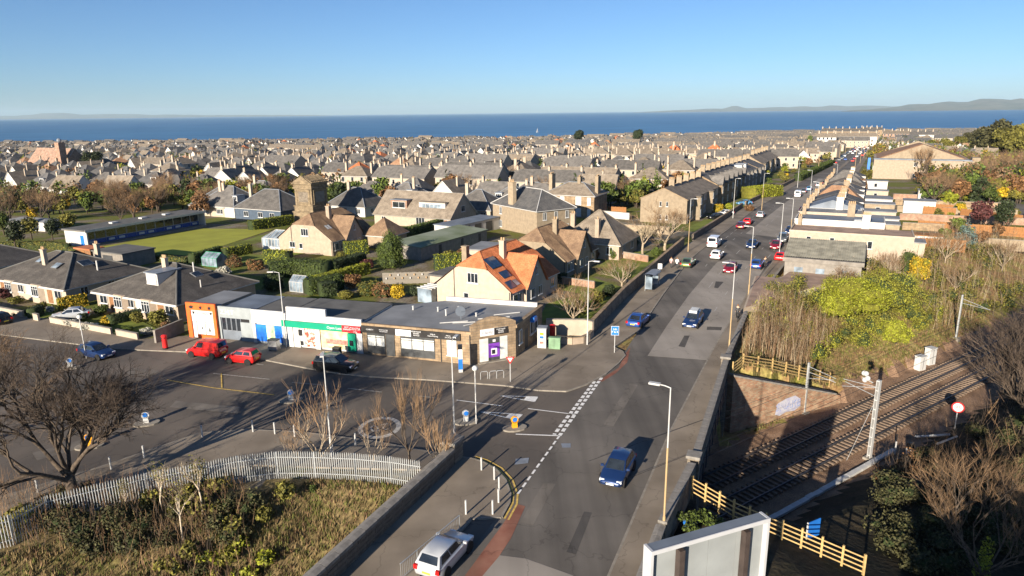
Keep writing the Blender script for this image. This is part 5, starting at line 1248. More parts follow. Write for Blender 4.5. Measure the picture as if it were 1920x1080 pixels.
for i in range(6):                            # second row, gabled fronts a little taller
    p = start+UR*(s+3.9)-URN*.5; p.z = gz(p.y)
    t = terrace_unit(ORD[i]+' house of the taller dark-fronted terrace beyond the tan-roofed row', p, RZR, 7.8, 11.5, 6.1, 2.9, 'stone', 'slate', True, group='dark-fronted terrace on the left of the road')
    fg = MB(); fg.prism([(-7.8*.42, .1), (-7.8*.34, -.95), (-.5, -.95), (.2, .1)], 5.8, 6.3)
    fg.add([(-3.4, -1.4, 6.2), (.3, -1.4, 6.2), (-1.55, -1.4, 8.5), (-1.55, 3.0, 8.5), (-3.4, 1.0, 6.2), (.3, 1.0, 6.2)], [(0, 1, 2), (1, 5, 3, 2), (4, 0, 2, 3)]); fg.build('front_gable', 'slate', t)
    s += 7.8
s += 5
for i in range(5):                            # third row: flat-topped bays, white dormers
    p = start+UR*(s+4.2)-URN*1.0; p.z = gz(p.y)
    t = terrace_unit(ORD[i]+' bay-fronted villa of the row past the big yellow hedge', p, RZR, 8.4, 12, 6.3, 2.4, 'harl_grey', 'slate_dark', True, group='bay-fronted villas on the left of the road')
    if i < 2: dormer([c for c in t.children if c.name.startswith('roof')][0], 0, 1.6, 6.8, 3.2, 1.7, 3.5)
    s += 8.4+ (3 if i == 2 else .2)
s += 12
for i in range(6):
    p = start+UR*(s+5)-URN*(3+i*.3); p.z = gz(p.y)
    terrace_unit(ORD[i]+' tan-roofed semi of the far row on the left of the road', p, RZR, 10, 11, 6.2, 3.2, 'harl_tan', 'tile_tan', i % 2 == 0, group='far semis on the left of the road'); s += 10 if i % 2 else 13
# --- terrace on the right of the road, seen from its backs: flat and low roofs stepping away
RZL = math.radians(62.8-90)                  # gable side to the camera
rstart = Vector((46.2, 112.0, 0))
specs = [(8.0, 'flat', 'harl_pale', 'roof_pink'), (8.0, 'flat', 'harl_white', 'felt_blue'), (7.5, 'flat', 'harl_pale', 'felt_grey'), (7.5, 'low', 'harl_white', 'felt_blue'), (7.5, 'low', 'harl_pale', 'slate_dark'), (8.0, 'low', 'harl_white', 'slate_dark'), (7.5, 'pitch', 'harl_white', 'tile_brown'), (8.0, 'low', 'harl_white', 'slate'), (8.5, 'pitch', 'harl_pale', 'slate')]+[(8.0, 'low' if j % 3 else 'pitch', ('harl_white', 'harl_pale', 'harl_tan')[j % 3], ('slate', 'slate_dark', 'tile_tan')[j % 3]) for j in range(8)]
defm('roof_pink', (.30, .21, .16), .9, var=.2, scale=.6)
s = 0
names = ['pink flat-roofed end house of the right-hand terrace', 'white flat-roofed house with a blue-grey roof on the right of the road', 'cream flat-roofed house third along the right-hand terrace', 'white low-roofed house fourth along the right-hand terrace', 'cream slate-roofed house fifth along the right-hand terrace', 'white slate-roofed house sixth along the right-hand terrace', 'house with a steep reddish pyramid roof in the right-hand terrace', 'white parapet house beyond the reddish pyramid roof', 'cream pitched house ninth along the right-hand terrace']+[ORD[9+j]+' house along the right-hand terrace, towards the hall' for j in range(5)]+['third last house of the right-hand terrace before the hall', 'second last house of the right-hand terrace before the hall', 'last house of the right-hand terrace before the hall']
for i, (w, kind, wm, rm) in enumerate(specs):
    p = rstart+UR*s; p.z = gz(p.y)
    t = thing('terraced_house', names[i], 'house', p, RZL, 'terrace on the right of the road'); L_ = 18.0 if i < 1 else (14.0 if i == 1 else 10.5); e = (5.4, 6.2, 6.4, 6.3, 6.0, 6.2, 5.6, 6.4, 5.0)[i % 9]-(.8 if i > 8 else 0)
    # local x runs away from the road, local y along the road
    MB().box(0, L_, 0, w-.02, -.5, e).build('wall', wm, t)
    if kind == 'flat':
        ro = MB().box(.12, L_-.12, .12, w-.14, e-.05, e+.04).build('roof', rm, t); MB().box(-.05, L_+.05, -.05, .14, e, e+.3).box(-.05, .14, .14, w-.1, e, e+.3).box(L_-.12, L_+.06, .14, w-.1, e, e+.3).build('parapet', wm, t)
    elif kind == 'low':
        rb = MB(); rb.add([(0, 0, e), (L_, 0, e), (L_, w, e), (0, w, e), (L_/2, 0, e+1.9), (L_/2, w, e+1.9)], [(0, 4, 5, 3), (1, 2, 5, 4), (0, 1, 4), (2, 3, 5)]); ro = rb.build('roof', rm, t); MB().box(-.05, L_+.05, -.05, .25, e-.1, e+.25).build('skew', 'white', t)
    else:
        rb = MB(); hip_roof(rb, L_, w, e, 3.2, .2, cx=L_/2); ro = rb.build('roof', [rm, 'white'], t)
    chimney(ro, .9, w-.5, e-.5, e+1.5, .6, .6, 2, 'harl_tan'); chimney(ro, L_*.62, w-.5, e-.5, e+2.3, 1.2, .6, 4, 'harl_tan' if i % 2 else 'harl_white')
    for x, z in ((3, 3.6), (6.5, 3.6), (12, 3.4), (12, .8)): put('window', winmesh(.7, 1.2, 1), t, (x, -.004, z)) if i == 0 else None
    for y in (2, 5): put('window', winmesh(1.0, 1.5, 2), t, (L_+.004, y, 3.6), math.pi/2); put('window', winmesh(1.0, 1.5, 2, 'glass_pale'), t, (-.004, y, 3.6), -math.pi/2); put('window', winmesh(1.0, 1.6, 2), t, (-.004, y, .7), -math.pi/2)
    if i in (1, 3): skylight(ro, (10, 3, e+.1), 0.02, 1.4, 1.8, 0, 'blind_white')
    if i > 0 and i not in (4, 7, 9, 11, 12, 14, 16): k_ = (5.0, 3.4, 4.6)[i % 3]; MB().box(L_, L_+6.2, .4 if i % 2 else 3.2, 4.4 if i % 2 else w-.3, -.5, k_).build('rear_wing', ('white', 'harl_pale', 'harl_tan', 'harl_white')[i % 4], t); MB().box(L_, L_+6.35, .25 if i % 2 else 3.05, 4.55 if i % 2 else w-.15, k_, k_+.15).build('wing_roof', 'felt_grey', t); put('window', winmesh(.9, 1.2, 1), t, (L_+3, (.4 if i % 2 else 3.2)-.004, k_-1.8))
    s += w
# --- shed with pale ribbed roof and the low slab building at the road edge
t = thing('workshop', 'low workshop with weathered grey asbestos-sheet roof at the terrace end', 'workshop', Vector((41.6, 101.6, 0)), RZL)
MB().box(0, 10.5, 0, 8.2, -.4, 3.0).build('wall', 'harl_grey', t)
M['old_sheet'] = mat('old_sheet', (.20, .19, .15), .95, col2=(.34, .32, .25), scale=.9, detail=7)
mb = MB(); n = 34
for i in range(n):
    x0, x1 = -.3+i*11.1/n, -.3+(i+1)*11.1/n; xm = (x0+x1)/2
    for a, b, za, zb in ((x0, xm, 0, .07), (xm, x1, .07, 0)): mb.quad((a, .4, 3.35+za), (b, .4, 3.35+zb), (b, 8.3, 4.9+zb), (a, 8.3, 4.9+za))
mb.build('roof', 'old_sheet', t); MB().box(-.3, 10.8, -.3, .4, 2.7, 3.3).build('parapet', 'harl_grey', t); MB().box(-.02, 10.5, 8.1, 8.2, 3.0, 4.85).build('back_wall', 'harl_grey', t)
for x in (2, 5, 8): MB().box(x-.6, x+.6, -.05, .02, .9, 1.9).build('window', 'glass_pale', t)
sl = g2((1393, 592), (1542, 546), (1580, 548), (1560, 520), (1478, 522), (1460, 535), (1414, 530))
t = thing('slab_roof_building', 'low building with brown felt roof and graffitied parapet beside the footway', 'building', (0, 0, 0))
MB().prism([p for p in sl], -3.0, 1.0).build('wall', 'harl_pale', t)
MB().prism([(lerp(p[0], 42, .03), lerp(p[1], 91, .03)) for p in sl], 1.0, 1.12).build('roof', 'roof_pink', t)
a, b = Vector((*sl[0], 0)), Vector((*sl[1], 0)); d = (b-a); ang = math.atan2(d.y, d.x); n = Vector((d.y, -d.x, 0)).normalized()
for u0, u1, mm in ((.16, .33, 'blind_white'), (.33, .52, 'graffiti_yellow'), (.54, .72, 'shop_white'), (.72, .88, 'graffiti_yellow')):
    if mm == 'graffiti_yellow': defm('graffiti_yellow', (.72, .62, .18), .7, col2=(.75, .72, .55), scale=3)
    L = d.length; o = MB().box(u0*L, u1*L, -.03, -.008, -.1, .95).build('painted_panel', mm, t); o.location = a; o.rotation_euler = (0, 0, ang)
text('MONTE', 1.1, t, a+d*.425+n*.05+Vector((0, 0, .42)), (math.pi/2, 0, ang), 'graffiti_yellow', 'graffiti', .004)
text('KES', 1.1, t, a+d*.245+n*.05+Vector((0, 0, .42)), (math.pi/2, 0, ang), 'grey_ink', 'graffiti', .004)
# --- big hall with brown pitched roof further along on the right
t = thing('cinema_hall', 'large cream hall with broad brown pitched roof beyond the right-hand terrace', 'hall', Vector((164.5, 276.5, -3.2)), math.radians(-27))
w, d = 34, 40; wb = MB(); wb.box(-w/2, w/2, 0, d, -1, 8.0); wb.build('wall', 'harl', t)
wb = MB(); gable_walls(wb, w-3, d-4, 8, 6.0, y0=3.0, axis='y'); wb.build('upper_wall', 'harl_tan', t)
rb = MB(); hip_roof(rb, w-3, d-5, 8.3, 5.4, .6, y0=3.6, rx=10); rb.build('roof', ['tile_brown', 'white'], t); MB().box(-w/2-.2, w/2+.2, -.2, 3.6, 7.9, 8.4).build('front_parapet', 'felt_blue', t)
for x, z in ((-2, 5.5), (-2, 1.0)): put('window', winmesh(1.4, 1.6, 2), t, (x, -.004, z))
for y in (6, 14, 22, 30): put('window', winmesh(1.2, 1.8, 1), t, (-w/2-.004, y, 3), -math.pi/2)
MB().box(w/2-.1, w/2+2.6, 1, 7, -1, 9.2).build('stair_tower', 'harl_tan', t)
MB().box(-w/2-2.3, -w/2-1.3, -.5, .5, 2, 8.6).build('projecting_sign', 'blue_paint', t); MB().cyl(-w/2-1.8, 0, -1, 2, .12, 6).build('sign_post', 'lamp_grey', t)
# ================================================================== VEHICLES
def paint(name, col, metal=.25, rough=.32): 
    return mat(name, col, rough, var=.03, metal=metal, coat=.6, spec=.5)
PAINT = {'silver': (.50, .52, .54), 'navy': (.012, .035, .12), 'blue': (.02, .07, .28), 'black': (.010, .011, .013), 'red': (.60, .012, .012), 'crimson': (.28, .010, .025), 'white': (.78, .78, .78), 'green': (.10, .16, .08), 'grey': (.13, .14, .15), 'plum': (.10, .012, .03), 'sky': (.12, .34, .60)}
for k, c in PAINT.items(): paint('paint_'+k, c, 0 if k in ('white', 'red') else .3)
defm('tail_red', (.45, .01, .01), .25, var=.1); defm('lamp_glass', (.75, .78, .80), .12, var=.1); defm('plate_white', (.8, .8, .78), .5, var=.02); defm('plate_yellow', (.75, .58, .05), .5, var=.02)
CK = {  # L, W, H, belt, hood, (cabin base rear, front, roof rear, roof front)
    'hatch': (4.1, 1.76, 1.48, .95, .80, (-1.93, .98, -1.55, .18)), 'saloon': (4.5, 1.78, 1.44, .93, .78, (-1.70, 1.05, -1.05, .20)),
    'suv': (4.45, 1.85, 1.66, 1.05, .95, (-2.12, 1.05, -1.80, .30)), 'estate': (4.6, 1.80, 1.50, .95, .80, (-2.2, 1.0, -1.95, .20)),
    'small': (3.5, 1.62, 1.47, .96, .84, (-1.66, .95, -1.42, .30)), 'van': (4.9, 1.95, 2.05, 1.15, 1.05, (-2.43, 1.45, -2.36, .95)), 'minivan': (4.2, 1.78, 1.82, 1.05, .92, (-2.06, 1.10, -1.95, .50))}
_CM = {}
def car_meshes(kind, col):
    k = (kind, col)
    if k in _CM: return _CM[k]
    L, W, H, belt, hood, (br, bf, rr, rf) = CK[kind]; h = W/2; P = 'paint_'+col; out = {}
    low = belt-.02; tail = belt-.04 if kind != 'saloon' else belt-.02
    st = [(-L/2, .80, .62, .38), (-L/2+.05, .90, tail-.12, .30), (-L/2+.16, .96, tail, .24), (-L/2+.6, 1, low, .22), (-.5, 1, low, .20), (bf-.15, 1, low, .20), (bf+.12, .985, low-.03, .21), (L/2-.75, .97, hood+.02, .22), (L/2-.35, .93, hood-.05, .24), (L/2-.12, .86, hood-.16, .27), (L/2, .70, hood-.32, .34)]
    b = MB(); n = None
    for x, wf, zt, zb in st:
        w = h*wf; ring = [(0, zb), (w*.90, zb), (w*.985, zb+.12), (w, lerp(zb, zt, .55)), (w*.965, zt-.06), (w*.86, zt), (0, zt+.025)]
        ring = ring+[(-y, z) for y, z in ring[-2:0:-1]]; n = len(ring)
        b.v.extend((x, y, z) for y, z in ring)
    for i in range(len(st)-1):
        for j in range(n): b.f.append((i*n+j, i*n+(j+1) % n, (i+1)*n+(j+1) % n, (i+1)*n+j)); b.m.append(0)
    b.f.append(tuple(range(n))[::-1]); b.m.append(0); o = (len(st)-1)*n; b.f.append(tuple(o+j for j in range(n))); b.m.append(0)
    hb, hr = h*.90, h*.70 if kind not in ('van', 'minivan') else h*.82
    base = [(br, -hb), (bf, -hb*.93), (bf, hb*.93), (br, hb)]; roof = [(rr, -hr), (rf, -hr), (rf, hr), (rr, hr)]
    xm = (rr+rf)/2
    v = [(x, y, low-.02) for x, y in base]+[(x, y, H-.05) for x, y in roof]+[(rr+.05, 0, H-.02), (rf-.05, 0, H-.01), (xm, 0, H), (xm, -hr, H-.035), (xm, hr, H-.035)]
    b.add(v, [(0, 1, 5, 11, 4), (1, 2, 6, 5), (2, 3, 7, 12, 6), (3, 0, 4, 7), (4, 11, 10, 8), (11, 5, 9, 10), (12, 7, 8, 10), (6, 12, 10, 9), (4, 8, 7), (5, 6, 9)], 0)
    # arches
    wr = .31 if kind not in ('suv', 'van') else .34; ax = L*.31
    for x in (-ax, ax):
        for s in (-1, 1): b.disc((x, s*(h*.965), wr+.02), (0, 1, 0), wr+.07, .12, 18, 1)
    out['body'] = b.mesh('body', [P, 'rubber'], True)
    try:
        me = out['body']; me.set_sharp_from_angle(angle=math.radians(38))
    except Exception: pass
    def lq(q, du0, du1, dv0, dv1, off=.012):
        a, c, d, e = [Vector(p) for p in q]
        f = lambda u, v_: (a.lerp(c, u)).lerp(e.lerp(d, u), v_)
        n_ = (c-a).cross(e-a).normalized()*off
        m = MB(); m.quad(*[f(u, v_)+n_ for u, v_ in ((du0, dv0), (du1, dv0), (du1, dv1), (du0, dv1))]); return m
    B = [Vector((x, y, low)) for x, y in base]; R = [Vector((x, y, H-.05)) for x, y in roof]
    out['windscreen'] = lq((B[1], B[2], R[2], R[1]), .06, .94, .08, .93).mesh('windscreen', ['glass'])
    out['rear_window'] = lq((B[3], B[0], R[0], R[3]), .10, .90, .22 if kind in ('hatch', 'small', 'suv', 'estate', 'minivan', 'van') else .12, .92).mesh('rear_window', ['glass'])
    sides = []
    rng = ((.66, .92),) if kind == 'minivan' else ((.05, .36), (.40, .66), (.69, .93)) if kind in ('estate', 'suv') else (((.10, .44), (.48, .92)) if kind != 'van' else ((.70, .96),))
    for u0, u1 in rng:
        sides.append(lq((B[0], B[1], R[1], R[0]), u0, u1, .12, .88).mesh('side_window', ['glass']))
        sides.append(lq((B[2], B[3], R[3], R[2]), 1-u1, 1-u0, .12, .88).mesh('side_window', ['glass']))
    out['sides'] = sides
    tw = MB(); tw.tube([(0, -.1, 0), (0, .1, 0)], wr, 18, 0); tw.tube([(0, -.108, 0), (0, .108, 0)], wr*.64, 12, 1)
    out['wheel'] = tw.mesh('wheel', ['rubber', 'alloy']); out['wheel_pos'] = [(x, s*(h-.09), wr) for x in (-ax, ax) for s in (-1, 1)]
    hl = MB(); hl.box(-.16, .06, -.17, .17, -.07, .08); out['headlight'] = hl.mesh('headlight', ['lamp_glass']); out['head_pos'] = [(L/2-.16, s*h*.68, hood-.20) for s in (-1, 1)]
    tl = MB(); tl.box(-.05, .12, -.12, .12, -.12, .14); out['tail_light'] = tl.mesh('tail_light', ['tail_red']); out['tail_pos'] = [(-L/2+.04, s*h*.80, tail-.16) for s in (-1, 1)]
    out['plates'] = [(MB().box(L/2-.02, L/2+.015, -.26, .26, .38, .50).mesh('number_plate', ['plate_white'])), (MB().box(-L/2-.015, -L/2+.02, -.26, .26, .50, .62).mesh('number_plate', ['plate_yellow']))]
    out['grille'] = MB().box(L/2-.03, L/2+.008, -h*.38, h*.38, hood-.36, hood-.27).mesh('grille', ['black'])
    mi = MB().box(-.06, .08, -.11, .11, -.06, .08); out['mirror'] = mi.mesh('mirror', [P]); out['mirror_pos'] = [(bf-.28, s*(h*.93+.10), low+.10) for s in (-1, 1)]
    _CM[k] = out; return out
def car(label, p, ang, kind='hatch', col='silver', full=True, group=None, name='car', cat='car'):
    t = thing(name, label, cat, p, ang, group); c = car_meshes(kind, col)
    put('body', c['body'], t); put('windscreen', c['windscreen'], t); put('rear_window', c['rear_window'], t)
    for m in c['sides']: put('side_window', m, t)
    for i, q in enumerate(c['wheel_pos']): put('wheel', c['wheel'], t, q)
    for q in c['head_pos']: put('headlight', c['headlight'], t, q)
    for q in c['tail_pos']: put('tail_light', c['tail_light'], t, q)
    if full:
        for m in c['plates']: put('number_plate', m, t)
        for q in c['mirror_pos']: put('mirror', c['mirror'], t, q)
        put('grille', c['grille'], t)
    return t
def heading(a, b):
    a, b = G(*a), G(*b); return math.atan2(b.y-a.y, b.x-a.x)
AW = math.radians(62.8); TW_ = AW+math.pi
gp = lambda x, y, dz=.045: G(x, y, dz=dz)
car('silver hatchback parked in the lay-by beside the guard rail', gp(836, 1052, .03), math.radians(64), 'hatch', 'silver')
car('dark blue hatchback driving towards the billboard', gp(1158, 893), math.radians(246), 'hatch', 'navy')
t = car('blue saloon driving away past the blue road sign', gp(1197, 608), math.radians(61), 'saloon', 'blue')
t = car('black car with things on its roof, driving on the pale patch', gp(1299, 609), math.radians(244), 'estate', 'navy')
MB().box(-1.4, .3, -.45, .45, 1.5, 1.78).build('roof_load', 'blind_white', t)
car('red delivery van parked in front of the orange shop', gp(389, 667, .03), math.radians(165), 'minivan', 'red', name='van', cat='van')
car('small red hatchback parked next to the red van', gp(456, 679, .03), math.radians(166), 'small', 'red')
t = car('black estate with roof rails parked before the green fascia store', gp(631, 694, .03), math.radians(-17), 'suv', 'black')
for s in (-1, 1): MB().tube([(-1.6, s*.6, 1.66), (-1.5, s*.6, 1.72), (.1, s*.6, 1.72), (.2, s*.6, 1.66)], .03, 5).build('roof_rail', 'steel', t)
car('dark blue car parked in the tree shadow by the beacon', gp(183, 669, .03), math.radians(-24), 'hatch', 'navy')
car('silver car standing in the bungalow driveway', gp(134, 598, .05), math.radians(200), 'saloon', 'silver')
car('dark car at the kerb, half cut by the left frame edge', gp(-2, 606, .03), math.radians(150), 'hatch', 'black')
car('olive green car parked near the two pedestrians', gp(1290, 499), AW, 'saloon', 'green')
car('white hatchback driving behind the white van', gp(1344, 484), AW, 'hatch', 'white')
car('white panel van driving away up the main road', gp(1339, 462), AW, 'van', 'white', name='van', cat='van')
car('crimson hatchback coming down the middle of the road', gp(1369, 510), TW_, 'hatch', 'crimson')
car('navy saloon coming down between two tall lamp posts', gp(1410, 464), TW_, 'saloon', 'navy')
car('blue hatchback parked by the right kerb near the cyclist', gp(1419, 502), AW, 'hatch', 'blue')
car('crimson car at the head of the parked queue', gp(1454, 466), TW_, 'hatch', 'crimson')
car('dark grey car second in the parked queue', gp(1467, 453), TW_, 'suv', 'grey')
car('grey-blue car third in the parked queue', gp(1481, 438), TW_, 'hatch', 'navy')
car('black car last in the parked queue', gp(1496, 426), TW_, 'saloon', 'black')
car('dark red car parked at the left kerb by the grass plot', gp(1390, 428), AW, 'estate', 'plum')
car('red car right in front of the dark red parked car', gp(1402, 420), AW, 'hatch', 'red', False)
car('silver hatchback driving away beside the yellow hedge', gp(1426, 407), AW, 'hatch', 'silver', False)
car('plum car coming down past the traffic island', gp(1504, 399), TW_, 'hatch', 'plum', False)
car('maroon car following the plum car', gp(1519, 409), TW_, 'suv', 'plum', False)
car('black car parked on the front garden by the terrace', gp(1341, 411), math.radians(200), 'hatch', 'black', False)
car('white car parked on the front garden by the terrace', gp(1359, 404), math.radians(200), 'saloon', 'white', False)
car('bright blue car on the driveway before the yellow hedge', gp(1395, 384), math.radians(190), 'saloon', 'sky', False)
car('red car behind the low wall beside the slab-roofed building', gp(1463, 487), AW, 'hatch', 'red', False)
for i, (x, y, k, c, l) in enumerate(((1496, 369, 'van', 'white', 'white van parked far up the left kerb'), (1507, 362, 'hatch', 'grey', 'grey car parked past the far white van'), (1517, 357, 'saloon', 'sky', 'light blue car parked past the far white van'), (1534, 350, 'hatch', 'silver', 'silver car parked where the hedges begin'), (1547, 346, 'hatch', 'black', 'black car parked where the hedges begin'))):
    car(l, gp(x, y), AW, k, c, False, name='van' if k == 'van' else 'car', cat='van' if k == 'van' else 'car')
car('red car parked on the yard beyond the orange fences', gp(1876, 363), math.radians(160), 'hatch', 'plum', False); car('silver car parked on the yard beyond the orange fences', gp(1897, 366), math.radians(165), 'saloon', 'silver', False)
car('white car among the gardens right of the big hall', gp(1664, 331), math.radians(120), 'hatch', 'white', False) if False else None
# tiny far cars: one mesh each
_FC = {}
def far_car(col):
    if col in _FC: return _FC[col]
    c = car_meshes('hatch', col); m = MB()
    m.box(-2, 2, -.87, .87, .25, .92, 0); m.add([(-1.9, -.8, .92), (1.0, -.8, .92), (1.0, .8, .92), (-1.9, .8, .92), (-1.5, -.62, 1.46), (.2, -.62, 1.46), (.2, .62, 1.46), (-1.5, .62, 1.46)], [(0, 1, 5, 4), (1, 2, 6, 5), (2, 3, 7, 6), (3, 0, 4, 7)], 1); m.quad((-1.5, -.62, 1.46), (.2, -.62, 1.46), (.2, .62, 1.46), (-1.5, .62, 1.46), 0)
    for x in (-1.25, 1.25): m.tube([(x, -.9, .31), (x, .9, .31)], .31, 10, 2)
    _FC[col] = m.mesh('car', ['paint_'+col, 'glass', 'rubber']); return _FC[col]
rnd = random.Random(5); cols = ['silver', 'white', 'black', 'grey', 'navy', 'red', 'silver', 'blue', 'white', 'grey']
lane_txt = {.07: ('parked along the left kerb of the far road', 'cars parked along the far left kerb'), .93: ('parked along the right kerb of the far road', 'cars parked along the far right kerb'), .32: ('driving away on the far stretch of road', 'cars driving away on the far road'), .70: ('coming down the far stretch of road', 'cars coming down the far road')}
for frac, y0, y1, step in ((.07, 395, 1040, 9.5), (.93, 470, 1040, 9.0), (.32, 430, 1000, 34), (.70, 395, 1000, 22)):
    y = y0
    while y < y1:
        if rnd.random() < .82:
            x = lerp(lk(y), rk(y), frac); c = rnd.choice(cols); lt, gp_ = lane_txt[frac]
            put('car', far_car(c), None, (x, y, gz(y)+.05), AW if frac < .5 else TW_, None, 'tiny '+{'navy': 'dark blue'}.get(c, c)+' car '+lt, 'car', gp_)
        y += step*rnd.uniform(.7, 1.4)
# ================================================================== PEOPLE
def skinned(name, verts, edges, radii, m, parent, root=0, sub=1):
    me = bpy.data.meshes.new(name); me.from_pydata(verts, edges, []); me.materials.append(M[m] if isinstance(m, str) else m)
    o = put(name, me, parent); md = o.modifiers.new('skin', 'SKIN'); md.use_smooth_shade = True
    if not me.skin_vertices: bpy.context.view_layer.update()
    for i, sv in enumerate(me.skin_vertices[0].data):
        r = radii[i]; sv.radius = r if hasattr(r, '__len__') else (r, r); sv.use_root = (i == root)
    s = o.modifiers.new('sub', 'SUBSURF'); s.levels = s.render_levels = sub
    return o
def person(label, p, ang, coat='white', legs='dark_grey', hair='wood_brown', stride=.22, h=1.72, arm=.15, lean=0, group=None):
    t = thing('person', label, 'person', p, ang, group); t.scale = (h/1.72,)*3; s = stride
    V = [(0, 0, .93), (.01+lean*.3, 0, 1.15), (.02+lean*.7, 0, 1.38), (.03+lean, 0, 1.5), (.05+lean, 0, 1.63),
         (0, .10, .88), (s*.5, .10, .48), (s*.7, .10, .07), (s*.7+.13, .10, .03), (0, -.10, .88), (-s*.3, -.10, .48), (-s, -.10, .09), (-s+.13, -.10, .04),
         (lean*.7, .19, 1.40), (-arm*.6, .25, 1.12), (arm*.3, .25, .88), (arm*.5, .25, .80), (lean*.7, -.19, 1.40), (arm*.5, -.25, 1.12), (arm*1.4, -.25, .90), (arm*1.7, -.25, .83)]
    Ed = [(0, 1), (1, 2), (2, 3), (3, 4), (0, 5), (5, 6), (6, 7), (7, 8), (0, 9), (9, 10), (10, 11), (11, 12), (2, 13), (13, 14), (14, 15), (15, 16), (2, 17), (17, 18), (18, 19), (19, 20)]
    Rd = [(.15, .11), (.14, .10), (.17, .10), .06, (.085, .105), .085, .06, .045, .035, .085, .06, .045, .035, .06, .045, .033, .028, .06, .045, .033, .028]
    skinned('body', V, Ed, Rd, 'skin', t)
    skinned('coat', [V[0], V[1], V[2], V[13], V[14], V[15], V[17], V[18], V[19], (0, 0, .78)], [(0, 1), (1, 2), (2, 3), (3, 4), (4, 5), (2, 6), (6, 7), (7, 8), (0, 9)], [(.19, .14), (.17, .13), (.19, .125), .075, .06, .05, .075, .06, .05, (.19, .14)], coat, t)
    skinned('trousers', [V[0], V[5], V[6], V[7], V[9], V[10], V[11]], [(0, 1), (1, 2), (2, 3), (0, 4), (4, 5), (5, 6)], [(.15, .12), .10, .075, .06, .10, .075, .06], legs, t)
    hb = MB().ball((V[4][0]-.02, 0, 1.66), .115, 0, 10, 6, (1, .95, 1.05)); hb.build('hair', hair, t, smooth=True)
    for k in (7, 11): MB().box(V[k][0]-.06, V[k][0]+.19, V[k][1]-.05, V[k][1]+.05, V[k][2]-.07, V[k][2]+.03).build('shoe', 'black', t)
    return t
defm('coat_pink', (.55, .38, .36), .8, var=.1)
person('pedestrian in a pale pink coat, nearer the stone wall', gp(1258, 503, .13), AW, 'coat_pink'); person('pedestrian in a white coat, nearer the kerb', gp(1269, 504, .13), AW, 'white_ink', stride=.28)
person('pedestrian in a white top by the low wall right of the queue', gp(1484, 455, .13), TW_, 'white_ink', 'blue_paint'); person('pedestrian in pale clothes outside the pink flat-roofed house', gp(1490, 447, .13), TW_, 'coat_pink')
def bicycle(label, p, ang):
    t = thing('bicycle', label, 'bicycle', p, ang)
    for x in (-.52, .52):
        m = MB(); m.tube([(x+.33*math.cos(a), 0, .34+.33*math.sin(a)) for a in [2*math.pi*i/16 for i in range(17)]], .022, 5, 0); [m.tube([(x, 0, .34), (x+.32*math.cos(a), 0, .34+.32*math.sin(a))], .005, 3, 1) for a in [2*math.pi*i/8 for i in range(8)]]; m.build('wheel', ['rubber', 'alloy'], t)
    MB().tube([(-.52, 0, .34), (-.12, 0, .32), (.38, 0, .82), (-.2, 0, .84), (-.52, 0, .34)], .022, 6).tube([(-.12, 0, .32), (-.23, 0, .95)], .02, 6).tube([(.52, 0, .34), (.36, 0, .95)], .02, 6).build('frame', 'black', t)
    MB().tube([(.36, -.25, .98), (.36, 0, 1.0), (.36, .25, .98)], .018, 6).build('handlebar', 'black', t); MB().box(-.36, -.12, -.07, .07, .94, 1.0).build('saddle', 'black', t); return t
bicycle('black bicycle wheeled along the bridge footway', gp(1384, 603, .13), TW_)
person('person in dark clothes standing with the bicycle on the footway', gp(1382, 598, .13), TW_, 'dark_grey', 'black', stride=.1)
bicycle('bicycle ridden near the parked blue hatchback', gp(1433, 505), TW_); person('cyclist in dark clothes beside the parked blue hatchback', gp(1434, 501), TW_, 'dark_grey', 'black', stride=.16, lean=.08)
# ================================================================== STREET FURNITURE
_LM = {}
def lamp_post(label, base, top, arm=1, kind='buff', group='lamp posts along the main road', rz=None, hh=None, split=.62):
    p = G(*base, dz=.1); h = hh or HT(p, *top); h = min(11, max(6, h)); t = thing('lamp_post', label, 'lamp post', p, RZR if rz is None else rz, group)
    lo, hi = ('lamp_buff', 'lamp_grey') if kind == 'buff' else ('lamp_grey', 'lamp_grey')
    MB().cyl(0, 0, -.2, 1.6, .085, 10).cyl(0, 0, 1.6, h*split, .06, 10).build('lower_column', lo, t); MB().cyl(0, 0, h*split, h, .046, 10, 0, .038).build('upper_column', hi, t)
    MB().tube([(0, 0, h-.02), (0, arm*.35, h+.06), (0, arm*.7, h+.08)], .035, 6).build('bracket', hi, t)
    MB().box(-.13, .13, min(arm*.6, arm*1.25), max(arm*.6, arm*1.25), h+.03, h+.14).build('lantern', 'lamp_grey', t); MB().box(.075, .14, -.07, .07, .4, 1.0).build('access_door', lo, t)
    return t
lamp_post('tall buff and grey lamp post beside the billboard', (1243, 1015), (1238, 727), 1)
lamp_post('tall buff lamp post on the bridge footway above the brick wall', (1366, 665), (1375, 495), 1)
lamp_post('tall grey lamp post by the corner garden wall', (1101, 648), (1102, 490), -1, 'grey')
lamp_post('grey lamp post among the bare shrubs behind the palisade fence', (622, 858), (609, 660), -1, 'grey', rz=.2)
lamp_post('grey lamp post near the beacon pole at the junction', (853, 838), (848, 640), 1, 'grey', rz=-.3)
lamp_post('grey lamp post on the pavement left of the green fascia', (537, 653), (521, 530), 1, 'grey', rz=math.pi/2, hh=8.5)
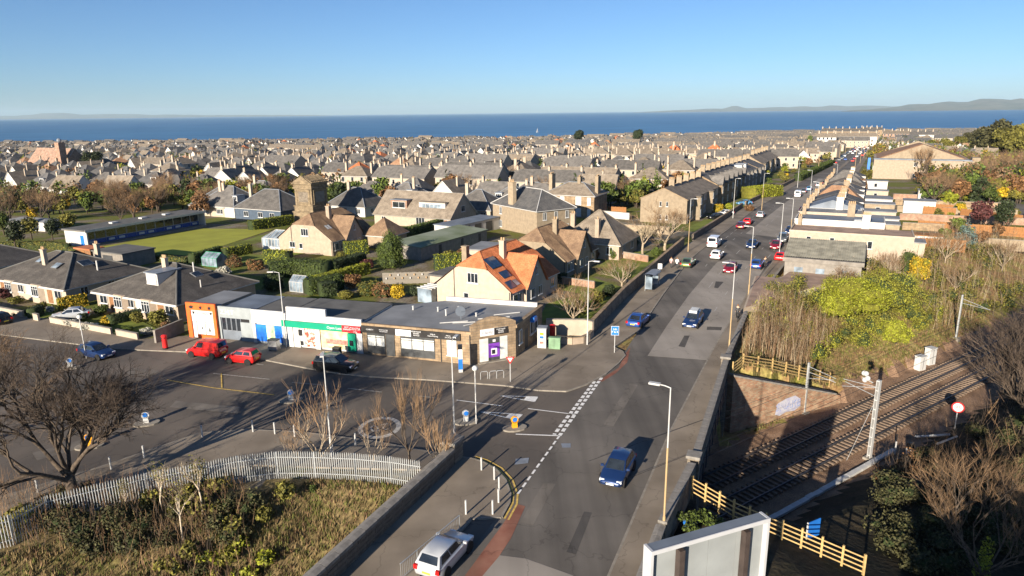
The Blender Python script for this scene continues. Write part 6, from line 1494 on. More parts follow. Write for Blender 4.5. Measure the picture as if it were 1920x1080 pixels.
for i, (b, tp, a, l) in enumerate((((1403, 556), (1410, 430), 1, 'tall lamp post beside the slab-roofed building'), ((1460, 488), (1465, 426), 1, 'lamp post at the front of the parked queue'), ((1479, 474), (1487, 380), 1, 'tall lamp post at the low garden wall right of the road'), ((1528, 423), (1533, 345), 1, 'lamp post by the right-hand hedge'), ((1290, 473), (1294, 372), -1, 'lamp post in front of the terrace gable'), ((1374, 410), (1378, 335), -1, 'lamp post by the parked garden cars'), ((1428, 394), (1432, 325), -1, 'lamp post beside the yellow hedge'), ((1495, 352), (1498, 305), -1, 'lamp post above the far white van'), ((1565, 365), (1569, 300), 1, 'lamp post on the far right footway before the hall'), ((1517, 385), (1521, 330), 1, 'lamp post at the traffic island'))):
    lamp_post(l, b, tp, a, 'buff' if i % 2 == 0 else 'grey', hh=9.6)
for i in range(9):
    y = 330+i*62
    for f, s in ((lk, -1), (rk, 1)):
        x = f(y)+s*1.0; t = thing('lamp_post', 'thin distant lamp post along the '+('left' if s < 0 else 'right')+' kerb of the far road', 'lamp post', (x, y, gz(y)+.1), RZR, 'distant lamp posts '+('left' if s < 0 else 'right'))
        MB().cyl(0, 0, -.2, 9.5, .09, 6).build('column', 'lamp_buff', t); MB().box(-.12, .12, min(0, -s*1.3), max(0, -s*1.3), 9.45, 9.6).build('lantern', 'lamp_grey', t)
def beacon(label, p, h):
    t = thing('beacon_post', label, 'beacon', p); MB().cyl(0, 0, -.2, h, .05, 8).build('post', 'lamp_grey', t)
    for i in range(0, int(h/.5), 2): MB().cyl(0, 0, .3+i*.5, .3+i*.5+.5, .056, 8).build('band', 'white', t)
    MB().ball((0, 0, h+.2), .24, 0, 14, 8).build('globe', 'blind_white', t, smooth=True)
beacon('globe-topped post near the bicycle racks at the junction', G(893, 795, dz=.02), 4.7); beacon('globe-topped post in front of the bungalow gardens', G(162, 672, dz=.02), 4.4)
def keep_left(label, p, col, rz=0):
    t = thing('traffic_bollard', label, 'bollard', p, rz); MB().prism([(.65*math.cos(a)*1.6, .65*math.sin(a)) for a in [2*math.pi*i/14 for i in range(14)]], -.1, .13).build('island', 'kerb', t)
    MB().cbox(0, 0, .12, .42, .28, .25).build('base', 'lamp_grey' if col != 'amber' else 'amber', t); MB().tube([(0, -.1, .8), (0, .1, .8)], .3, 14).box(-.2, .2, -.1, .1, .35, .8).build('shell', col, t)
    MB().tube([(0, -.115, .84), (0, -.1, .84)], .2, 14).build('arrow_face', 'blue_paint', t)
for x, y, c, l in ((546, 752, 'signal_white', 'white keep-left bollard on the island before the bare shrubs'), (275, 795, 'signal_white', 'white keep-left bollard at the edge of the bare tree crown'), (168, 838, 'amber', 'yellow keep-left bollard behind the bare tree trunk'), (965, 804, 'amber', 'yellow keep-left bollard by the give-way triangles'), (874, 792, 'signal_white', 'pale keep-left bollard next to the junction lamp post'), (133, 690, 'signal_white', 'pale keep-left bollard left of the globe-topped post')):
    keep_left(l, G(x, y, dz=.015), c, .3)
bp = MB().cyl(0, 0, -.1, 1.0, .065, 10).mesh('post', ['lamp_grey']); bb = MB().cyl(0, 0, .78, .88, .069, 10).mesh('band', ['white'])
bol = [(903, 884), (927, 902), (936, 922), (935, 945), (924, 967), (874, 967), (475, 812), (516, 816), (553, 821), (667, 837), (72, 926), (209, 883), (271, 861), (380, 822)]
bl = ['at the head of the curved kerb', 'second round the curved kerb', 'third round the curved kerb', 'fourth round the curved kerb', 'at the lay-by end of the curved kerb', 'standing at the end of the guard rail', 'leftmost by the bare shrubs', 'second by the bare shrubs', 'third by the bare shrubs', 'right behind the bare shrubs', 'by the far left end of the pavement', 'just right of the bare tree trunk', 'under the right side of the bare crown', 'between the bare tree and the birches']
for (x, y), l in zip(bol, bl):
    t = thing('bollard', 'grey steel bollard '+l, 'bollard', G(x, y, dz=.12), 0, 'pavement bollards'); put('post', bp, t); put('band', bb, t)
# guard rail beside the lay-by
a, b = G(862, 998, dz=.12), G(752, 1092, dz=.12); d = (b-a).to_2d(); L = d.length; t = thing('guard_rail', 'galvanised pedestrian guard rail beside the lay-by', 'railing', a, math.atan2(d.y, d.x))
MB().tube([(0, 0, 1.05), (L, 0, 1.05)], .025, 6).build('top_rail', 'galv', t); MB().tube([(0, 0, .15), (L, 0, .15)], .02, 6).build('bottom_rail', 'galv', t)
pm = MB().cyl(0, 0, -.1, 1.06, .03, 6).mesh('post', ['galv']); vm = MB().cyl(0, 0, .15, 1.05, .010, 5).mesh('baluster', ['galv'])
for i in range(int(L/2)+1): put('post', pm, t, (i*2.0, 0, 0))
i = .15
while i < L: put('baluster', vm, t, (i, 0, 0)); i += .15
# bus shelter and stop flag
t = thing('bus_shelter', 'small glass bus shelter with curved roof on the left footway', 'bus shelter', G(1224, 543, dz=.12), RZR); 
for x in (-1.6, 0, 1.6): MB().cyl(x, .7, 0, 2.3, .04, 6).build('post', 'galv', t)
MB().box(-1.6, 1.6, .68, .72, .3, 2.1).build('back_pane', 'glass_pale', t)
for x in (-1.6, 1.6): MB().box(x-.02, x+.02, -.3, .7, .3, 2.1).build('end_pane', 'glass_pale', t)
mb = MB(); n = 8
for i in range(n):
    a0, a1 = math.pi*i/n, math.pi*(i+1)/n
    f = lambda a_: (.15+.8*math.cos(a_), 2.25+.3*math.sin(a_)); (y0, z0), (y1, z1) = f(a0), f(a1); mb.quad((-1.8, y0, z0), (1.8, y0, z0), (1.8, y1, z1), (-1.8, y1, z1))
mb.build('roof', 'lead', t); MB().box(-1.2, 1.2, .3, .6, .45, .5).build('bench', 'steel', t)
signpost('bus stop flag on a thin pole behind the shelter', G(1236, 534, dz=.12), 3.1, lambda t: MB().box(-.3, .3, -.04, -.01, 2.3, 3.1).build('flag', 'white_ink', t), name='bus_stop', cat='sign', rz=-.3)
# ================================================================== VEGETATION AND GARDENS
# --- bare trees by the junction
big = bare_tree_meshes(11, 10.8, .40, .22, 7, 7, .62, .06, (2, 3), 'bark', 'twig', shrink=.74, limb_out=.9)
bare_tree(G(141, 948, dz=.1), 'broad bare tree with dense dark crown by the pavement fence', big, rz=.6, scale=(.84, .84, .93))
bare_tree(G(-60, 842, dz=0), 'bare tree with brown twigs at the left frame edge', bare_tree_meshes(12, 9.5, .3, .25, 6, 6, .6, .1, (2, 3), 'bark', 'twig_warm', limb_out=.9), rz=1)
sh = [bare_tree_meshes(20+i, 5.6, .07, .03, 6, 4, .42, .25, (2, 3), 'bark_pale', 'twig_warm', limb_out=.45) for i in range(2)]
sh.append(bare_tree_meshes(25, 5.2, .06, .02, 11, 3, .25, .35, (2, 4), 'bark_pale', 'twig_warm', limb_out=.28))
tl = bare_tree_meshes(26, 7.5, .13, .18, 7, 5, .4, .3, (2, 3), 'bark', 'twig_warm', limb_out=.45)
bare_tree(G(598, 868, dz=.1), 'spreading pale bare shrub behind the palisade, around a lamp post', sh[0], scale=(1.25, 1.25, 1.0), name='bare_shrub', cat='shrub')
bare_tree(G(700, 872, dz=.1), 'slim pale bare shrub behind the middle of the palisade', sh[1], scale=(.6, .6, .7), name='bare_shrub', cat='shrub')
bare_tree(G(768, 874, dz=.1), 'slender brown bare tree rising behind the palisade', tl, scale=(.65, .65, .9))
bare_tree(G(824, 876, dz=.1), 'dense clump of straw-coloured bare shoots by the stone pier', sh[2], scale=(1.05, 1.05, .88), name='bare_shrub', cat='shrub')
bare_tree(G(560, 872, dz=.1), 'low tangle of bare twigs left of the spreading shrub', sh[1], rz=2, scale=(.7, .7, .5), name='bare_shrub', cat='shrub')
bush(G(846, 862, dz=.1), 1.6, 1.3, 'leaf_olive', 'small olive bush at the end of the stone pier')
bush(G(52, 990, dz=0), 3.2, 1.8, 'leaf_olive', 'rounded olive green bush left of the bare tree trunk', n=900)
# --- palisade fence: separate pales
pal = [Vector((p[0], p[1], 0)) for p in ((-33.5, 34.2), (-30.2, 36.2), (-29.4, 38.2), (-24.5, 40.9), (-19.3, 43.1), (-16.8, 43.7), (-14.1, 43.6), (-11.2, 43.3), (-8.6, 42.8), (-6.4, 42.1))]
t = thing('palisade_fence', 'galvanised steel palisade fence curving above the grass bank', 'fence', pal[0])
pm = MB(); pm.add([(-.032, -.012, 0), (0, -.028, 0), (.032, -.012, 0), (-.032, -.012, 1.95), (0, -.028, 1.95), (.032, -.012, 1.95), (-.012, -.014, 2.12), (.012, -.014, 2.12), (0, .01, 0), (0, .01, 1.95)], [(0, 1, 4, 3), (1, 2, 5, 4), (3, 4, 5, 7, 6), (2, 8, 9, 5), (8, 0, 3, 9), (9, 3, 6), (5, 9, 7), (6, 7, 9)]); pm = pm.mesh('pale', ['galv'])
carry = 0; rng = random.Random(3)
for a, b in zip(pal, pal[1:]):
    d = b-a; L = d.length; d.normalize(); ang = math.atan2(d.y, d.x); s = carry
    while s < L:
        q = a+d*s-pal[0]; put('pale', pm, t, (q.x, q.y, rng.uniform(-.03, .02)), ang+rng.uniform(-.05, .05)); s += .158
    carry = s-L
    for z in (.35, 1.6): o = MB().box(0, L, .01, .05, z, z+.06).build('rail', 'galv', t); o.location = a-pal[0]; o.rotation_euler = (0, 0, ang)
    o = MB().box(-.05, .05, .04, .14, -.3, 2.0).build('post', 'galv', t); o.location = a-pal[0]; o.rotation_euler = (0, 0, ang)
# --- stone parapet on the left of the bridge
def parapet(label, a, b, h, th, z0=-.2, name='bridge_parapet', capm='stone', wm='stone_dark'):
    a, b = Vector((*a, 0)), Vector((*b, 0)); d = b-a; L = d.length; ang = math.atan2(d.y, d.x); t = thing(name, label, 'wall', a, ang)
    rows = 4; rh = h/rows; bl = {}
    MB().box(0, L, -th/2+.03, th/2-.03, z0, h).build('core', wm, t)
    rng = random.Random(int(L*10)); blk = [MB().box(0, w_-.025, -th/2, th/2, .012, rh-.012).mesh('stone_block', [wm]) for w_ in (.7, .9, 1.1)]
    n = 0
    for r in range(rows):
        x = -rng.uniform(0, .3) if r else 0; x = max(0, x)
        while x < L-.6 and n < 290:
            k = rng.randrange(3); w_ = (.7, .9, 1.1)[k]
            if x+w_ > L: break
            put('stone_block', blk[k], t, (x, rng.uniform(-.012, .012), r*rh)); x += w_; n += 1
    cm = MB().box(.01, 1.18, -th/2-.07, th/2+.07, 0, .2); cm.add([(.01, -th/2-.07, .2), (1.18, -th/2-.07, .2), (1.18, th/2+.07, .2), (.01, th/2+.07, .2), (.01, 0, .3), (1.18, 0, .3)], [(0, 1, 5, 4), (2, 3, 4, 5), (1, 2, 5), (3, 0, 4)]); cm = cm.mesh('coping_stone', [capm])
    for i in range(int(L/1.2)): put('coping_stone', cm, t, (i*1.2, 0, h))
    return t
M['cope_grey'] = mat('cope_grey', (.20, .185, .165), .9, var=.25, scale=2)
parapet('dressed stone parapet wall running between bank and footway', (-4.6, 45.1), (-16.5, 18.5), 1.25, .55, -6, capm='cope_grey')
t = thing('stone_pier', 'squat stone pier at the end of the parapet wall', 'pier', Vector((-4.5, 45.9, 0)), math.radians(66)); MB().cbox(0, 0, -.3, 1.3, 1.0, 1.9).build('shaft', 'stone_dark', t); MB().cbox(0, 0, 1.6, 1.5, 1.2, .22).build('cap', 'cope_grey', t)
defm('leaf_bramble', (.052, .050, .018), .8, var=.3, island=.6)
# --- grass bank: tufts, brambles
def tufts(name, label, pts_fn, n, mats, hmin, hmax, seed, blades=5, w=.03, lean=.35):
    rnd = random.Random(seed); V = []; F = []; Mi = []
    for _ in range(n):
        p = pts_fn(rnd)
        if p is None: continue
        mi = rnd.choices(range(len(mats)), [3, 2, 1][:len(mats)])[0]
        for b in range(blades):
            a = rnd.uniform(0, 6.28); h = rnd.uniform(hmin, hmax); l = h*rnd.uniform(0, lean); ox, oy = rnd.gauss(0, .09), rnd.gauss(0, .09)
            c, s = math.cos(a), math.sin(a); x, y, z = p[0]+ox, p[1]+oy, p[2]-.02; o = len(V)
            V.extend([(x-s*w, y+c*w, z), (x+s*w, y-c*w, z), (x+c*l, y+s*l, z+h)]); F.append((o, o+1, o+2)); Mi.append(mi)
    me = bpy.data.meshes.new(name); me.from_pydata(V, [], F)
    for m in mats: me.materials.append(MATS[m])
    me.polygons.foreach_set('material_index', Mi); me.update()
    return put(name, me, kind='stuff', label=label, cat='grass')
defm('straw', (.20, .145, .066), .9, var=.3, island=.4); defm('grass_green', (.095, .105, .022), .9, var=.3, island=.4); defm('dead_stem', (.17, .10, .055), .9, var=.3, island=.4)
def bank_pt(r):
    x = r.uniform(-36, -5); y = r.uniform(26, 46); a, o = aoc(x, y)
    if o < fence_o(x)+.3 or x > xat([(-16.5, 18.5), (-4.6, 45.1)], y)-.4: return None
    return (x, y, T(x, y))
tufts('grass', 'dry straw-coloured grass on the bank below the palisade', bank_pt, 22000, ['straw', 'grass_green', 'dead_stem'], .1, .42, 4)
rnd = random.Random(8)
def undergrowth(name, label, pts, kind, w, h, seed, n=260, size=.12):
    n = int(n*1.3); size *= 1.1
    """bramble mass nobody could count: many small clumps in one object"""
    mb = MB(); r = random.Random(seed)
    for p in pts:
        s = r.uniform(.7, 1.3); bl = [(p[0]+r.gauss(0, .3), p[1]+r.gauss(0, .3), p[2]+h*s*r.uniform(.3, .6), w*s*.45, w*s*.45, h*s*.45) for _ in range(3)]
        leaf_cloud(mb, r, bl, n, size, 0, .3, p[2]-.05)
        for b in bl: mb.ball(b[:3], 1, 1, 6, 4, (b[3]*.35, b[4]*.35, b[5]*.35), .3, r)
    return mb.build(name, [kind, 'hedge_core'], kind='stuff', label=label, cat='undergrowth')
def bank_clump(px, py, z): q = G(px, py, z); return (q.x, q.y, T(q.x, q.y))
pts = [bank_clump(rnd.uniform(90, 480), rnd.uniform(975, 1075), -2.0) for _ in range(28)]
undergrowth('undergrowth', 'dark green brambles low on the bank', pts, 'leaf_bramble', 1.7, 1.3, 1, 420, .075)
pts = [bank_clump(rnd.uniform(300, 560), rnd.uniform(940, 1075), -1.6) for _ in range(16)]
undergrowth('undergrowth', 'olive brambles in the middle of the bank', pts, 'leaf_olive', 1.3, .9, 2)
pts = [bank_clump(x, y, -2.2) for x, y in ((470, 1065), (500, 1050), (520, 1075), (455, 1040), (440, 1078), (400, 1060))]
undergrowth('undergrowth', 'yellow-green weeds at the foot of the bank', pts, 'leaf_bright', 1.1, .8, 3, 200, .10)
t_ = G(587, 924, -.4); bush((t_.x, t_.y, T(t_.x, t_.y)), .8, .6, 'leaf', 'single bright green tussock on the dry grass bank', n=240)
def shoots(name, label, pts_fn, n, hmin, hmax, r0, mats, seed, lean=.12, side=4, kind='stuff', cat='shrub'):
    rnd_ = random.Random(seed); mb = MB(); k = 0
    while k < n:
        p = pts_fn(rnd_)
        if p is None: continue
        k += 1; h = rnd_.uniform(hmin, hmax); d = Vector((rnd_.gauss(0, lean), rnd_.gauss(0, lean), 1)); m = rnd_.randrange(len(mats)); b = Vector(p)
        path = [b-Vector((0, 0, .1)), b+d*h*.5+Vector((rnd_.gauss(0, .05), rnd_.gauss(0, .05), 0)), b+d*h+Vector((rnd_.gauss(0, .15), rnd_.gauss(0, .15), 0))]
        mb.tube(path, [r0, r0*.7, r0*.2], 3, m, cap=False)
        for _ in range(side):
            u = rnd_.uniform(.35, .95); q = path[0].lerp(path[2], u); dd = Vector((rnd_.gauss(0, 1), rnd_.gauss(0, 1), rnd_.uniform(.6, 1.6))).normalized()*h*rnd_.uniform(.08, .2)
            mb.tube([q, q+dd], [r0*.4, r0*.12], 3, m, cap=False)
    return mb.build(name, mats, kind=kind, label=label, cat=cat)
def bank_left(r): 
    q = bank_clump(r.uniform(10, 470), r.uniform(960, 1078), -1.8); return q
shoots('bare_stems', 'bare brown stems standing in the bank brambles', bank_left, 900, .8, 2.4, .014, ['twig_warm', 'dead_stem', 'twig'], 5, .2, 5)
bt = [bare_tree_meshes(40+i, 4.6, .05, .45, 6, 3, .5, .25, (2, 3), 'bark_birch', 'twig_pale', limb_out=.4) for i in range(2)]
for i, (x, y, z, s, l) in enumerate(((383, 985, -1.0, 1.0, 'pale birch sapling beside the palisade corner post'), (349, 1052, -2.4, 1.05, 'birch sapling standing lowest on the bank'), (312, 1000, -1.6, .85, 'thin birch sapling left of the other birches'), (246, 1010, -1.8, .6, 'smallest birch sapling among the dark brambles'))):
    q = bank_clump(x, y, z); t = bare_tree(q, l, bt[i % 2], name='birch_sapling', rz=i, scale=s)
    mb = MB(); r = random.Random(i); leaf_cloud(mb, r, [(0, 0, 3.4, .75, .75, 1.1)], 160, .06, 0, .1); mb.build('leaves', 'leaf_olive', t, kind='stuff')
# ================================================================== gardens
def B(x, y, w, h, kind, label, **k): return bush(G(x, y), w, h, kind, label, **k)
# bungalow front gardens
def wl(pxs, h, label, m='harl', th=.25): return wall_run([G(*p, dz=.02) for p in pxs], h, th, label, m)
wl([(96, 606), (210, 628)], .75, 'low cream garden wall before the first bungalow garden, left length', 'harl_pale'); wl([(220, 630), (260, 638)], .75, 'low cream garden wall before the bungalow garden, right length', 'harl_pale')
wl([(-60, 575), (45, 596)], .8, 'low cream garden wall at the left frame edge', 'harl_pale'); wl([(65, 601), (74, 603)], .9, 'short cream gate pier wall by the driveway', 'harl_pale')
wl([(292, 645), (345, 622)], 1.5, 'dark sloping garden wall beside the orange shop', 'harl_grey'); 
hedge([G(110, 582), G(165, 572)], .9, 1.6, 'yellow flowering forsythia hedge behind the silver car', 'leaf_yellow', core='hedge_gold_core', dens=40)
hedge([G(60, 598), G(75, 590)], 1.2, 1.3, 'dark evergreen hedge block left of the driveway', 'leaf_dark'); hedge([G(205, 610), G(262, 596)], 1.1, 1.2, 'dark clipped hedge across the bungalow garden', 'leaf_dark')
B(203, 608, 2.2, 1.2, 'leaf_yellow', 'yellow flowering bush beside the dark clipped hedge'); B(258, 606, 2.0, 1.7, 'leaf_olive', 'rounded olive bush under the bungalow dormer', n=800); B(298, 612, 2.8, 2.1, 'leaf_olive', 'large yellowish bush at the bungalow corner', n=900)
B(312, 616, 1.6, 1.0, 'leaf_rust', 'reddish bush beside the large yellowish bush'); B(135, 612, 2.2, .9, 'leaf_white', 'white flowering bush left of the globe-topped post'); B(168, 618, 2.4, .9, 'leaf_white', 'white flowering bush right of the globe-topped post'); B(275, 628, 1.8, .9, 'leaf_white', 'white flowering bush by the sloping wall')
B(190, 590, 2.2, 1.4, 'leaf', 'green bush before the brown bungalow porch'); B(240, 620, 1.8, .7, 'leaf', 'low green plant on the bungalow lawn'); B(30, 570, 2.6, 1.1, 'leaf_olive', 'olive bush in the leftmost garden'); B(10, 560, 3.0, 1.6, 'leaf_plum', 'plum-coloured bush at the left frame edge'); B(78, 580, 2.0, 1.1, 'leaf_olive', 'olive bush before the left bungalow bay'); B(95, 585, 1.6, .8, 'leaf_white', 'pale flowering plant by the driveway'); B(38, 590, 2.4, .7, 'leaf_dark', 'dark low shrub behind the left wall')
B(155, 600, 1.8, .9, 'leaf_dark', 'dark shrub below the silver car'); B(228, 628, 2.0, .7, 'leaf_dark', 'dark shrub behind the right wall length')
# between bungalows and bowling green
hedge([G(-20, 470), G(95, 466), G(130, 472)], 1.2, 1.5, 'long dark hedge at the left end of the bowling green', 'leaf_olive'); hedge([G(130, 474), G(250, 485), G(352, 494)], .9, 1.0, 'low clipped hedge along the near side of the bowling green', 'leaf_olive')
hedge([G(360, 497), G(415, 480)], 1.4, 1.9, 'thick dark hedge at the near corner of the bowling green', 'leaf'); hedge([G(420, 484), G(470, 474)], 1.6, 1.7, 'yellow-green hedge before the conservatory', 'leaf_bright', core='hedge_core')
hedge([G(500, 492), G(545, 494)], 2.4, 2.2, 'bright clipped hedge block by the gabled house', 'leaf_bright', core='hedge_core'); hedge([G(470, 432), G(548, 420)], 2.0, 2.2, 'golden green hedge at the far corner of the bowling green', 'leaf_bright', core='hedge_core')
hedge([G(645, 478), G(690, 474)], 2.0, 2.3, 'bright clipped hedge right of the gabled house', 'leaf_bright', core='hedge_core'); hedge([G(700, 462), G(775, 442), G(855, 420)], 1.8, 2.1, 'long dark hedge between chalet house and workshop', 'leaf')
bush(G(735, 503), 6.0, 6.2, 'leaf', 'huge glossy laurel beside the workshop', n=3000, size=.10, seed=1, name='laurel')
hedge([G(815, 506), G(868, 502)], 2.0, 2.4, 'square clipped hedge behind the orange-roofed house', 'leaf_bright', core='hedge_core')
hedge([G(505, 520), G(560, 515), G(615, 520)], 3.4, 2.5, 'big uneven green hedge mass below the gabled house', 'leaf', dens=34); hedge([G(620, 516), G(680, 498)], 2.2, 2.2, 'dark green hedge beside the paved drive', 'leaf_dark', dens=34)
hedge([G(590, 540), G(690, 512)], 1.4, 1.7, 'golden clipped hedge running diagonally', 'leaf_yellow2' if 'leaf_yellow2' in MATS else 'leaf_bright', core='hedge_gold_core', dens=40); hedge([G(575, 552), G(640, 540)], 2.2, 2.1, 'rounded dark green hedge behind the shop roofs', 'leaf', dens=34); hedge([G(600, 556), G(630, 552)], 2.4, 1.9, 'clipped green block behind the shop roofs', 'leaf_dark', dens=34)
for x, y, w, h, k, l in ((690, 553, 4, 2.0, 'leaf_olive', 'olive shrub mass behind the shop roofs'), (660, 540, 3.2, 2.4, 'leaf_rust', 'brown leafless-looking shrub behind the shop roofs'), (720, 556, 4, 2.2, 'leaf_rust', 'rusty shrub behind the shop roofs'), (745, 560, 2.6, 2.2, 'leaf_yellow', 'bright yellow flowering bush behind the shop roofs'), (650, 560, 3, 1.4, 'leaf_olive', 'low olive shrub at the shop roof edge'), (780, 556, 3, 1.8, 'leaf_dark', 'dark rockery shrub by the pale fence'), (690, 505, 2.8, 1.9, 'leaf_plum', 'plum shrub at the end of the golden hedge'), (870, 488, 3.2, 2.4, 'leaf_rust', 'rusty shrub beside the workshop wall'), (840, 490, 3, 2.2, 'leaf_olive', 'olive shrub beside the workshop wall'), (480, 505, 3.5, 1.8, 'leaf_rust', 'brown shrub under the greenhouse hedge'), (440, 500, 3.5, 2.0, 'leaf_rust', 'reddish shrub right of the greenhouse'), (515, 543, 4.2, 2.6, 'leaf_dark', 'dark evergreen behind the shop roofs, left'), (420, 515, 3, 1.4, 'leaf_white', 'pale flowering shrub in the middle garden'), (640, 487, 2.4, 1.5, 'leaf_olive', 'rounded olive bush by the gabled house door')):
    B(x, y, w, h, k, l, n=800)
t = thing('garden_fence', 'pale wooden fence with hanging pots behind the shop roofs', 'fence', G(718, 533), 0); a, b = G(718, 533), G(820, 530); d = b-a; t.rotation_euler = (0, 0, math.atan2(d.y, d.x)); fm = MB().box(0, .14, -.02, .02, 0, 1.75).mesh('board', ['kerb'])
for i in range(int(d.length/.16)): put('board', fm, t, (i*.16, 0, random.uniform(-.03, .03)))
for i in range(12): MB().cyl(.6+i*.6, -.12, .8+.5*(i % 2), 1.05+.5*(i % 2), .12, 7).build('pot', 'pot' if i % 3 else 'white', t)
# gardens along the left of the main road
wall_run([Vector((x, y, gz(y))) for x, y in ((9.2, 75.2), (15.2, 90), (24.0, 109), (32.6, 127.5))], 1.7, .4, 'long dark rubble wall along the left footway', 'stone_dark', 'stone', name='boundary_wall'); wall_run([Vector((x, y, gz(y))) for x, y in ((36.0, 133.8), (48.5, 158), (63.6, 187.5))], 1.3, .4, 'stone boundary wall in front of the terrace gardens', 'stone_dark', 'stone', name='boundary_wall')
wall_run([Vector((x, y, gz(y))) for x, y in ((66, 192), (100, 251), (140, 322), (173, 382))], 1.2, .4, 'far stone boundary wall along the left footway', 'stone_dark', 'stone', name='boundary_wall')
wl([(1042, 530), (1115, 541)], 1.0, 'orange brick garden wall nearer the junction', 'brick'); wl([(1145, 480), (1215, 492)], 1.1, 'orange brick garden wall beyond the red shrub', 'brick'); wl([(1118, 432), (1255, 440)], 1.6, 'long pale stone wall below the terrace gable', 'harl_tan')
wl([(1105, 405), (1180, 412)], 1.6, 'white-topped wall behind the pyramid-roofed house', 'white')
ft = [bare_tree_meshes(60+i, 5.2, .13, .15, 7, 5, .55, .18, (2, 3), 'bark_pale', 'twig_warm', limb_out=.7) for i in range(3)]
bare_tree(G(1075, 606), 'multi-stemmed bare shrub inside the corner garden wall', ft[0], scale=(1.1, 1.1, .95), name='bare_shrub', cat='shrub'); bare_tree(G(1166, 538), 'round bare shrub overhanging the long rubble wall', ft[1], scale=(1.0, 1.0, .85), name='bare_shrub', cat='shrub')
bare_tree(G(1205, 478), 'pale pollarded bare tree before the terrace gable', bare_tree_meshes(66, 6.0, .2, .4, 7, 4, .5, .3, (2, 3), 'bark_pale', 'twig_pale', limb_out=.6)); bare_tree(G(1247, 470), 'large rusty bare tree before the terrace gable', bare_tree_meshes(67, 8.0, .25, .2, 7, 6, .55, .15, (2, 3), 'bark_pale', 'twig_warm', limb_out=.75))
for x, y, w, h, k, l in ((1113, 486, 2.6, 2.2, 'leaf_rust', 'orange-red shrub at the pyramid-roofed house'), (1150, 487, 2.2, 2.2, 'leaf', 'conical green shrub right of the orange-red shrub'), (1178, 470, 1.8, 1.4, 'leaf_yellow', 'yellow bush by the far brick wall'), (1230, 482, 2.4, 1.8, 'leaf', 'rounded green bush above the rubble wall'), (1090, 588, 3, 1.8, 'leaf_olive', 'olive shrub along the rubble wall'), (1120, 566, 3, 1.8, 'leaf_olive', 'olive shrub on the rubble wall, further up'), (1140, 555, 2.4, 1.6, 'leaf_dark', 'dark shrub on the rubble wall'), (1075, 480, 3.2, 2.0, 'leaf_olive', 'olive shrub in the shade between the brown houses'), (1052, 530, 2.2, 1.8, 'leaf_dark', 'dark shrub under the orange house windows'), (1188, 462, 3.0, 1.6, 'leaf_dark', 'dark shrub under the pale pollard'), (1345, 398, 4.0, 2.2, 'leaf_yellow', 'yellow bush before the dark-fronted terrace'), (1366, 394, 3.2, 2.0, 'leaf_bright', 'lime bush before the dark-fronted terrace'), (1405, 396, 3.4, 1.8, 'leaf_rust', 'brown bush by the blue car drive')):
    B(x, y, w, h, k, l, n=800)
hedge([G(1402, 372), G(1452, 366)], 6.0, 3.2, 'big bright yellow-green hedge beside the road', 'leaf_bright', core='hedge_gold_core', dens=18, size=.2)
hedge([G(1495, 340), G(1560, 308)], 3.0, 2.4, 'long green hedge along the far left footway', 'leaf', dens=10, size=.25)
# conifers and trees behind the near terrace
ct = [leafy_tree_meshes('leaf', 1, 6, 11, conifer=True), leafy_tree_meshes('leaf_bright', 2, 5, 10, conifer=True, n=1400), leafy_tree_meshes('leaf_dark', 3, 6, 10, conifer=True)]
lt_ = [leafy_tree_meshes('leaf', 4, 7, 8), leafy_tree_meshes('leaf_olive', 5, 7, 8), leafy_tree_meshes('leaf_rust', 6, 6.5, 7), leafy_tree_meshes('leaf_dark', 7, 7, 9), leafy_tree_meshes('leaf_yellow', 8, 5, 5), leafy_tree_meshes('leaf_plum', 9, 6, 6)]
def tree(x, y, ms, label, s=1, name='garden_tree', p=None, group=None): return bare_tree(p or G(x, y), label, ms, name, random.uniform(0, 6), s, group)
tree(1207, 372, ct[1], 'tall lime-green conifer behind the near terrace', .95, 'conifer_tree'); tree(1228, 380, ct[0], 'broad green conifer behind the near terrace', 1.0, 'conifer_tree'); tree(1160, 378, lt_[0], 'round green tree left of the conifers'); tree(1185, 376, lt_[2], 'reddish bare-looking tree between the conifers', .9); tree(1140, 380, lt_[1], 'olive tree above the orange shed', .9); tree(1250, 372, lt_[2], 'rusty tree right of the conifers', .9)
# right of the road: front hedges and trees of the terrace
hedge([Vector((56.5, 126, 0)), Vector((64, 140, -.2))], 2.2, 2.0, 'green hedge before the right-hand terrace', 'leaf_bright', core='hedge_core'); hedge([Vector((66, 145, -.3)), Vector((78, 167, -.7))], 2.6, 2.4, 'taller green hedge further along the right-hand terrace', 'leaf', dens=14, size=.2)
for x, y, m, s, l in ((1588, 392, lt_[1], .8, 'yellowish tree before the right-hand terrace'), (1612, 372, lt_[2], .9, 'rusty tree before the right-hand terrace'), (1602, 352, lt_[5], .7, 'dark red tree along the right footway'), (1622, 345, lt_[1], .8, 'olive tree along the far right footway'), (1640, 330, lt_[0], .8, 'green tree by the hall corner'), (1575, 378, lt_[0], .5, 'small green tree at the terrace hedge')): tree(x, y, m, l, s)
B(1447, 528, 2.6, 1.2, 'leaf_olive', 'olive bush beside the low slab building'); wl([(1440, 536), (1478, 524)], .6, 'low orange wall end beside the slab-roofed building', 'brick')
wall_run([Vector((x, y, 0)) for x, y in ((38.2, 97.2), (46.5, 112), (55.8, 128.5))], .9, .3, 'low garden wall along the right footway', 'harl_tan', name='boundary_wall')
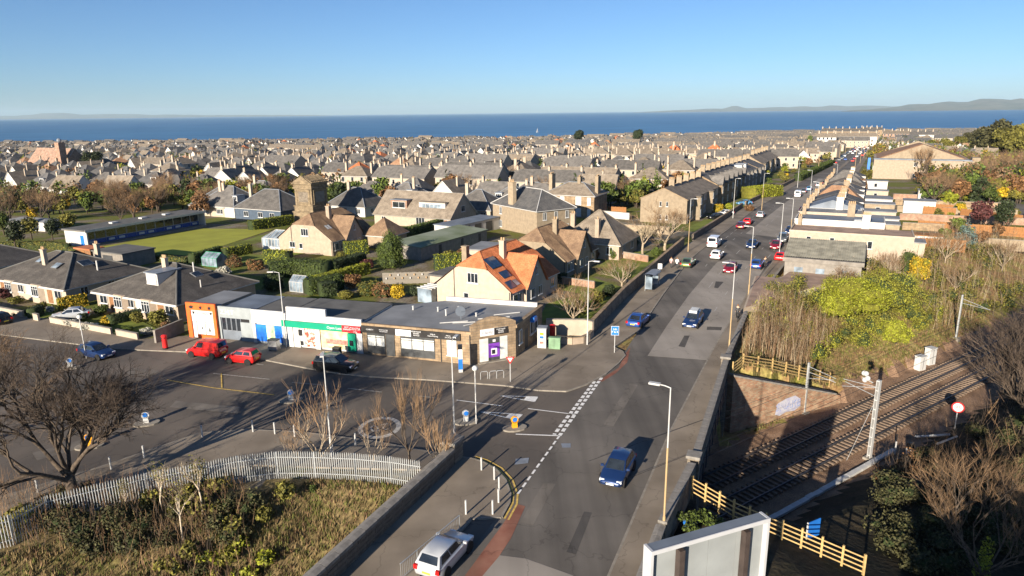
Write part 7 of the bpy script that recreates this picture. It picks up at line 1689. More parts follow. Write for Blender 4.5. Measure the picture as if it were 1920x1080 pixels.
# back gardens of the right-hand terrace: orange timber fences, sheds
def timber(pxs, label, h=1.8, m='wood_orange', p3=None):
    P = p3 or [G(*p) for p in pxs]; t = thing('timber_fence', label, 'fence', P[0]); bm_ = MB().box(0, .95, -.03, .03, 0, h).mesh('panel', [m]); pm_ = MB().box(-.06, .06, -.06, .06, -.2, h+.1).mesh('post', [m])
    for a, b in zip(P, P[1:]):
        d = b-a; ang = math.atan2(d.y, d.x); L = math.hypot(d.x, d.y)
        for i in range(int(L)): q = a.lerp(b, i/L)-P[0]; put('panel', bm_, t, q, ang); put('post', pm_, t, q, ang)
timber([(1730, 403), (1800, 408), (1880, 418), (1925, 423)], 'long orange timber fence across the back gardens, upper one', 2.2); timber([(1720, 430), (1800, 437), (1925, 446)], 'long orange timber fence across the back gardens, middle one', 2.0); timber([(1700, 468), (1760, 470), (1810, 474)], 'orange timber fence below the blue spruce', 2.2); timber([(1672, 500), (1690, 488)], 'short orange timber fence at the pink house corner', 2.0)
timber([(1100, 398), (1140, 400), (1180, 402)], 'orange timber fence behind the stone villa', 1.8); timber([(1745, 395), (1792, 398)], 'orange fence behind the white outbuilding', 1.8)
for x, y, w, d, h, l in ((1722, 400, 7, 5, 3.0, 'white flat outbuilding behind the right-hand terrace'), (1750, 378, 8, 5, 3, 'white garage with ribbed door in the back gardens'), (1735, 465, 5, 3, 2.2, 'small orange-roofed shed in the back gardens')):
    t = thing('outbuilding', l, 'outbuilding', G(x, y), RZL); MB().box(-w/2, w/2, 0, d, -.3, h).build('wall', 'harl_white', t); MB().box(-w/2-.15, w/2+.15, -.15, d+.15, h, h+.15).build('roof', 'wood_orange' if h < 2.5 else 'felt_grey', t); MB().box(-1, 1, -.05, .02, 0, 2.0).build('door', 'lamp_grey', t)
defm('leaf_blue', (.09, .13, .12), .8, var=.3, island=.4)
sp = leafy_tree_meshes('leaf_blue', 12, 4.2, 6.5, conifer=True, n=1600, size=.16); tree(1808, 470, sp, 'small blue spruce behind the thicket', 1, 'spruce_tree'); tree(1838, 432, lt_[5], 'dark plum tree in the orange-fenced gardens', 1.05); tree(1880, 438, lt_[3], 'dark evergreen at the right frame edge', .8)
tree(1765, 372, leafy_tree_meshes('leaf_dark', 13, 12, 8, n=2600), 'wide dark pine between the yellow shrubs', 1, 'pine_tree'); tree(1822, 380, lt_[0], 'green tree right of the wide pine', 1.1); tree(1853, 388, lt_[0], 'green bushy tree by the car yard', .8); tree(1742, 368, lt_[4], 'bright yellow shrub left of the wide pine', .9); tree(1805, 372, lt_[4], 'bright yellow shrub right of the wide pine', .8); tree(1780, 388, leafy_tree_meshes('leaf_bright', 14, 5, 4), 'lime shrub below the wide pine', 1); tree(1800, 402, lt_[4], 'yellow-white blossom bush at the fence', .55)
tree(1730, 352, bare_tree_meshes(70, 13, .3, .3, 6, 6, .35, .35, (2, 3), 'bark', 'twig_warm', limb_out=.4), 'tall slim bare tree in front of the cream hall', 1, 'bare_tree')
hedge([G(1770, 322), G(1860, 328)], 5, 3.0, 'long olive hedge right of the hall', 'leaf_olive', dens=8, size=.3)
bt3 = [bare_tree_meshes(72+i, 9, .22, .2, 7, 5, .5, .2, (2, 3), 'bark', 'twig_warm', limb_out=.7) for i in range(2)]
for i, (x, y, s) in enumerate(((1835, 350, 1.1), (1870, 345, 1.2), (1900, 350, 1.3), (1850, 330, 1.1), (1890, 325, 1.2), (1915, 340, 1.2), (1800, 318, 1.0))): tree(x, y, bt3[i % 2], ['first', 'second', 'third', 'fourth', 'fifth', 'sixth', 'seventh'][i]+' brown bare tree in the clump beyond the car yard', s, 'bare_tree', group='bare trees beyond the car yard')
lawn([(1850, 400), (1920, 412), (1930, 385), (1860, 376)], 'asphalt', .04, 'yard')
defm('leaf_moss', (.185, .185, .022), .8, var=.3, island=.5)
# --- east side scrub between footway and railway
def scrub_pt(r):
    a = r.uniform(55, 78); o = r.uniform(-52, -38); q = rp(a, o)
    if q.x < pw(q.y)+1.2: return None
    if aoc(q.x, q.y)[1] > interp(a, [(55, -41), (66, -39.5), (78, -42)]): return None
    if o < -49.5 and a > 66: return None
    return (q.x, q.y, T(q.x, q.y))
shoots('sapling_thicket', 'dense thicket of upright brown saplings above the brick wall', scrub_pt, 1000, 2.0, 4.2, .02, ['twig_warm', 'twig_pale', 'twig_warm', 'dead_stem'], 21, .07, 7)
def scrub_all(r):
    a = r.uniform(55, 110); o = r.uniform(-56, -37); q = rp(a, o)
    if q.x < pw(q.y)+1: return None
    return (q.x, q.y, T(q.x, q.y))
tufts('grass', 'yellowish dry grass on the railway bank', scrub_all, 13000, ['straw', 'grass_green', 'dead_stem'], .12, .5, 22)
def lot(a0, a1, o0, o1, n, seed):
    r = random.Random(seed); L = []
    while len(L) < n:
        q = rp(r.uniform(a0, a1), r.uniform(o0, o1))
        if q.x > pw(q.y)+1: L.append((q.x, q.y, T(q.x, q.y)))
    return L
undergrowth('undergrowth', 'olive scrub in the middle of the railway bank', lot(72, 104, -54, -41, 40, 1), 'leaf_olive', 2.8, 2.6, 31, 480, .08)
undergrowth('undergrowth', 'moss-green scrub on the railway bank', lot(68, 104, -52, -40, 60, 2), 'leaf_moss', 2.8, 2.6, 32, 480, .08)
lime = bush(G(1605, 582), 11.0, 4.6, 'leaf_bright', 'big lime-green willow bush beside the graffitied parapet', n=3200, size=.10, seed=2, d=8)
bush(G(1655, 568), 9.0, 4.2, 'leaf_moss', 'moss-green bush right of the big lime-green one', n=3200, size=.10, seed=3); bush(G(1568, 590), 4.5, 3.0, 'leaf_bright', 'lime-green bush hanging over the parapet end', n=1600, size=.10, seed=0); bush(G(1680, 640), 3.6, 2.6, 'leaf_bright', 'yellow-green bush low on the railway bank', n=1200, seed=1)
B(1722, 522, 4.0, 3.4, 'leaf_yellow', 'bright yellow forsythia behind the lime bushes', n=1200); B(1700, 512, 4.0, 4.0, 'leaf', 'dark green bush beside the yellow forsythia', n=1200)
def thick2(r):
    q = rp(r.uniform(96, 150), r.uniform(-60, -38)); return (q.x, q.y, T(q.x, q.y))
shoots('sapling_thicket', 'wide thicket of brown bare saplings at the right edge', thick2, 1300, 2.0, 4.4, .024, ['twig_warm', 'dead_stem', 'twig_pale', 'twig'], 23, .12, 8)
bt4 = [bare_tree_meshes(80+i, 7.5, .14, .15, 8, 5, .5, .25, (2, 3), 'bark_pale', 'twig_warm', limb_out=.6) for i in range(2)]
for i, (a, o, s) in enumerate(((98, -45, .6), (106, -50, .6), (114, -44, .7), (124, -50, .75), (134, -45, .75), (118, -57, .65), (104, -57, .55), (92, -50, .5))):
    q = rp(a, o); tree(0, 0, bt4[i % 2], ['first', 'second', 'third', 'fourth', 'fifth', 'sixth', 'seventh', 'eighth'][i]+' bare tree rising out of the right-hand thicket', s, 'bare_tree', Vector((q.x, q.y, T(q.x, q.y))), 'bare trees in the right-hand thicket')
undergrowth('undergrowth', 'brown and green scrub under the right-hand thicket', lot(96, 140, -58, -38, 60, 3), 'leaf_olive', 3.0, 2.2, 33, 300, .11)
def TPt(a, o): q = rp(a, o); return (q.x, q.y, T(q.x, q.y))
# --- dark trees on the south bank of the railway
def SB(x, y, z): q = G(x, y, z); return Vector((q.x, q.y, T(q.x, q.y)))
ivy = bare_tree_meshes(90, 8.0, .12, .12, 7, 6, .5, .22, (2, 3), 'bark', 'twig_warm', limb_out=.75)
p = SB(1545, 1072, -2.2); t = None
p = SB(1835, 1100, -2.4); t = bare_tree(p, 'pale bare tree with ivy on its trunk at the lower right', ivy, rz=.4, scale=1.0)
mb = MB(); r = random.Random(9); leaf_cloud(mb, r, [(0, 0, 1.2, .5, .5, 1.4), (.2, 0, 2.6, .4, .4, .9)], 500, .08, 0, .4); mb.build('ivy', 'leaf_bright', t)
dk = [bare_tree_meshes(92+i, 9.5, .26, .18, 8, 6, .5, .18, (2, 3), 'bark', 'twig', limb_out=.8) for i in range(2)]
for i, (a, o, s, l) in enumerate(((68, -19, .95, 'dark bare tree right of the speed sign'), (77, -20.5, 1.05, 'dark bare tree leaning over the railway'), (86, -19.5, 1.1, 'dark bare tree behind the leaning one'), (62, -13, 1.0, 'dark bare tree in the shade at the right edge'), (96, -20, 1.1, 'dark bare tree far along the south bank'), (56, -9, 1.0, 'bare tree in the lower right corner'))):
    q = rp(a, o); tree(0, 0, dk[i % 2], l, s, 'bare_tree', Vector((q.x, q.y, T(q.x, q.y))))
for i, (a, o, s, l) in enumerate(((72, -14, 1.1, 'dark ivy-green tree behind the speed sign'), (82, -14, 1.2, 'dark evergreen on the south bank'), (64, -17, .6, 'low dark evergreen bush on the south bank'))):
    q = rp(a, o); tree(0, 0, lt_[3], l, s, 'evergreen_tree', Vector((q.x, q.y, T(q.x, q.y))))
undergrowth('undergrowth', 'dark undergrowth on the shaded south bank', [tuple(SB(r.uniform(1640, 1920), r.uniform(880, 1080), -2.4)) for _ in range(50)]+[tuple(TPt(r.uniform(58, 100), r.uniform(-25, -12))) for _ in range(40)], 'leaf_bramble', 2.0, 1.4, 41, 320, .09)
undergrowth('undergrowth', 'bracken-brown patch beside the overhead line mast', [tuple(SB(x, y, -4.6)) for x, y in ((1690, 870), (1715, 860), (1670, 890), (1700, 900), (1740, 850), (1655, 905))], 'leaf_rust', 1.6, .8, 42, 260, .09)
def dark_stems(r):
    q = rp(r.uniform(52, 100), r.uniform(-25, -10)); return (q.x, q.y, T(q.x, q.y))
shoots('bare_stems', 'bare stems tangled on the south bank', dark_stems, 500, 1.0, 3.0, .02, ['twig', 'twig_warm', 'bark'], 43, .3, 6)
# unseen tall evergreens, added behind the camera to shade the south bank
for x, y, s, l in ((9.5, 6.5, 1.4, 'dark evergreen on the bank behind the viewpoint, nearest the hoarding'), (14.5, 7.5, 1.45, 'middle dark evergreen on the bank behind the viewpoint'), (20, 8.5, 1.4, 'dark evergreen on the bank behind the viewpoint, farthest from the road')): tree(0, 0, lt_[3], l, s, 'evergreen_tree', Vector((x, y, T(x, y))))
# ================================================================== RAILWAY SIDE, BRIDGE, BILLBOARD
# outer face of the bridge with parapet, girder and opening
pts = [(4.0, 24.5), (8.7, 35.8), (12.7, 43.6), (21.0, 63.4), (27.6, 78.0)]
t = thing('bridge', 'stone and girder road bridge with dark outer parapet over the railway', 'bridge', Vector((*pts[2], 0)), 0); b0 = Vector((*pts[2], 0))
for i, (a, b) in enumerate(zip(pts[1:3], pts[2:4])):
    a, b = Vector((*a, 0)), Vector((*b, 0)); d = b-a; L = d.length; ang = math.atan2(d.y, d.x)
    o = MB().box(0, L, -.28, .12, -.9, 1.25).build('parapet', 'stone_dark', t); o.location = a-b0; o.rotation_euler = (0, 0, ang)
    cm = MB().box(.01, 1.28, -.36, .2, 1.25, 1.42).mesh('coping_stone', ['cope_grey'])
    for k in range(int(L/1.3)): q = put('coping_stone', cm, t, a-b0+d*(k*1.3/L)); q.rotation_euler = (0, 0, ang)
a, b = Vector((*pts[2], 0)), Vector((*pts[3], 0)); d = b-a; ang = math.atan2(d.y, d.x); L = d.length
o = MB().box(.6, L-.4, -.35, .1, -1.9, -.5).build('girder', 'dark_grey', t); o.rotation_euler = (0, 0, ang)
for k in range(10): o = MB().box(.8+k*2.0, .92+k*2.0, -.42, -.34, -1.9, -.5).build('stiffener', 'dark_grey', t); o.rotation_euler = (0, 0, ang)
for (u0, u1) in ((-.6, .9), (L-2.2, L+.4)): o = MB().box(u0, u1, -.4, 3, -6.4, -.9).build('abutment', 'stone_dark', t); o.rotation_euler = (0, 0, ang)
dk_ = MB(); dk_.poly([(x-b0.x, y-b0.y, -.5) for x, y in ((12.6, 43.6), (20.9, 63.4), (10.5, 64), (2.5, 46))][::-1]); dk_.poly([(x-b0.x, y-b0.y, -.1) for x, y in ((12.6, 43.6), (20.9, 63.4), (10.5, 64), (2.5, 46))]); dk_.build('deck', 'dark_grey', t)
for q, l in ((pts[2], 'stone pier with flat cap at the near end of the bridge parapet'), (pts[3], 'stone pier with flat cap at the far end of the bridge parapet')):
    z = thing('stone_pier', l, 'pier', Vector((*q, 0)), ang); MB().cbox(0, 0, -3, .8, .8, 4.4).build('shaft', 'stone_dark', z); MB().cbox(0, 0, 1.4, 1.0, 1.0, .2).build('cap', 'cope_grey', z)
parapet('mossy rubble wall beside the footway near the billboard', pts[1], (1.0, 18.0), .95, .45, -1, 'boundary_wall', 'moss_stone' if 'moss_stone' in MATS else 'cope_grey')
parapet('dark stone parapet wall beside the footway above the scrub', (28.6, 80.0), pts[3], .95, .4, -1.5, 'boundary_wall', 'cope_grey')
# wing wall with graffiti
A, Bq = rp(53.0, -38.4), rp(68.5, -35.9); d = Bq-A; ang = math.atan2(d.y, d.x); L = math.hypot(d.x, d.y)
M['old_brick'] = stonemat('old_brick', (.36, .17, .09), (.42, .30, .19), (.24, .19, .14), .45, .15)
t = thing('wing_wall', 'sloping old brick wing wall with graffiti above the railway', 'wall', Vector((A.x, A.y, -6)), ang)
mb = MB(); mb.add([(0, 0, -.3), (L, 0, -.3), (L, 0, .9), (0, 0, 6.0), (0, 2.2, -.3), (L, 2.2, -.3), (L, 2.2, .9), (0, 2.2, 6.0)], [(0, 1, 2, 3), (7, 6, 5, 4), (3, 2, 6, 7), (1, 5, 6, 2), (4, 0, 3, 7)]); mb.build('wall', 'old_brick', t)
sl = math.atan2(-5.1, L); cm = MB().box(.02, 1.1, -.1, .8, 0, .16).mesh('coping_stone', ['cope_grey'])
for k in range(int(math.hypot(L, 5.1)/1.12)): f_ = k*1.12/math.hypot(L, 5.1); put('coping_stone', cm, t, (L*f_, 0, 6.0-5.1*f_), rot=(0, -sl, 0))
# tag painted on the wall
defm('graffiti_lilac', (.36, .36, .48), .7, col2=(.46, .46, .50), scale=2)
gx = 6.2; o = MB().poly([(gx-.2, -.012, .7), (gx+.5, -.012, .45), (gx+1.4, -.012, .7), (gx+2.6, -.012, .6), (gx+3.4, -.012, .95), (gx+3.3, -.012, 1.8), (gx+2.5, -.012, 2.3), (gx+1.2, -.012, 2.2), (gx+.1, -.012, 1.9)]).build('graffiti', 'graffiti_lilac', t)
text('SNAKE', 1.15, t, (gx+1.6, -.025, 1.4), FRONT, 'blue_paint', 'graffiti', .004); text('SNAKE', 1.12, t, (gx+1.56, -.035, 1.44), FRONT, 'graffiti_lilac', 'graffiti', .004)
# yellow timber post and rail fences
def rail_fence(label, P, n, rails=4, h=1.25):
    P = [Vector(p) for p in P]; t = thing('post_and_rail_fence', label, 'fence', P[0]); pm_ = MB().box(-.06, .06, -.06, .06, -.35, h+.12).mesh('post', ['wood_fence'])
    segs = list(zip(P, P[1:])); tot = sum((b-a).length for a, b in segs); 
    for a, b in segs:
        k = max(1, round(n*(b-a).length/tot))
        ang = math.atan2((b-a).y, (b-a).x)
        for i in range(k):
            p, q = a.lerp(b, i/k)-P[0], a.lerp(b, (i+1)/k)-P[0]; put('post', pm_, t, p, ang)
            for r in range(rails):
                z = h*(r+.6)/rails; MB().tube([p+Vector((0, 0, z)), q+Vector((0, 0, z))], .05, 4).build('rail', 'wood_fence', t)
    put('post', pm_, t, P[-1]-P[0], 0)
def TP(a, o, dz=0): q = rp(a, o); return Vector((q.x, q.y, T(q.x, q.y)+dz))
f0 = Vector((21.5, 62.6, -.1)); rail_fence('yellow timber post and rail fence on top of the sloping brick wall', [f0, TP(56, -39.6), TP(60, -38.9), TP(64, -38.3), TP(69, -37.6)], 9)
s0 = Vector((12.0, 41.2, -.1)); rail_fence('yellow timber post and rail fence beside the billboard', [s0, Vector((14.2, 39.2, T(14.2, 39.2))), Vector((16.6, 37.2, T(16.6, 37.2))), Vector((20.2, 34.2, T(20.2, 34.2)))], 9)
# billboard seen from behind
bl_, br_ = G(1222, 1035, 7.3), G(1443, 972, 7.3); d = br_-bl_; W = d.length; t = thing('billboard', 'large white-framed advertising hoarding seen from behind', 'billboard', Vector(((bl_.x+br_.x)/2, (bl_.y+br_.y)/2, T(8.6, 26))), math.atan2(d.y, d.x)); zt = 7.3-t.location.z; zb = zt-3.3
defm('hoarding_grey', (.27, .29, .295), .6, var=.10, scale=.6); defm('hoarding_white', (.45, .46, .48), .5, var=.05); defm('rust_steel', (.045, .034, .03), .7, var=.3)
for i in range(4): MB().box(-W/2+.1+i*(W-.2)/4+.008, -W/2+.1+(i+1)*(W-.2)/4-.008, .24, .28, zb+.1, zt-.12).build('back_panel', 'hoarding_grey', t)
MB().box(-W/2, W/2, .0, .55, zt-.12, zt).build('top_frame', 'felt_blue', t); MB().box(-W/2-.03, -W/2+.1, -.03, .56, zb, zt+.02).build('side_frame', 'hoarding_white', t); MB().box(W/2-.1, W/2+.03, -.03, .56, zb, zt+.02).build('side_frame', 'hoarding_white', t); MB().box(-W/2, W/2, 0, .55, zb, zb+.12).build('bottom_frame', 'hoarding_white', t)
MB().box(-W/2-.02, W/2+.02, -.05, .0, zt-.16, zt+.03).build('edge_trim', 'hoarding_white', t); MB().box(-W/2+.3, W/2-.25, .17, .24, zt-.32, zt-.26).build('timber_batten', 'wood_fence', t); MB().box(-W/2+.1, W/2-.1, .28, .5, zb+.1, zt-.1).build('poster_board', 'white', t)
for x in (-W*.26, W*.30): MB().box(x-.13, x+.13, -.12, .2, -.4, zt-.3).build('post', 'rust_steel', t)
# overhead line masts
def mast(label, p, h, arms, r=.14, kind='lattice', ang=0):
    t = thing('overhead_line_mast', label, 'mast', p, ang)
    if kind == 'lattice': MB().box(-.2, .2, -.14, -.1, -.4, h).box(-.2, .2, .1, .14, -.4, h).build('column', 'lamp_grey', t); [MB().box(-.16, .16, -.1, .1, z, z+.08).build('batten_plate', 'lamp_grey', t) for z in np.arange(.3, h, .9)]
    else: MB().box(-.11, .11, -.09, .09, -.4, h).build('column', 'galv', t)
    for z, L, dz in arms: MB().tube([(0, 0, z), (0, L, z+dz)], .03, 5).build('cantilever_arm', 'galv', t)
    MB().cbox(0, 0, -.5, .8, .8, .6).build('footing', 'kerb', t)
    return t
ra = math.pi/2-math.radians(55)
t = mast('tall pale steel overhead line mast beside the tracks', rp(58.9, -27.6, -5.9), 7.6, ((6.0, 3.0, .5), (6.9, 3.2, -.9), (6.9, 3.2, -.2)), kind='lattice', ang=ra)
for dx, dz in ((-.35, .1), (0, .35), (.35, .2), (.1, -.3)): MB().ball((dx, 1.2+dx, 7.5+dz), .24, 0, 10, 6).build('insulator', 'signal_white', t, smooth=True)
MB().tube([(0, .5, 7.2), (0, 1.5, 7.4)], .05, 5).build('insulator_arm', 'galv', t); MB().tube([(-.1, .2, 5.2), (-2.2, .9, .1)], .02, 4).build('stay_wire', 'galv', t)
mast('slim steel mast at the end of the timber fence', TP(63.2, -36.8), 5.6, ((4.6, -3.0, -.2), (5.2, -3.0, -.4), (3.9, -2.8, .7)), kind='slim', ang=ra); mast('slim steel mast beside the far scrub', TP(99.0, -37.2), 6.0, ((4.9, -3.4, -.2), (5.5, -3.4, -.8)), kind='slim', ang=ra)
for o, z, l in ((-33.4, -.4, 'contact wire over the track by the brick wall'), (-30.0, -.4, 'contact wire over the track by the tall mast')):
    a, b = rp(30, o, z), rp(125, o, z); t = thing('contact_wire', l, 'wire', a); MB().tube([Vector((0, 0, 0)), b-a], .02, 3).build('wire', 'black', t); MB().tube([Vector((0, 0, 1.0)), (b-a)*.25+Vector((0, 0, .45)), (b-a)*.5+Vector((0, 0, 1.0)), (b-a)*.75+Vector((0, 0, .45)), b-a+Vector((0, 0, 1.0))], .016, 3).build('catenary', 'black', t); [MB().tube([(b-a)*f+Vector((0, 0, 0)), (b-a)*f+Vector((0, 0, .6))], .01, 3).build('dropper', 'black', t) for f in np.linspace(.05, .95, 14)]
# trackside bits
a, b = rp(36, -26.9, -5.85), rp(62, -26.9, -5.85); t = thing('cable_trough', 'pale concrete cable trough along the near track', 'cable trough', a, ra); cm = MB().box(0, .97, -.22, .22, 0, .22).mesh('trough_lid', ['lamp_grey'])
for i in range(26): put('trough_lid', cm, t, (i*1.0, random.uniform(-.02, .02), random.uniform(-.01, .01)), random.uniform(-.02, .02))
for x, y, l in ((1726, 678, 'lower of two pale equipment cabinets on the railway bank'), (1744, 668, 'taller of two pale equipment cabinets on the railway bank')):
    q = G(x, y, -5.0); t = thing('equipment_cabinet', l, 'cabinet', Vector((q.x, q.y, T(q.x, q.y))), ra-.2); h = 1.7 if 'lower' in l else 2.1; MB().cbox(0, 0, -.3, 1.1, .8, h+.3).build('body', 'signal_white', t); MB().cbox(0, 0, h, 1.2, .9, .08).build('lid', 'lamp_grey', t); MB().box(-.02, .02, -.42, -.4, .1, h-.1).build('door_seam', 'dark_grey', t)
q = rp(70.6, -25.4); t = thing('speed_sign', 'round white 95 speed sign with red rim beside the railway', 'sign', Vector((q.x, q.y, T(q.x, q.y))), math.radians(-35)); MB().cyl(0, 0, -.2, 1.9, .05, 6).build('post', 'lamp_grey', t); MB().disc((0, -.07, 2.3), (0, 1, 0), .55, .03, 24).build('rim', 'red_paint', t); MB().disc((0, -.09, 2.3), (0, 1, 0), .43, .03, 24).build('face', 'white_ink', t); text('95', .5, t, (0, -.11, 2.3), FRONT, 'black', 'figures', .004)
for a_, o_, l in ((61.5, -26.6, 'short white post beside the tracks'), ): q = rp(a_, o_, -5.9); t = thing('marker_post', l, 'post', q); MB().cyl(0, 0, 0, 1.3, .07, 8).build('post', 'signal_white', t); MB().cyl(0, 0, 1.3, 2.0, .05, 8).build('tip', 'black', t)
q = rp(62.3, -25.7, -5.7); t = thing('ground_signal', 'small black and white ground signal beside the tracks', 'signal', q); MB().cbox(0, 0, 0, .5, .4, .5).build('base', 'signal_white', t); MB().cbox(0, 0, .5, .45, .4, .6).build('head', 'black', t)
for (a0, o0, a1, o1, l) in ((66.6, -27.2, 68.6, -25.0, 'long white beam lying beside the tracks'), (65.0, -24.6, 67.5, -24.0, 'white rail length lying on the south bank')):
    a, b = rp(a0, o0), rp(a1, o1); a.z = T(a.x, a.y)+.1; b.z = T(b.x, b.y)+.1; t = thing('loose_beam', l, 'beam', a); MB().tube([Vector((0, 0, 0)), b-a], .12, 4).build('beam', 'lamp_grey', t)
for x, y, z, l, s in ((1296, 978, -.2, 'blue plastic crate dumped behind the footway wall', .5), (1522, 1020, -2.0, 'blue sheet board lying on the dark bank', .9)):
    q = G(x, y, z); t = thing('blue_crate' if s < .8 else 'blue_board', l, 'crate' if s < .8 else 'board', Vector((q.x, q.y, T(q.x, q.y)+.05)), .5)
    if s < .8: MB().box(-.4, .4, -.3, .3, 0, .05).box(-.4, .4, -.3, -.26, 0, .5).box(-.4, .4, .26, .3, 0, .5).box(-.4, -.36, -.26, .26, 0, .5).box(.36, .4, -.26, .26, 0, .5).build('body', 'blue_paint', t)
    else: MB().box(-.6, .6, -.03, .03, 0, 1.2).build('sheet', 'blue_paint', t); MB().box(-.63, -.57, -.05, .05, -.3, 1.25).build('post', 'lamp_grey', t)
undergrowth('undergrowth', 'green weeds round the blue crate', [(q.x, q.y, T(q.x, q.y)) for q in (G(1300, 990, -.3), G(1315, 985, -.4), G(1330, 990, -.5), G(1285, 1000, -.3))], 'leaf', 1.2, .7, 51, 200, .08)
# ================================================================== THE TOWN DOWN TO THE SEA
TU = Vector((math.cos(math.radians(-27)), math.sin(math.radians(-27)), 0)); TV = Vector((-TU.y, TU.x, 0)); TRZ = math.radians(-27)
W4 = lambda w: (('F', -w*.32, .85, 1.5, 1.3, 2), ('F', w*.32, .85, 1.5, 1.3, 2), ('R', 3, .85, 1.1, 1.2, 1), ('L', 3, .85, 1.1, 1.2, 1))
W8 = lambda w: (('F', -w*.32, .8, 1.1, 1.5, 1), ('F', w*.32, .8, 1.1, 1.5, 1), ('F', -w*.32, 3.7, 1.1, 1.5, 1), ('F', 0, 3.7, 1.0, 1.5, 1), ('F', w*.32, 3.7, 1.1, 1.5, 1), ('R', 4, 3.7, 1.0, 1.3, 1), ('R', 4, .8, 1.0, 1.3, 1))
TPL = [  # words, w, d, eaves, rise, roof, wall, roof material, chimneys, windows, doors, dormers
    ('white slate-hipped bungalow', 12.5, 10, 2.8, 4.0, 'hip', 'harl_white', 'slate', ((-2, 4, 4, 7.45, .6, .45, 2),), W4(12.5), (('F', 0, 0),), ()),
    ('cream slate-hipped bungalow', 13.5, 10.5, 2.8, 4.2, 'hip', 'harl_pale', 'slate', ((3, 4, 4, 7.65, .6, .45, 2), (-5, 6, 3, 7.6, .7, .6, 2)), W4(13.5), (('F', 0, 0),), ()),
    ('dormered white slate bungalow', 12.5, 10.5, 2.8, 4.2, 'hip', 'harl_white', 'slate_dark', ((-3.5, 4, 4, 7.65, .6, .45, 2),), W4(12.5), (('F', 0, 0),), ((1.6, 1.9, 3.6, 2.6, 1.5, 2.8, dict(n=2)),)),
    ('cream dark-slated bungalow', 13, 10, 2.9, 4.3, 'hip', 'harl_pale', 'slate_dark', ((0, 5, 6, 8.6, .9, .6, 3),), W4(13), (('F', 1, 0),), ()),
    ('white gabled grey-roofed cottage', 10, 9.5, 3.0, 4.0, 'gable', 'harl_white', 'slate', ((-4.4, 4.7, 5, 8.3, .6, .9, 2), (4.4, 4.7, 5, 8.3, .6, .9, 2)), W4(10), (('F', 0, 0),), ()),
    ('cottage with white street gable', 9, 10.5, 3.0, 4.4, 'gabley', 'harl_white', 'tile_tan', ((2, 5, 4.5, 8.05, .5, .45, 2),), W4(9), (('F', 0, 0),), ()),
    ('cream two-storey hipped villa', 11.5, 10, 5.6, 3.0, 'hip', 'harl_pale', 'tile_tan', ((-5, 5, 5, 9.5, .6, 1.1, 3), (5, 5, 5, 9.5, .6, 1.1, 3)), W8(11.5), (('F', 0, 0),), ()),
    ('white brown-tiled bungalow', 12.5, 10, 2.8, 4.2, 'hip', 'harl_white', 'tile_brown', ((2, 4, 4, 7.65, .6, .45, 2),), W4(12.5), (('F', 0, 0),), ()),
    ('long cream two-storey terrace', 27, 9.5, 5.8, 3.0, 'gable', 'harl_pale', 'tile_tan', tuple((x, 4.7, 6.5, 9.6, .6, 1.1, 4) for x in (-13, -4.5, 4.5, 13)), tuple(('F', -11.5+i*3.3, z, 1.0, 1.5, 1) for i in range(8) for z in (.8, 3.6)), (('F', -6.4, 0), ('F', 6.6, 0)), ()),
    ('cream slate-roofed terrace', 22, 9.5, 5.8, 3.2, 'gable', 'harl_pale', 'slate', tuple((x, 4.7, 6.5, 9.9, .6, 1.1, 4) for x in (-10.6, 0, 10.6)), tuple(('F', -9+i*3.6, z, 1.0, 1.5, 1) for i in range(6) for z in (.8, 3.6)), (('F', -5.4, 0),), ()),
    ('white house with orange tiles', 12.5, 10.5, 3.2, 4.2, 'hip', 'harl_white', 'tile_orange', ((0, 5, 6, 9, .8, .6, 2),), W4(12.5), (('F', 0, 0),), ())]
def tpl_house(k, p, label, group):
    q = TPL[k]; gab = q[5].startswith('gable')
    return house('bungalow' if q[3] < 4 else ('terrace' if q[1] > 20 else 'villa'), label, p, TRZ, q[1], q[2], q[3], q[4], 'gable' if gab else 'hip', q[6], q[7], q[8], q[9], q[10], q[11], group=group, axis='y' if q[5] == 'gabley' else 'x', caps=False)
def tpl_merged(k):
    q = TPL[k]; mb = MB(); w, d, e, rise = q[1:5]
    if q[5] == 'hip': mb.box(-w/2, w/2, 0, d, -1, e, 0); hip_roof(mb, w, d, e, rise, .4, m=1)
    else: ax = 'y' if q[5] == 'gabley' else 'x'; gable_walls(mb, w, d, e, rise, axis=ax); gable_roof(mb, w, d, e, rise, .3, m=1, axis=ax)
    for x, y, z0, z1, cw, cd, pots in q[8]: mb.cbox(x, y, z0, cw*.6, cd*.6, z1-z0-.5, 3)
    for f, u, z, ww, hh, n in q[9]:
        if f == 'F': mb.box(u-ww/2, u+ww/2, -.05, .02, z, z+hh, 2); mb.box(u-ww/2+.15, u+ww/2-.15, -.08, -.05, z+.15, z+hh-.15, 4)
        elif f == 'R': mb.box(w/2-.02, w/2+.05, u-ww/2, u+ww/2, z, z+hh, 4)
    for x, y, z, ww, hh, dd, _ in q[11]: mb.box(x-ww/2, x+ww/2, y, y+dd, z-.3, z+hh, 2); mb.box(x-ww*.35, x+ww*.35, y-.05, y, z+.3, z+hh-.2, 4)
    return mb
def clear(x, y):
    """True where a field house may stand"""
    if y < 186 or y > shore_y(x)-45: return False
    if x > lk(y)-9 and x < rk(y)+12: return False
    if y < 372 and lk(y)-34 < x: return x > rk(y)+150 and y > 260
    if x < lk(y):
        if -62 < x < -30 and y < 196: return False
        if x < -55 and y < 205: return False
        q = (x-(-95))/40, (y-205)/45
        if q[0]**2+q[1]**2 < 1: return False                  # the belt of brown trees
        return True
    return (y > 400 or x > rk(y)+70) and y > 300
def in_view(x, y, m=0.0): return abs(x) < y*.76+m
rnd = random.Random(77); cells = []; v = 150.0; row = 0
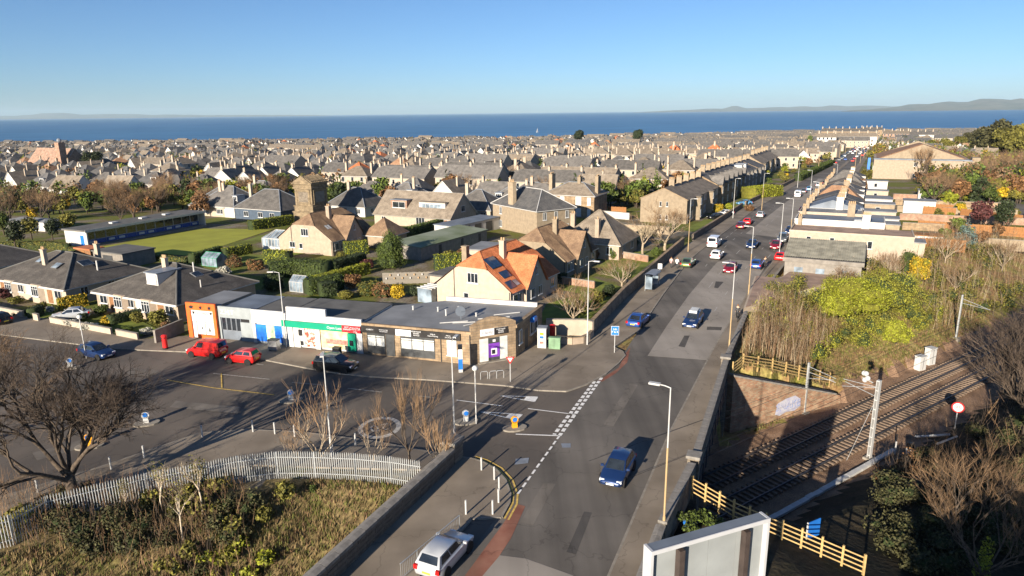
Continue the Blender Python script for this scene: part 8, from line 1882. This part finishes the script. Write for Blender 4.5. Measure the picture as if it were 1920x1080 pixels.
while v < 2300:
    u = -1500.0+rnd.uniform(0, 10)
    while u < 1500:
        p = TU*u+TV*v; step = 14.5; vv = v+rnd.uniform(-1.5, 1.5)
        p = TU*u+TV*vv; x, y = p.x, p.y
        if in_view(x, y, 14) and clear(x, y):
            dr = lk(y)-x; r = rnd.random()
            if 0 < dr < 190 and y > 215: k = rnd.choice((8, 9, 9, 6, 9, 6)) if r < .5 else rnd.choice((4, 6, 5, 0, 1, 2))
            elif dr < 0: k = rnd.choice((6, 4, 7, 9, 5))
            else: k = rnd.choices(range(11), (24, 11, 17, 6, 13, 10, 5, 4, 1, 2, 2.2))[0]
            if TPL[k][1] > 20:
                step = TPL[k][1]+4; p = TU*(u+6)+TV*vv; x, y = p.x, p.y
            if not (dr < 0 and r < .45) and rnd.random() < .93: cells.append((x, y, k, row, u))
        u += step*rnd.uniform(.95, 1.12)
    v += 19 if row % 2 == 0 else 27; row += 1
cells.sort(key=lambda c: math.hypot(c[0], c[1]))
near, rest = cells[:285], cells[285:]
rows = {}
for c in near: rows.setdefault(c[3], []).append(c)
_o1 = 'zeroth first second third fourth fifth sixth seventh eighth ninth tenth eleventh twelfth thirteenth fourteenth fifteenth sixteenth seventeenth eighteenth nineteenth twentieth'.split()
def wth(n): return _o1[n] if n <= 20 else ({2: 'twenty', 3: 'thirty', 4: 'forty'}[n//10]+'-'+_o1[n % 10] if n % 10 else {3: 'thirtieth', 4: 'fortieth'}[n//10])
def nth(n): return str(n)+('th' if 10 <= n % 100 <= 20 else {1: 'st', 2: 'nd', 3: 'rd'}.get(n % 10, 'th'))
first = {}
for ri, (rw, cs) in enumerate(sorted(rows.items())):
    for i, c in enumerate(sorted(cs, key=lambda c: c[0]/c[1])):
        k = c[2]; lab = TPL[k][0]+', '+wth(i+1)+' from left in the '+wth(ri+1)+' row past the tower'; p = (c[0], c[1], gz(c[1]))
        if k not in first: first[k] = tpl_house(k, p, lab, 'houses of the seaside town')
        else: clone(first[k], p, TRZ+rnd.choice((0, 0, 0, math.pi/2 if TPL[k][1] < 14 else 0))+rnd.uniform(-.05, .05)+.45*noise.noise(Vector((c[0]*.006, c[1]*.006, 5))), lab, 'houses of the seaside town', (rnd.uniform(.94, 1.06), rnd.uniform(.94, 1.06), rnd.uniform(.92, 1.1)))
base = {k: tpl_merged(k) for k in range(11)}
mats_all = ['harl_white', 'harl_pale', 'harl_tan', 'slate', 'slate_dark', 'tile_tan', 'tile_brown', 'tile_orange', 'frame', 'glass']
V, F, Mi = [], [], []; off = 0
for x, y, k, rw, u in rest:
    b = base[k]; q = TPL[k]; a = TRZ+(math.pi/2 if q[1] < 14 and rnd.random() < .3 else 0)+rnd.uniform(-.06, .06)+.45*noise.noise(Vector((x*.006, y*.006, 5))); c, s = math.cos(a), math.sin(a); z = gz(y); f = rnd.uniform(.92, 1.12)
    A = np.array(b.v); o = np.empty_like(A); o[:, 0] = A[:, 0]*c-A[:, 1]*s+x; o[:, 1] = A[:, 0]*s+A[:, 1]*c+y; o[:, 2] = A[:, 2]*f+z
    rnd2 = rnd.random(); V.append(o); F.extend([tuple(i+off for i in t_) for t_ in b.f]); off += len(A)
    wm = mats_all.index(q[6]); rm = mats_all.index(q[7])
    if rm == 3 and rnd.random() < .35: rm = 4
    if rm == 5 and rnd.random() < .45: rm = 3
    if rm == 3 and rnd.random() < .12: rm = 5
    Mi.extend([(0 if wm == 2 and rnd2 < .6 else wm, rm, 8, 2, 9)[m] for m in b.m])
me = bpy.data.meshes.new('distant_houses'); me.from_pydata(np.concatenate(V).tolist(), [], F)
for m in mats_all: me.materials.append(MATS[m])
me.polygons.foreach_set('material_index', Mi); me.update(); put('distant_houses', me, kind='stuff', label='sea of distant grey-roofed houses reaching down to the shore', cat='houses')
# streets between the rows
sb = MB(); v = 150.0; row = 0
while v < 900:
    nv = v+(19 if row % 2 == 0 else 27)
    if row % 2 == 1:
        for i in range(60):
            a, b_ = TU*(-700+i*20)+TV*(v+19), TU*(-680+i*20)+TV*(v+19)
            if all(clear(p.x, p.y) and lk(p.y)-p.x > 30 for p in (a, b_)): sb.quad(*[(p.x, p.y, gz(p.y)+.02) for p in (a-TV*2.8, b_-TV*2.8, b_+TV*2.8, a+TV*2.8)])
    v = nv; row += 1
sb.build('street', 'asphalt', kind='structure')
# garden walls and hedges of the distant plots
gw_ = MB()
for x, y, k, rw, u in cells:
    if y > 900 or rnd.random() < .35: continue
    c = Vector((x, y, gz(y))); 
    for s_ in (-1, 1):
        if rnd.random() < .5: continue
        a = c+TU*(TPL[k][1]/2+1.2)*s_-TV*4; b_ = a+TV*rnd.uniform(8, 17); w_ = TU*rnd.uniform(.2, .7); h = rnd.uniform(.9, 1.9); m = rnd.choice((0, 0, 1, 2)); lo = [a-w_, a+w_, b_+w_, b_-w_]
        gw_.add([tuple(p) for p in lo]+[(p.x, p.y, p.z+h) for p in lo], [(4, 5, 6, 7), (0, 1, 5, 4), (1, 2, 6, 5), (2, 3, 7, 6), (3, 0, 4, 7)], m)
gw_.build('garden_walls_and_hedges', ['leaf', 'harl_tan', 'leaf_olive'], kind='stuff', label='garden walls and hedges between the town houses', cat='hedges')
# trees of the town: the largest as trees, the rest as one mass
sm = [leafy_tree_meshes('leaf', 31, 4, 4.5, n=700, size=.25), leafy_tree_meshes('leaf_olive', 32, 4, 4, n=700, size=.25), leafy_tree_meshes('leaf_rust', 33, 4, 4.5, n=700, size=.25), leafy_tree_meshes('leaf_dark', 34, 3.5, 5.5, n=700, size=.25, conifer=True), leafy_tree_meshes('leaf_bright', 35, 4, 3.5, n=600, size=.25), leafy_tree_meshes('leaf_yellow', 36, 3, 3, n=500, size=.25), bt3[0], bt3[1]]
words = ['green garden tree', 'olive garden tree', 'rusty garden tree', 'dark slim conifer', 'lime garden shrub', 'yellow flowering shrub', 'brown bare tree', 'grey-brown bare tree']
spots = []
while len(spots) < 3600:
    y = 190+(rnd.random()**1.6)*1250; x = rnd.uniform(-.76, .76)*y
    if y > shore_y(x)-50 or (lk(y)-(34 if y < 372 else 6) < x < rk(y)+(30 if y < 372 else 6)): continue
    if y < 196 and -70 < x < 20: continue
    right = x > rk(y)
    if not right and len(spots) % 4 == 3: continue
    spots.append((x, y, rnd.choices(range(8), (7, 6, 3.5, 2, 2.5, 1.2, 2.5, 1.5))[0], right))
occ = [(c[0], c[1]) for c in near]
spots = [s for s in spots if s[1] > 480 or min(((s[0]-a-2.2)**2+(s[1]-b-4.4)**2) for a, b in occ) > 64]
spots.sort(key=lambda s: math.hypot(s[0], s[1]))
cnt = {}
for x, y, k, right in spots[:295]:
    side = 'right of the main road' if right else ('left of the stone tower' if x/y < -.3 else ('between tower and main road'))
    kk = (k, side); cnt[kk] = cnt.get(kk, 0)+1; s = rnd.uniform(.8, 1.6)*(1.25 if right else 1.15)*(.55 if k >= 6 else 1)
    bare_tree(Vector((x, y, gz(y))), words[k]+' in the town '+side+', '+nth(cnt[kk])+' nearest of its sort', sm[k], 'town_tree', rnd.uniform(0, 6), s, 'trees of the seaside town')
tm = MB(); lm = ['leaf', 'leaf_olive', 'leaf_rust', 'leaf_dark', 'leaf_bright', 'leaf_yellow', 'twig_warm', 'twig_warm', 'bark']
for x, y, k, right in spots[295:]:
    r = rnd.uniform(1.6, 3.6)*(1.3 if right else 1); h = r*rnd.uniform(1.7, 2.5); z = gz(y)
    leaf_cloud(tm, rnd, [(x+rnd.gauss(0, r*.3), y+rnd.gauss(0, r*.3), z+h*rnd.uniform(.4, .75), r*.7, r*.7, h*.3) for _ in range(3)], 60, .55, k, .3, -99); tm.tube([(x, y, z-.3), (x, y, z+h*.7)], [.2, .08], 4, 8)
tm.build('distant_trees', lm, kind='stuff', label='mass of distant garden trees between the far roofs', cat='trees')
# belt of brown trees left of the pavilion
for i in range(22):
    q = Vector((-95+rnd.uniform(-1, 1)*34, 205+rnd.uniform(-1, 1)*38, -1.4)); q.z = gz(q.y)
    tree(0, 0, bt3[i % 2] if i % 4 else lt_[2], nth(i+1)+' brown tree in the belt left of the bowling pavilion', rnd.uniform(.7, 1.0), 'bare_tree', q, 'tree belt left of the pavilion')
for i, (x, y, k, s, l) in enumerate(((30, 470, 3, .7, 'dark evergreen at the left frame edge above the bungalows'), (60, 450, 1, .7, 'olive tree above the cream outbuilding'), (100, 455, 3, .6, 'dark evergreen left of the pavilion end'), (130, 440, 1, .7, 'olive tree at the pavilion end'), (62, 418, 4, .8, 'orange-yellow tree left of the brown tree belt'), (20, 410, 3, .9, 'big dark evergreen at the left frame edge'), (125, 395, 4, .7, 'yellow tree in front of the brown tree belt'), (8, 440, 0, .7, 'green tree at the left frame edge'))): tree(x, y, lt_[k], l, s)
tree(180, 325, leafy_tree_meshes('leaf_dark', 15, 13, 13, n=2600, size=.4), 'big dark round evergreen right of the red church', 1)
# landmarks
t = house('church', 'long dark red brick church with red roof at the far left', G(90, 326), TRZ, 34, 13, 6, 7.5, 'gable', 'brick', 'church_red' if 'church_red' in MATS else 'brick', wins=tuple(('F', -12+i*6, 2, 1.2, 3, 1) for i in range(5)), cat='church'); MB().box(14, 17.5, -2, 1.5, -1, 17).build('bell_tower', 'brick', t); MB().ball((15.7, -.3, 18), 1.2, 0, 8, 5).build('tower_cap', 'lead', t)
for x, y, l in ((1083, 268, 'dark round tree standing above the far roofs, left one'), (1193, 268, 'dark round tree standing above the far roofs, right one')): tree(x, y, leafy_tree_meshes('leaf_dark', 16, 17, 18, n=2400, size=.7), l, 1.0, p=G(x, 274))
tree(1517, 278, leafy_tree_meshes('leaf', 17, 10, 20, n=1800, size=.6, conifer=True), 'tall pointed conifer near the far end of the road', .8, 'conifer_tree')
for i, (x, y, s) in enumerate(((1860, 300, 1.75), (1888, 302, 1.6), (1915, 303, 1.7), (1844, 296, 1.3), (1800, 285, 1.0), (1772, 288, .9), (1822, 285, 1.1), (1902, 296, 1.7), (1742, 286, .8))): tree(x, y, leafy_tree_meshes('leaf_olive', 18, 17, 17, n=2400, size=.7) if i % 3 else leafy_tree_meshes('leaf_bramble', 19, 18, 17, n=2400, size=.7), nth(i+1)+' tall tree of the grove on the right skyline', s*.8, 'tall_tree', group='grove on the right skyline')
def tenement(label, p, rz, w, d, e, wm, rm, n):
    t = house('tenement', label, p, rz, w, d, e, 3.5, 'gable', wm, rm, tuple((-w/2+1+i*(w-2)/n, d/2, e+1.5, e+5.4, .9, 2.4, 4) for i in range(n+1)), tuple(('F', -w/2+2+i*3.4, z, 1.3, 1.9, 1) for i in range(int((w-2)/3.4)) for z in (1, 4.4, 7.8) if z < e-2)+tuple(('R', y, z, 1.3, 1.9, 1) for y in (3, 7) for z in (1, 4.4, 7.8) if z < e-2), (), (), (), 'building', axis='x')
    return t
tenement('long sandstone tenement with chimneys at the far end of the road', G(1590, 266), TRZ, 62, 13, 12.5, 'stone', 'slate', 8); tenement('pale tenement block in front of the far sandstone tenement', G(1600, 274), TRZ, 40, 12, 9.5, 'harl_white', 'tile_tan', 5)
tenement('sandstone tenement turning the corner at the end of the road', G(1632, 262), TRZ, 26, 14, 13, 'stone', 'slate', 4); tenement('orange-gabled block across the far end of the road', G(1678, 268), TRZ, 26, 14, 10, 'brick', 'tile_tan', 3); tenement('white block with slate roof right of the far crossing', G(1712, 268), TRZ, 38, 13, 9, 'harl_white', 'slate', 5)
tenement('red and white gabled block by the far conifer', G(1548, 278), TRZ, 16, 12, 10, 'white', 'tile_tan', 2)
for i, (x, y, l) in enumerate(((1258, 300, 'orange-roofed villa among the tan terraces, left one'), (1335, 299, 'orange-roofed villa among the tan terraces, right one'), (795, 330, None))):
    if l: tpl_house(10, G(x, y), l, 'houses of the seaside town').scale = (1.25, 1.25, 1.25)
for i, (x, y, w) in enumerate(((320, 282, 46), (362, 280, 40), (1420, 262, 60), (1490, 260, 50), (1370, 263, 40))):
    t = thing('low_hall', nth(i+1)+' long pale flat-roofed hall near the shore, counted from the left', 'hall', G(x, y), TRZ, 'pale halls near the shore'); MB().box(-w/2, w/2, 0, 16, -2, 5).build('wall', 'harl_white', t); MB().box(-w/2-.4, w/2+.4, -.4, 16.4, 5, 5.6).build('roof', 'white', t)
    for j in range(int(w/5)): put('window', winmesh(1.6, 1.8, 2), t, (-w/2+2.5+j*5, -.004, 1.2))
t = thing('sailing_boat', 'tiny white sail out on the blue sea', 'boat', (75, 1950, SEA), .5)
MB().prism([(-4, 0), (-2, 1.2), (3, 1.0), (5, 0), (3, -1.0), (-2, -1.2)], -.3, 1.0).build('hull', 'white', t); m_ = MB(); m_.add([(-2.5, -.05, 1.8), (1.2, -.05, 1.8), (1.2, -.05, 12), (-2.5, .05, 1.8), (1.2, .05, 1.8), (1.2, .05, 12)], [(0, 1, 2), (5, 4, 3), (0, 2, 5, 3), (1, 4, 5, 2), (0, 3, 4, 1)]); m_.build('sail', 'white', t); MB().cyl(1.3, 0, 0, 12.5, .09, 6).build('mast', 'lamp_grey', t)
# front garden trees and shrubs along the far stretch of the road
for i in range(30):
    y = 238+i*7.5+rnd.uniform(-3, 3); sd = -1 if i % 3 else 1; x = (lk(y)-rnd.uniform(6, 20)) if sd < 0 else rk(y)+rnd.uniform(6, 13); k = rnd.choice((0, 1, 2, 4, 5, 0, 2, 1))
    bare_tree(Vector((x, y, gz(y))), wth(i+1)+' '+words[k]+' counted up the far road gardens', sm[k], 'garden_tree', rnd.uniform(0, 6), rnd.uniform(.7, 1.2), 'garden trees along the far road')
for i in range(20):
    q = rstart+UR*rnd.uniform(25, 135)+URN*rnd.uniform(21, 46); q.z = gz(q.y); k = rnd.choice((0, 1, 2, 4, 6, 0, 1))
    bare_tree(q, wth(i+1)+' '+words[k]+' of the back gardens behind the right-hand terrace', sm[k], 'garden_tree', rnd.uniform(0, 6), rnd.uniform(.5, .95)*(.6 if k == 6 else 1), 'back garden trees behind the right-hand terrace')
for j in range(6):
    q = rstart+UR*(30+j*17); wall_run([Vector((p.x, p.y, gz(p.y))) for p in (q+URN*18.5, q+URN*44)], 1.5, .25, wth(j+1)+' garden wall running back from the right-hand terrace', ('harl_tan', 'stone', 'brick')[j % 3], name='garden_wall', group='back garden walls of the right-hand terrace')
# ================================================================== AIR
hm = bpy.data.materials.new('haze_air'); hm.use_nodes = True; n = hm.node_tree.nodes; n.remove(n['Principled BSDF'])
pv = n.new('ShaderNodeVolumePrincipled'); pv.inputs['Color'].default_value = (.62, .84, 1.0, 1); pv.inputs['Density'].default_value = 2.6e-5; pv.inputs['Anisotropy'].default_value = 0.0
hm.node_tree.links.new(pv.outputs[0], n['Material Output'].inputs['Volume']); MATS['haze_air'] = hm
MB().box(-45000, 45000, -500, 42000, SEA-12, 460).build('haze', 'haze_air', kind='stuff', label='thin blue sea haze over the whole bay', cat='haze')
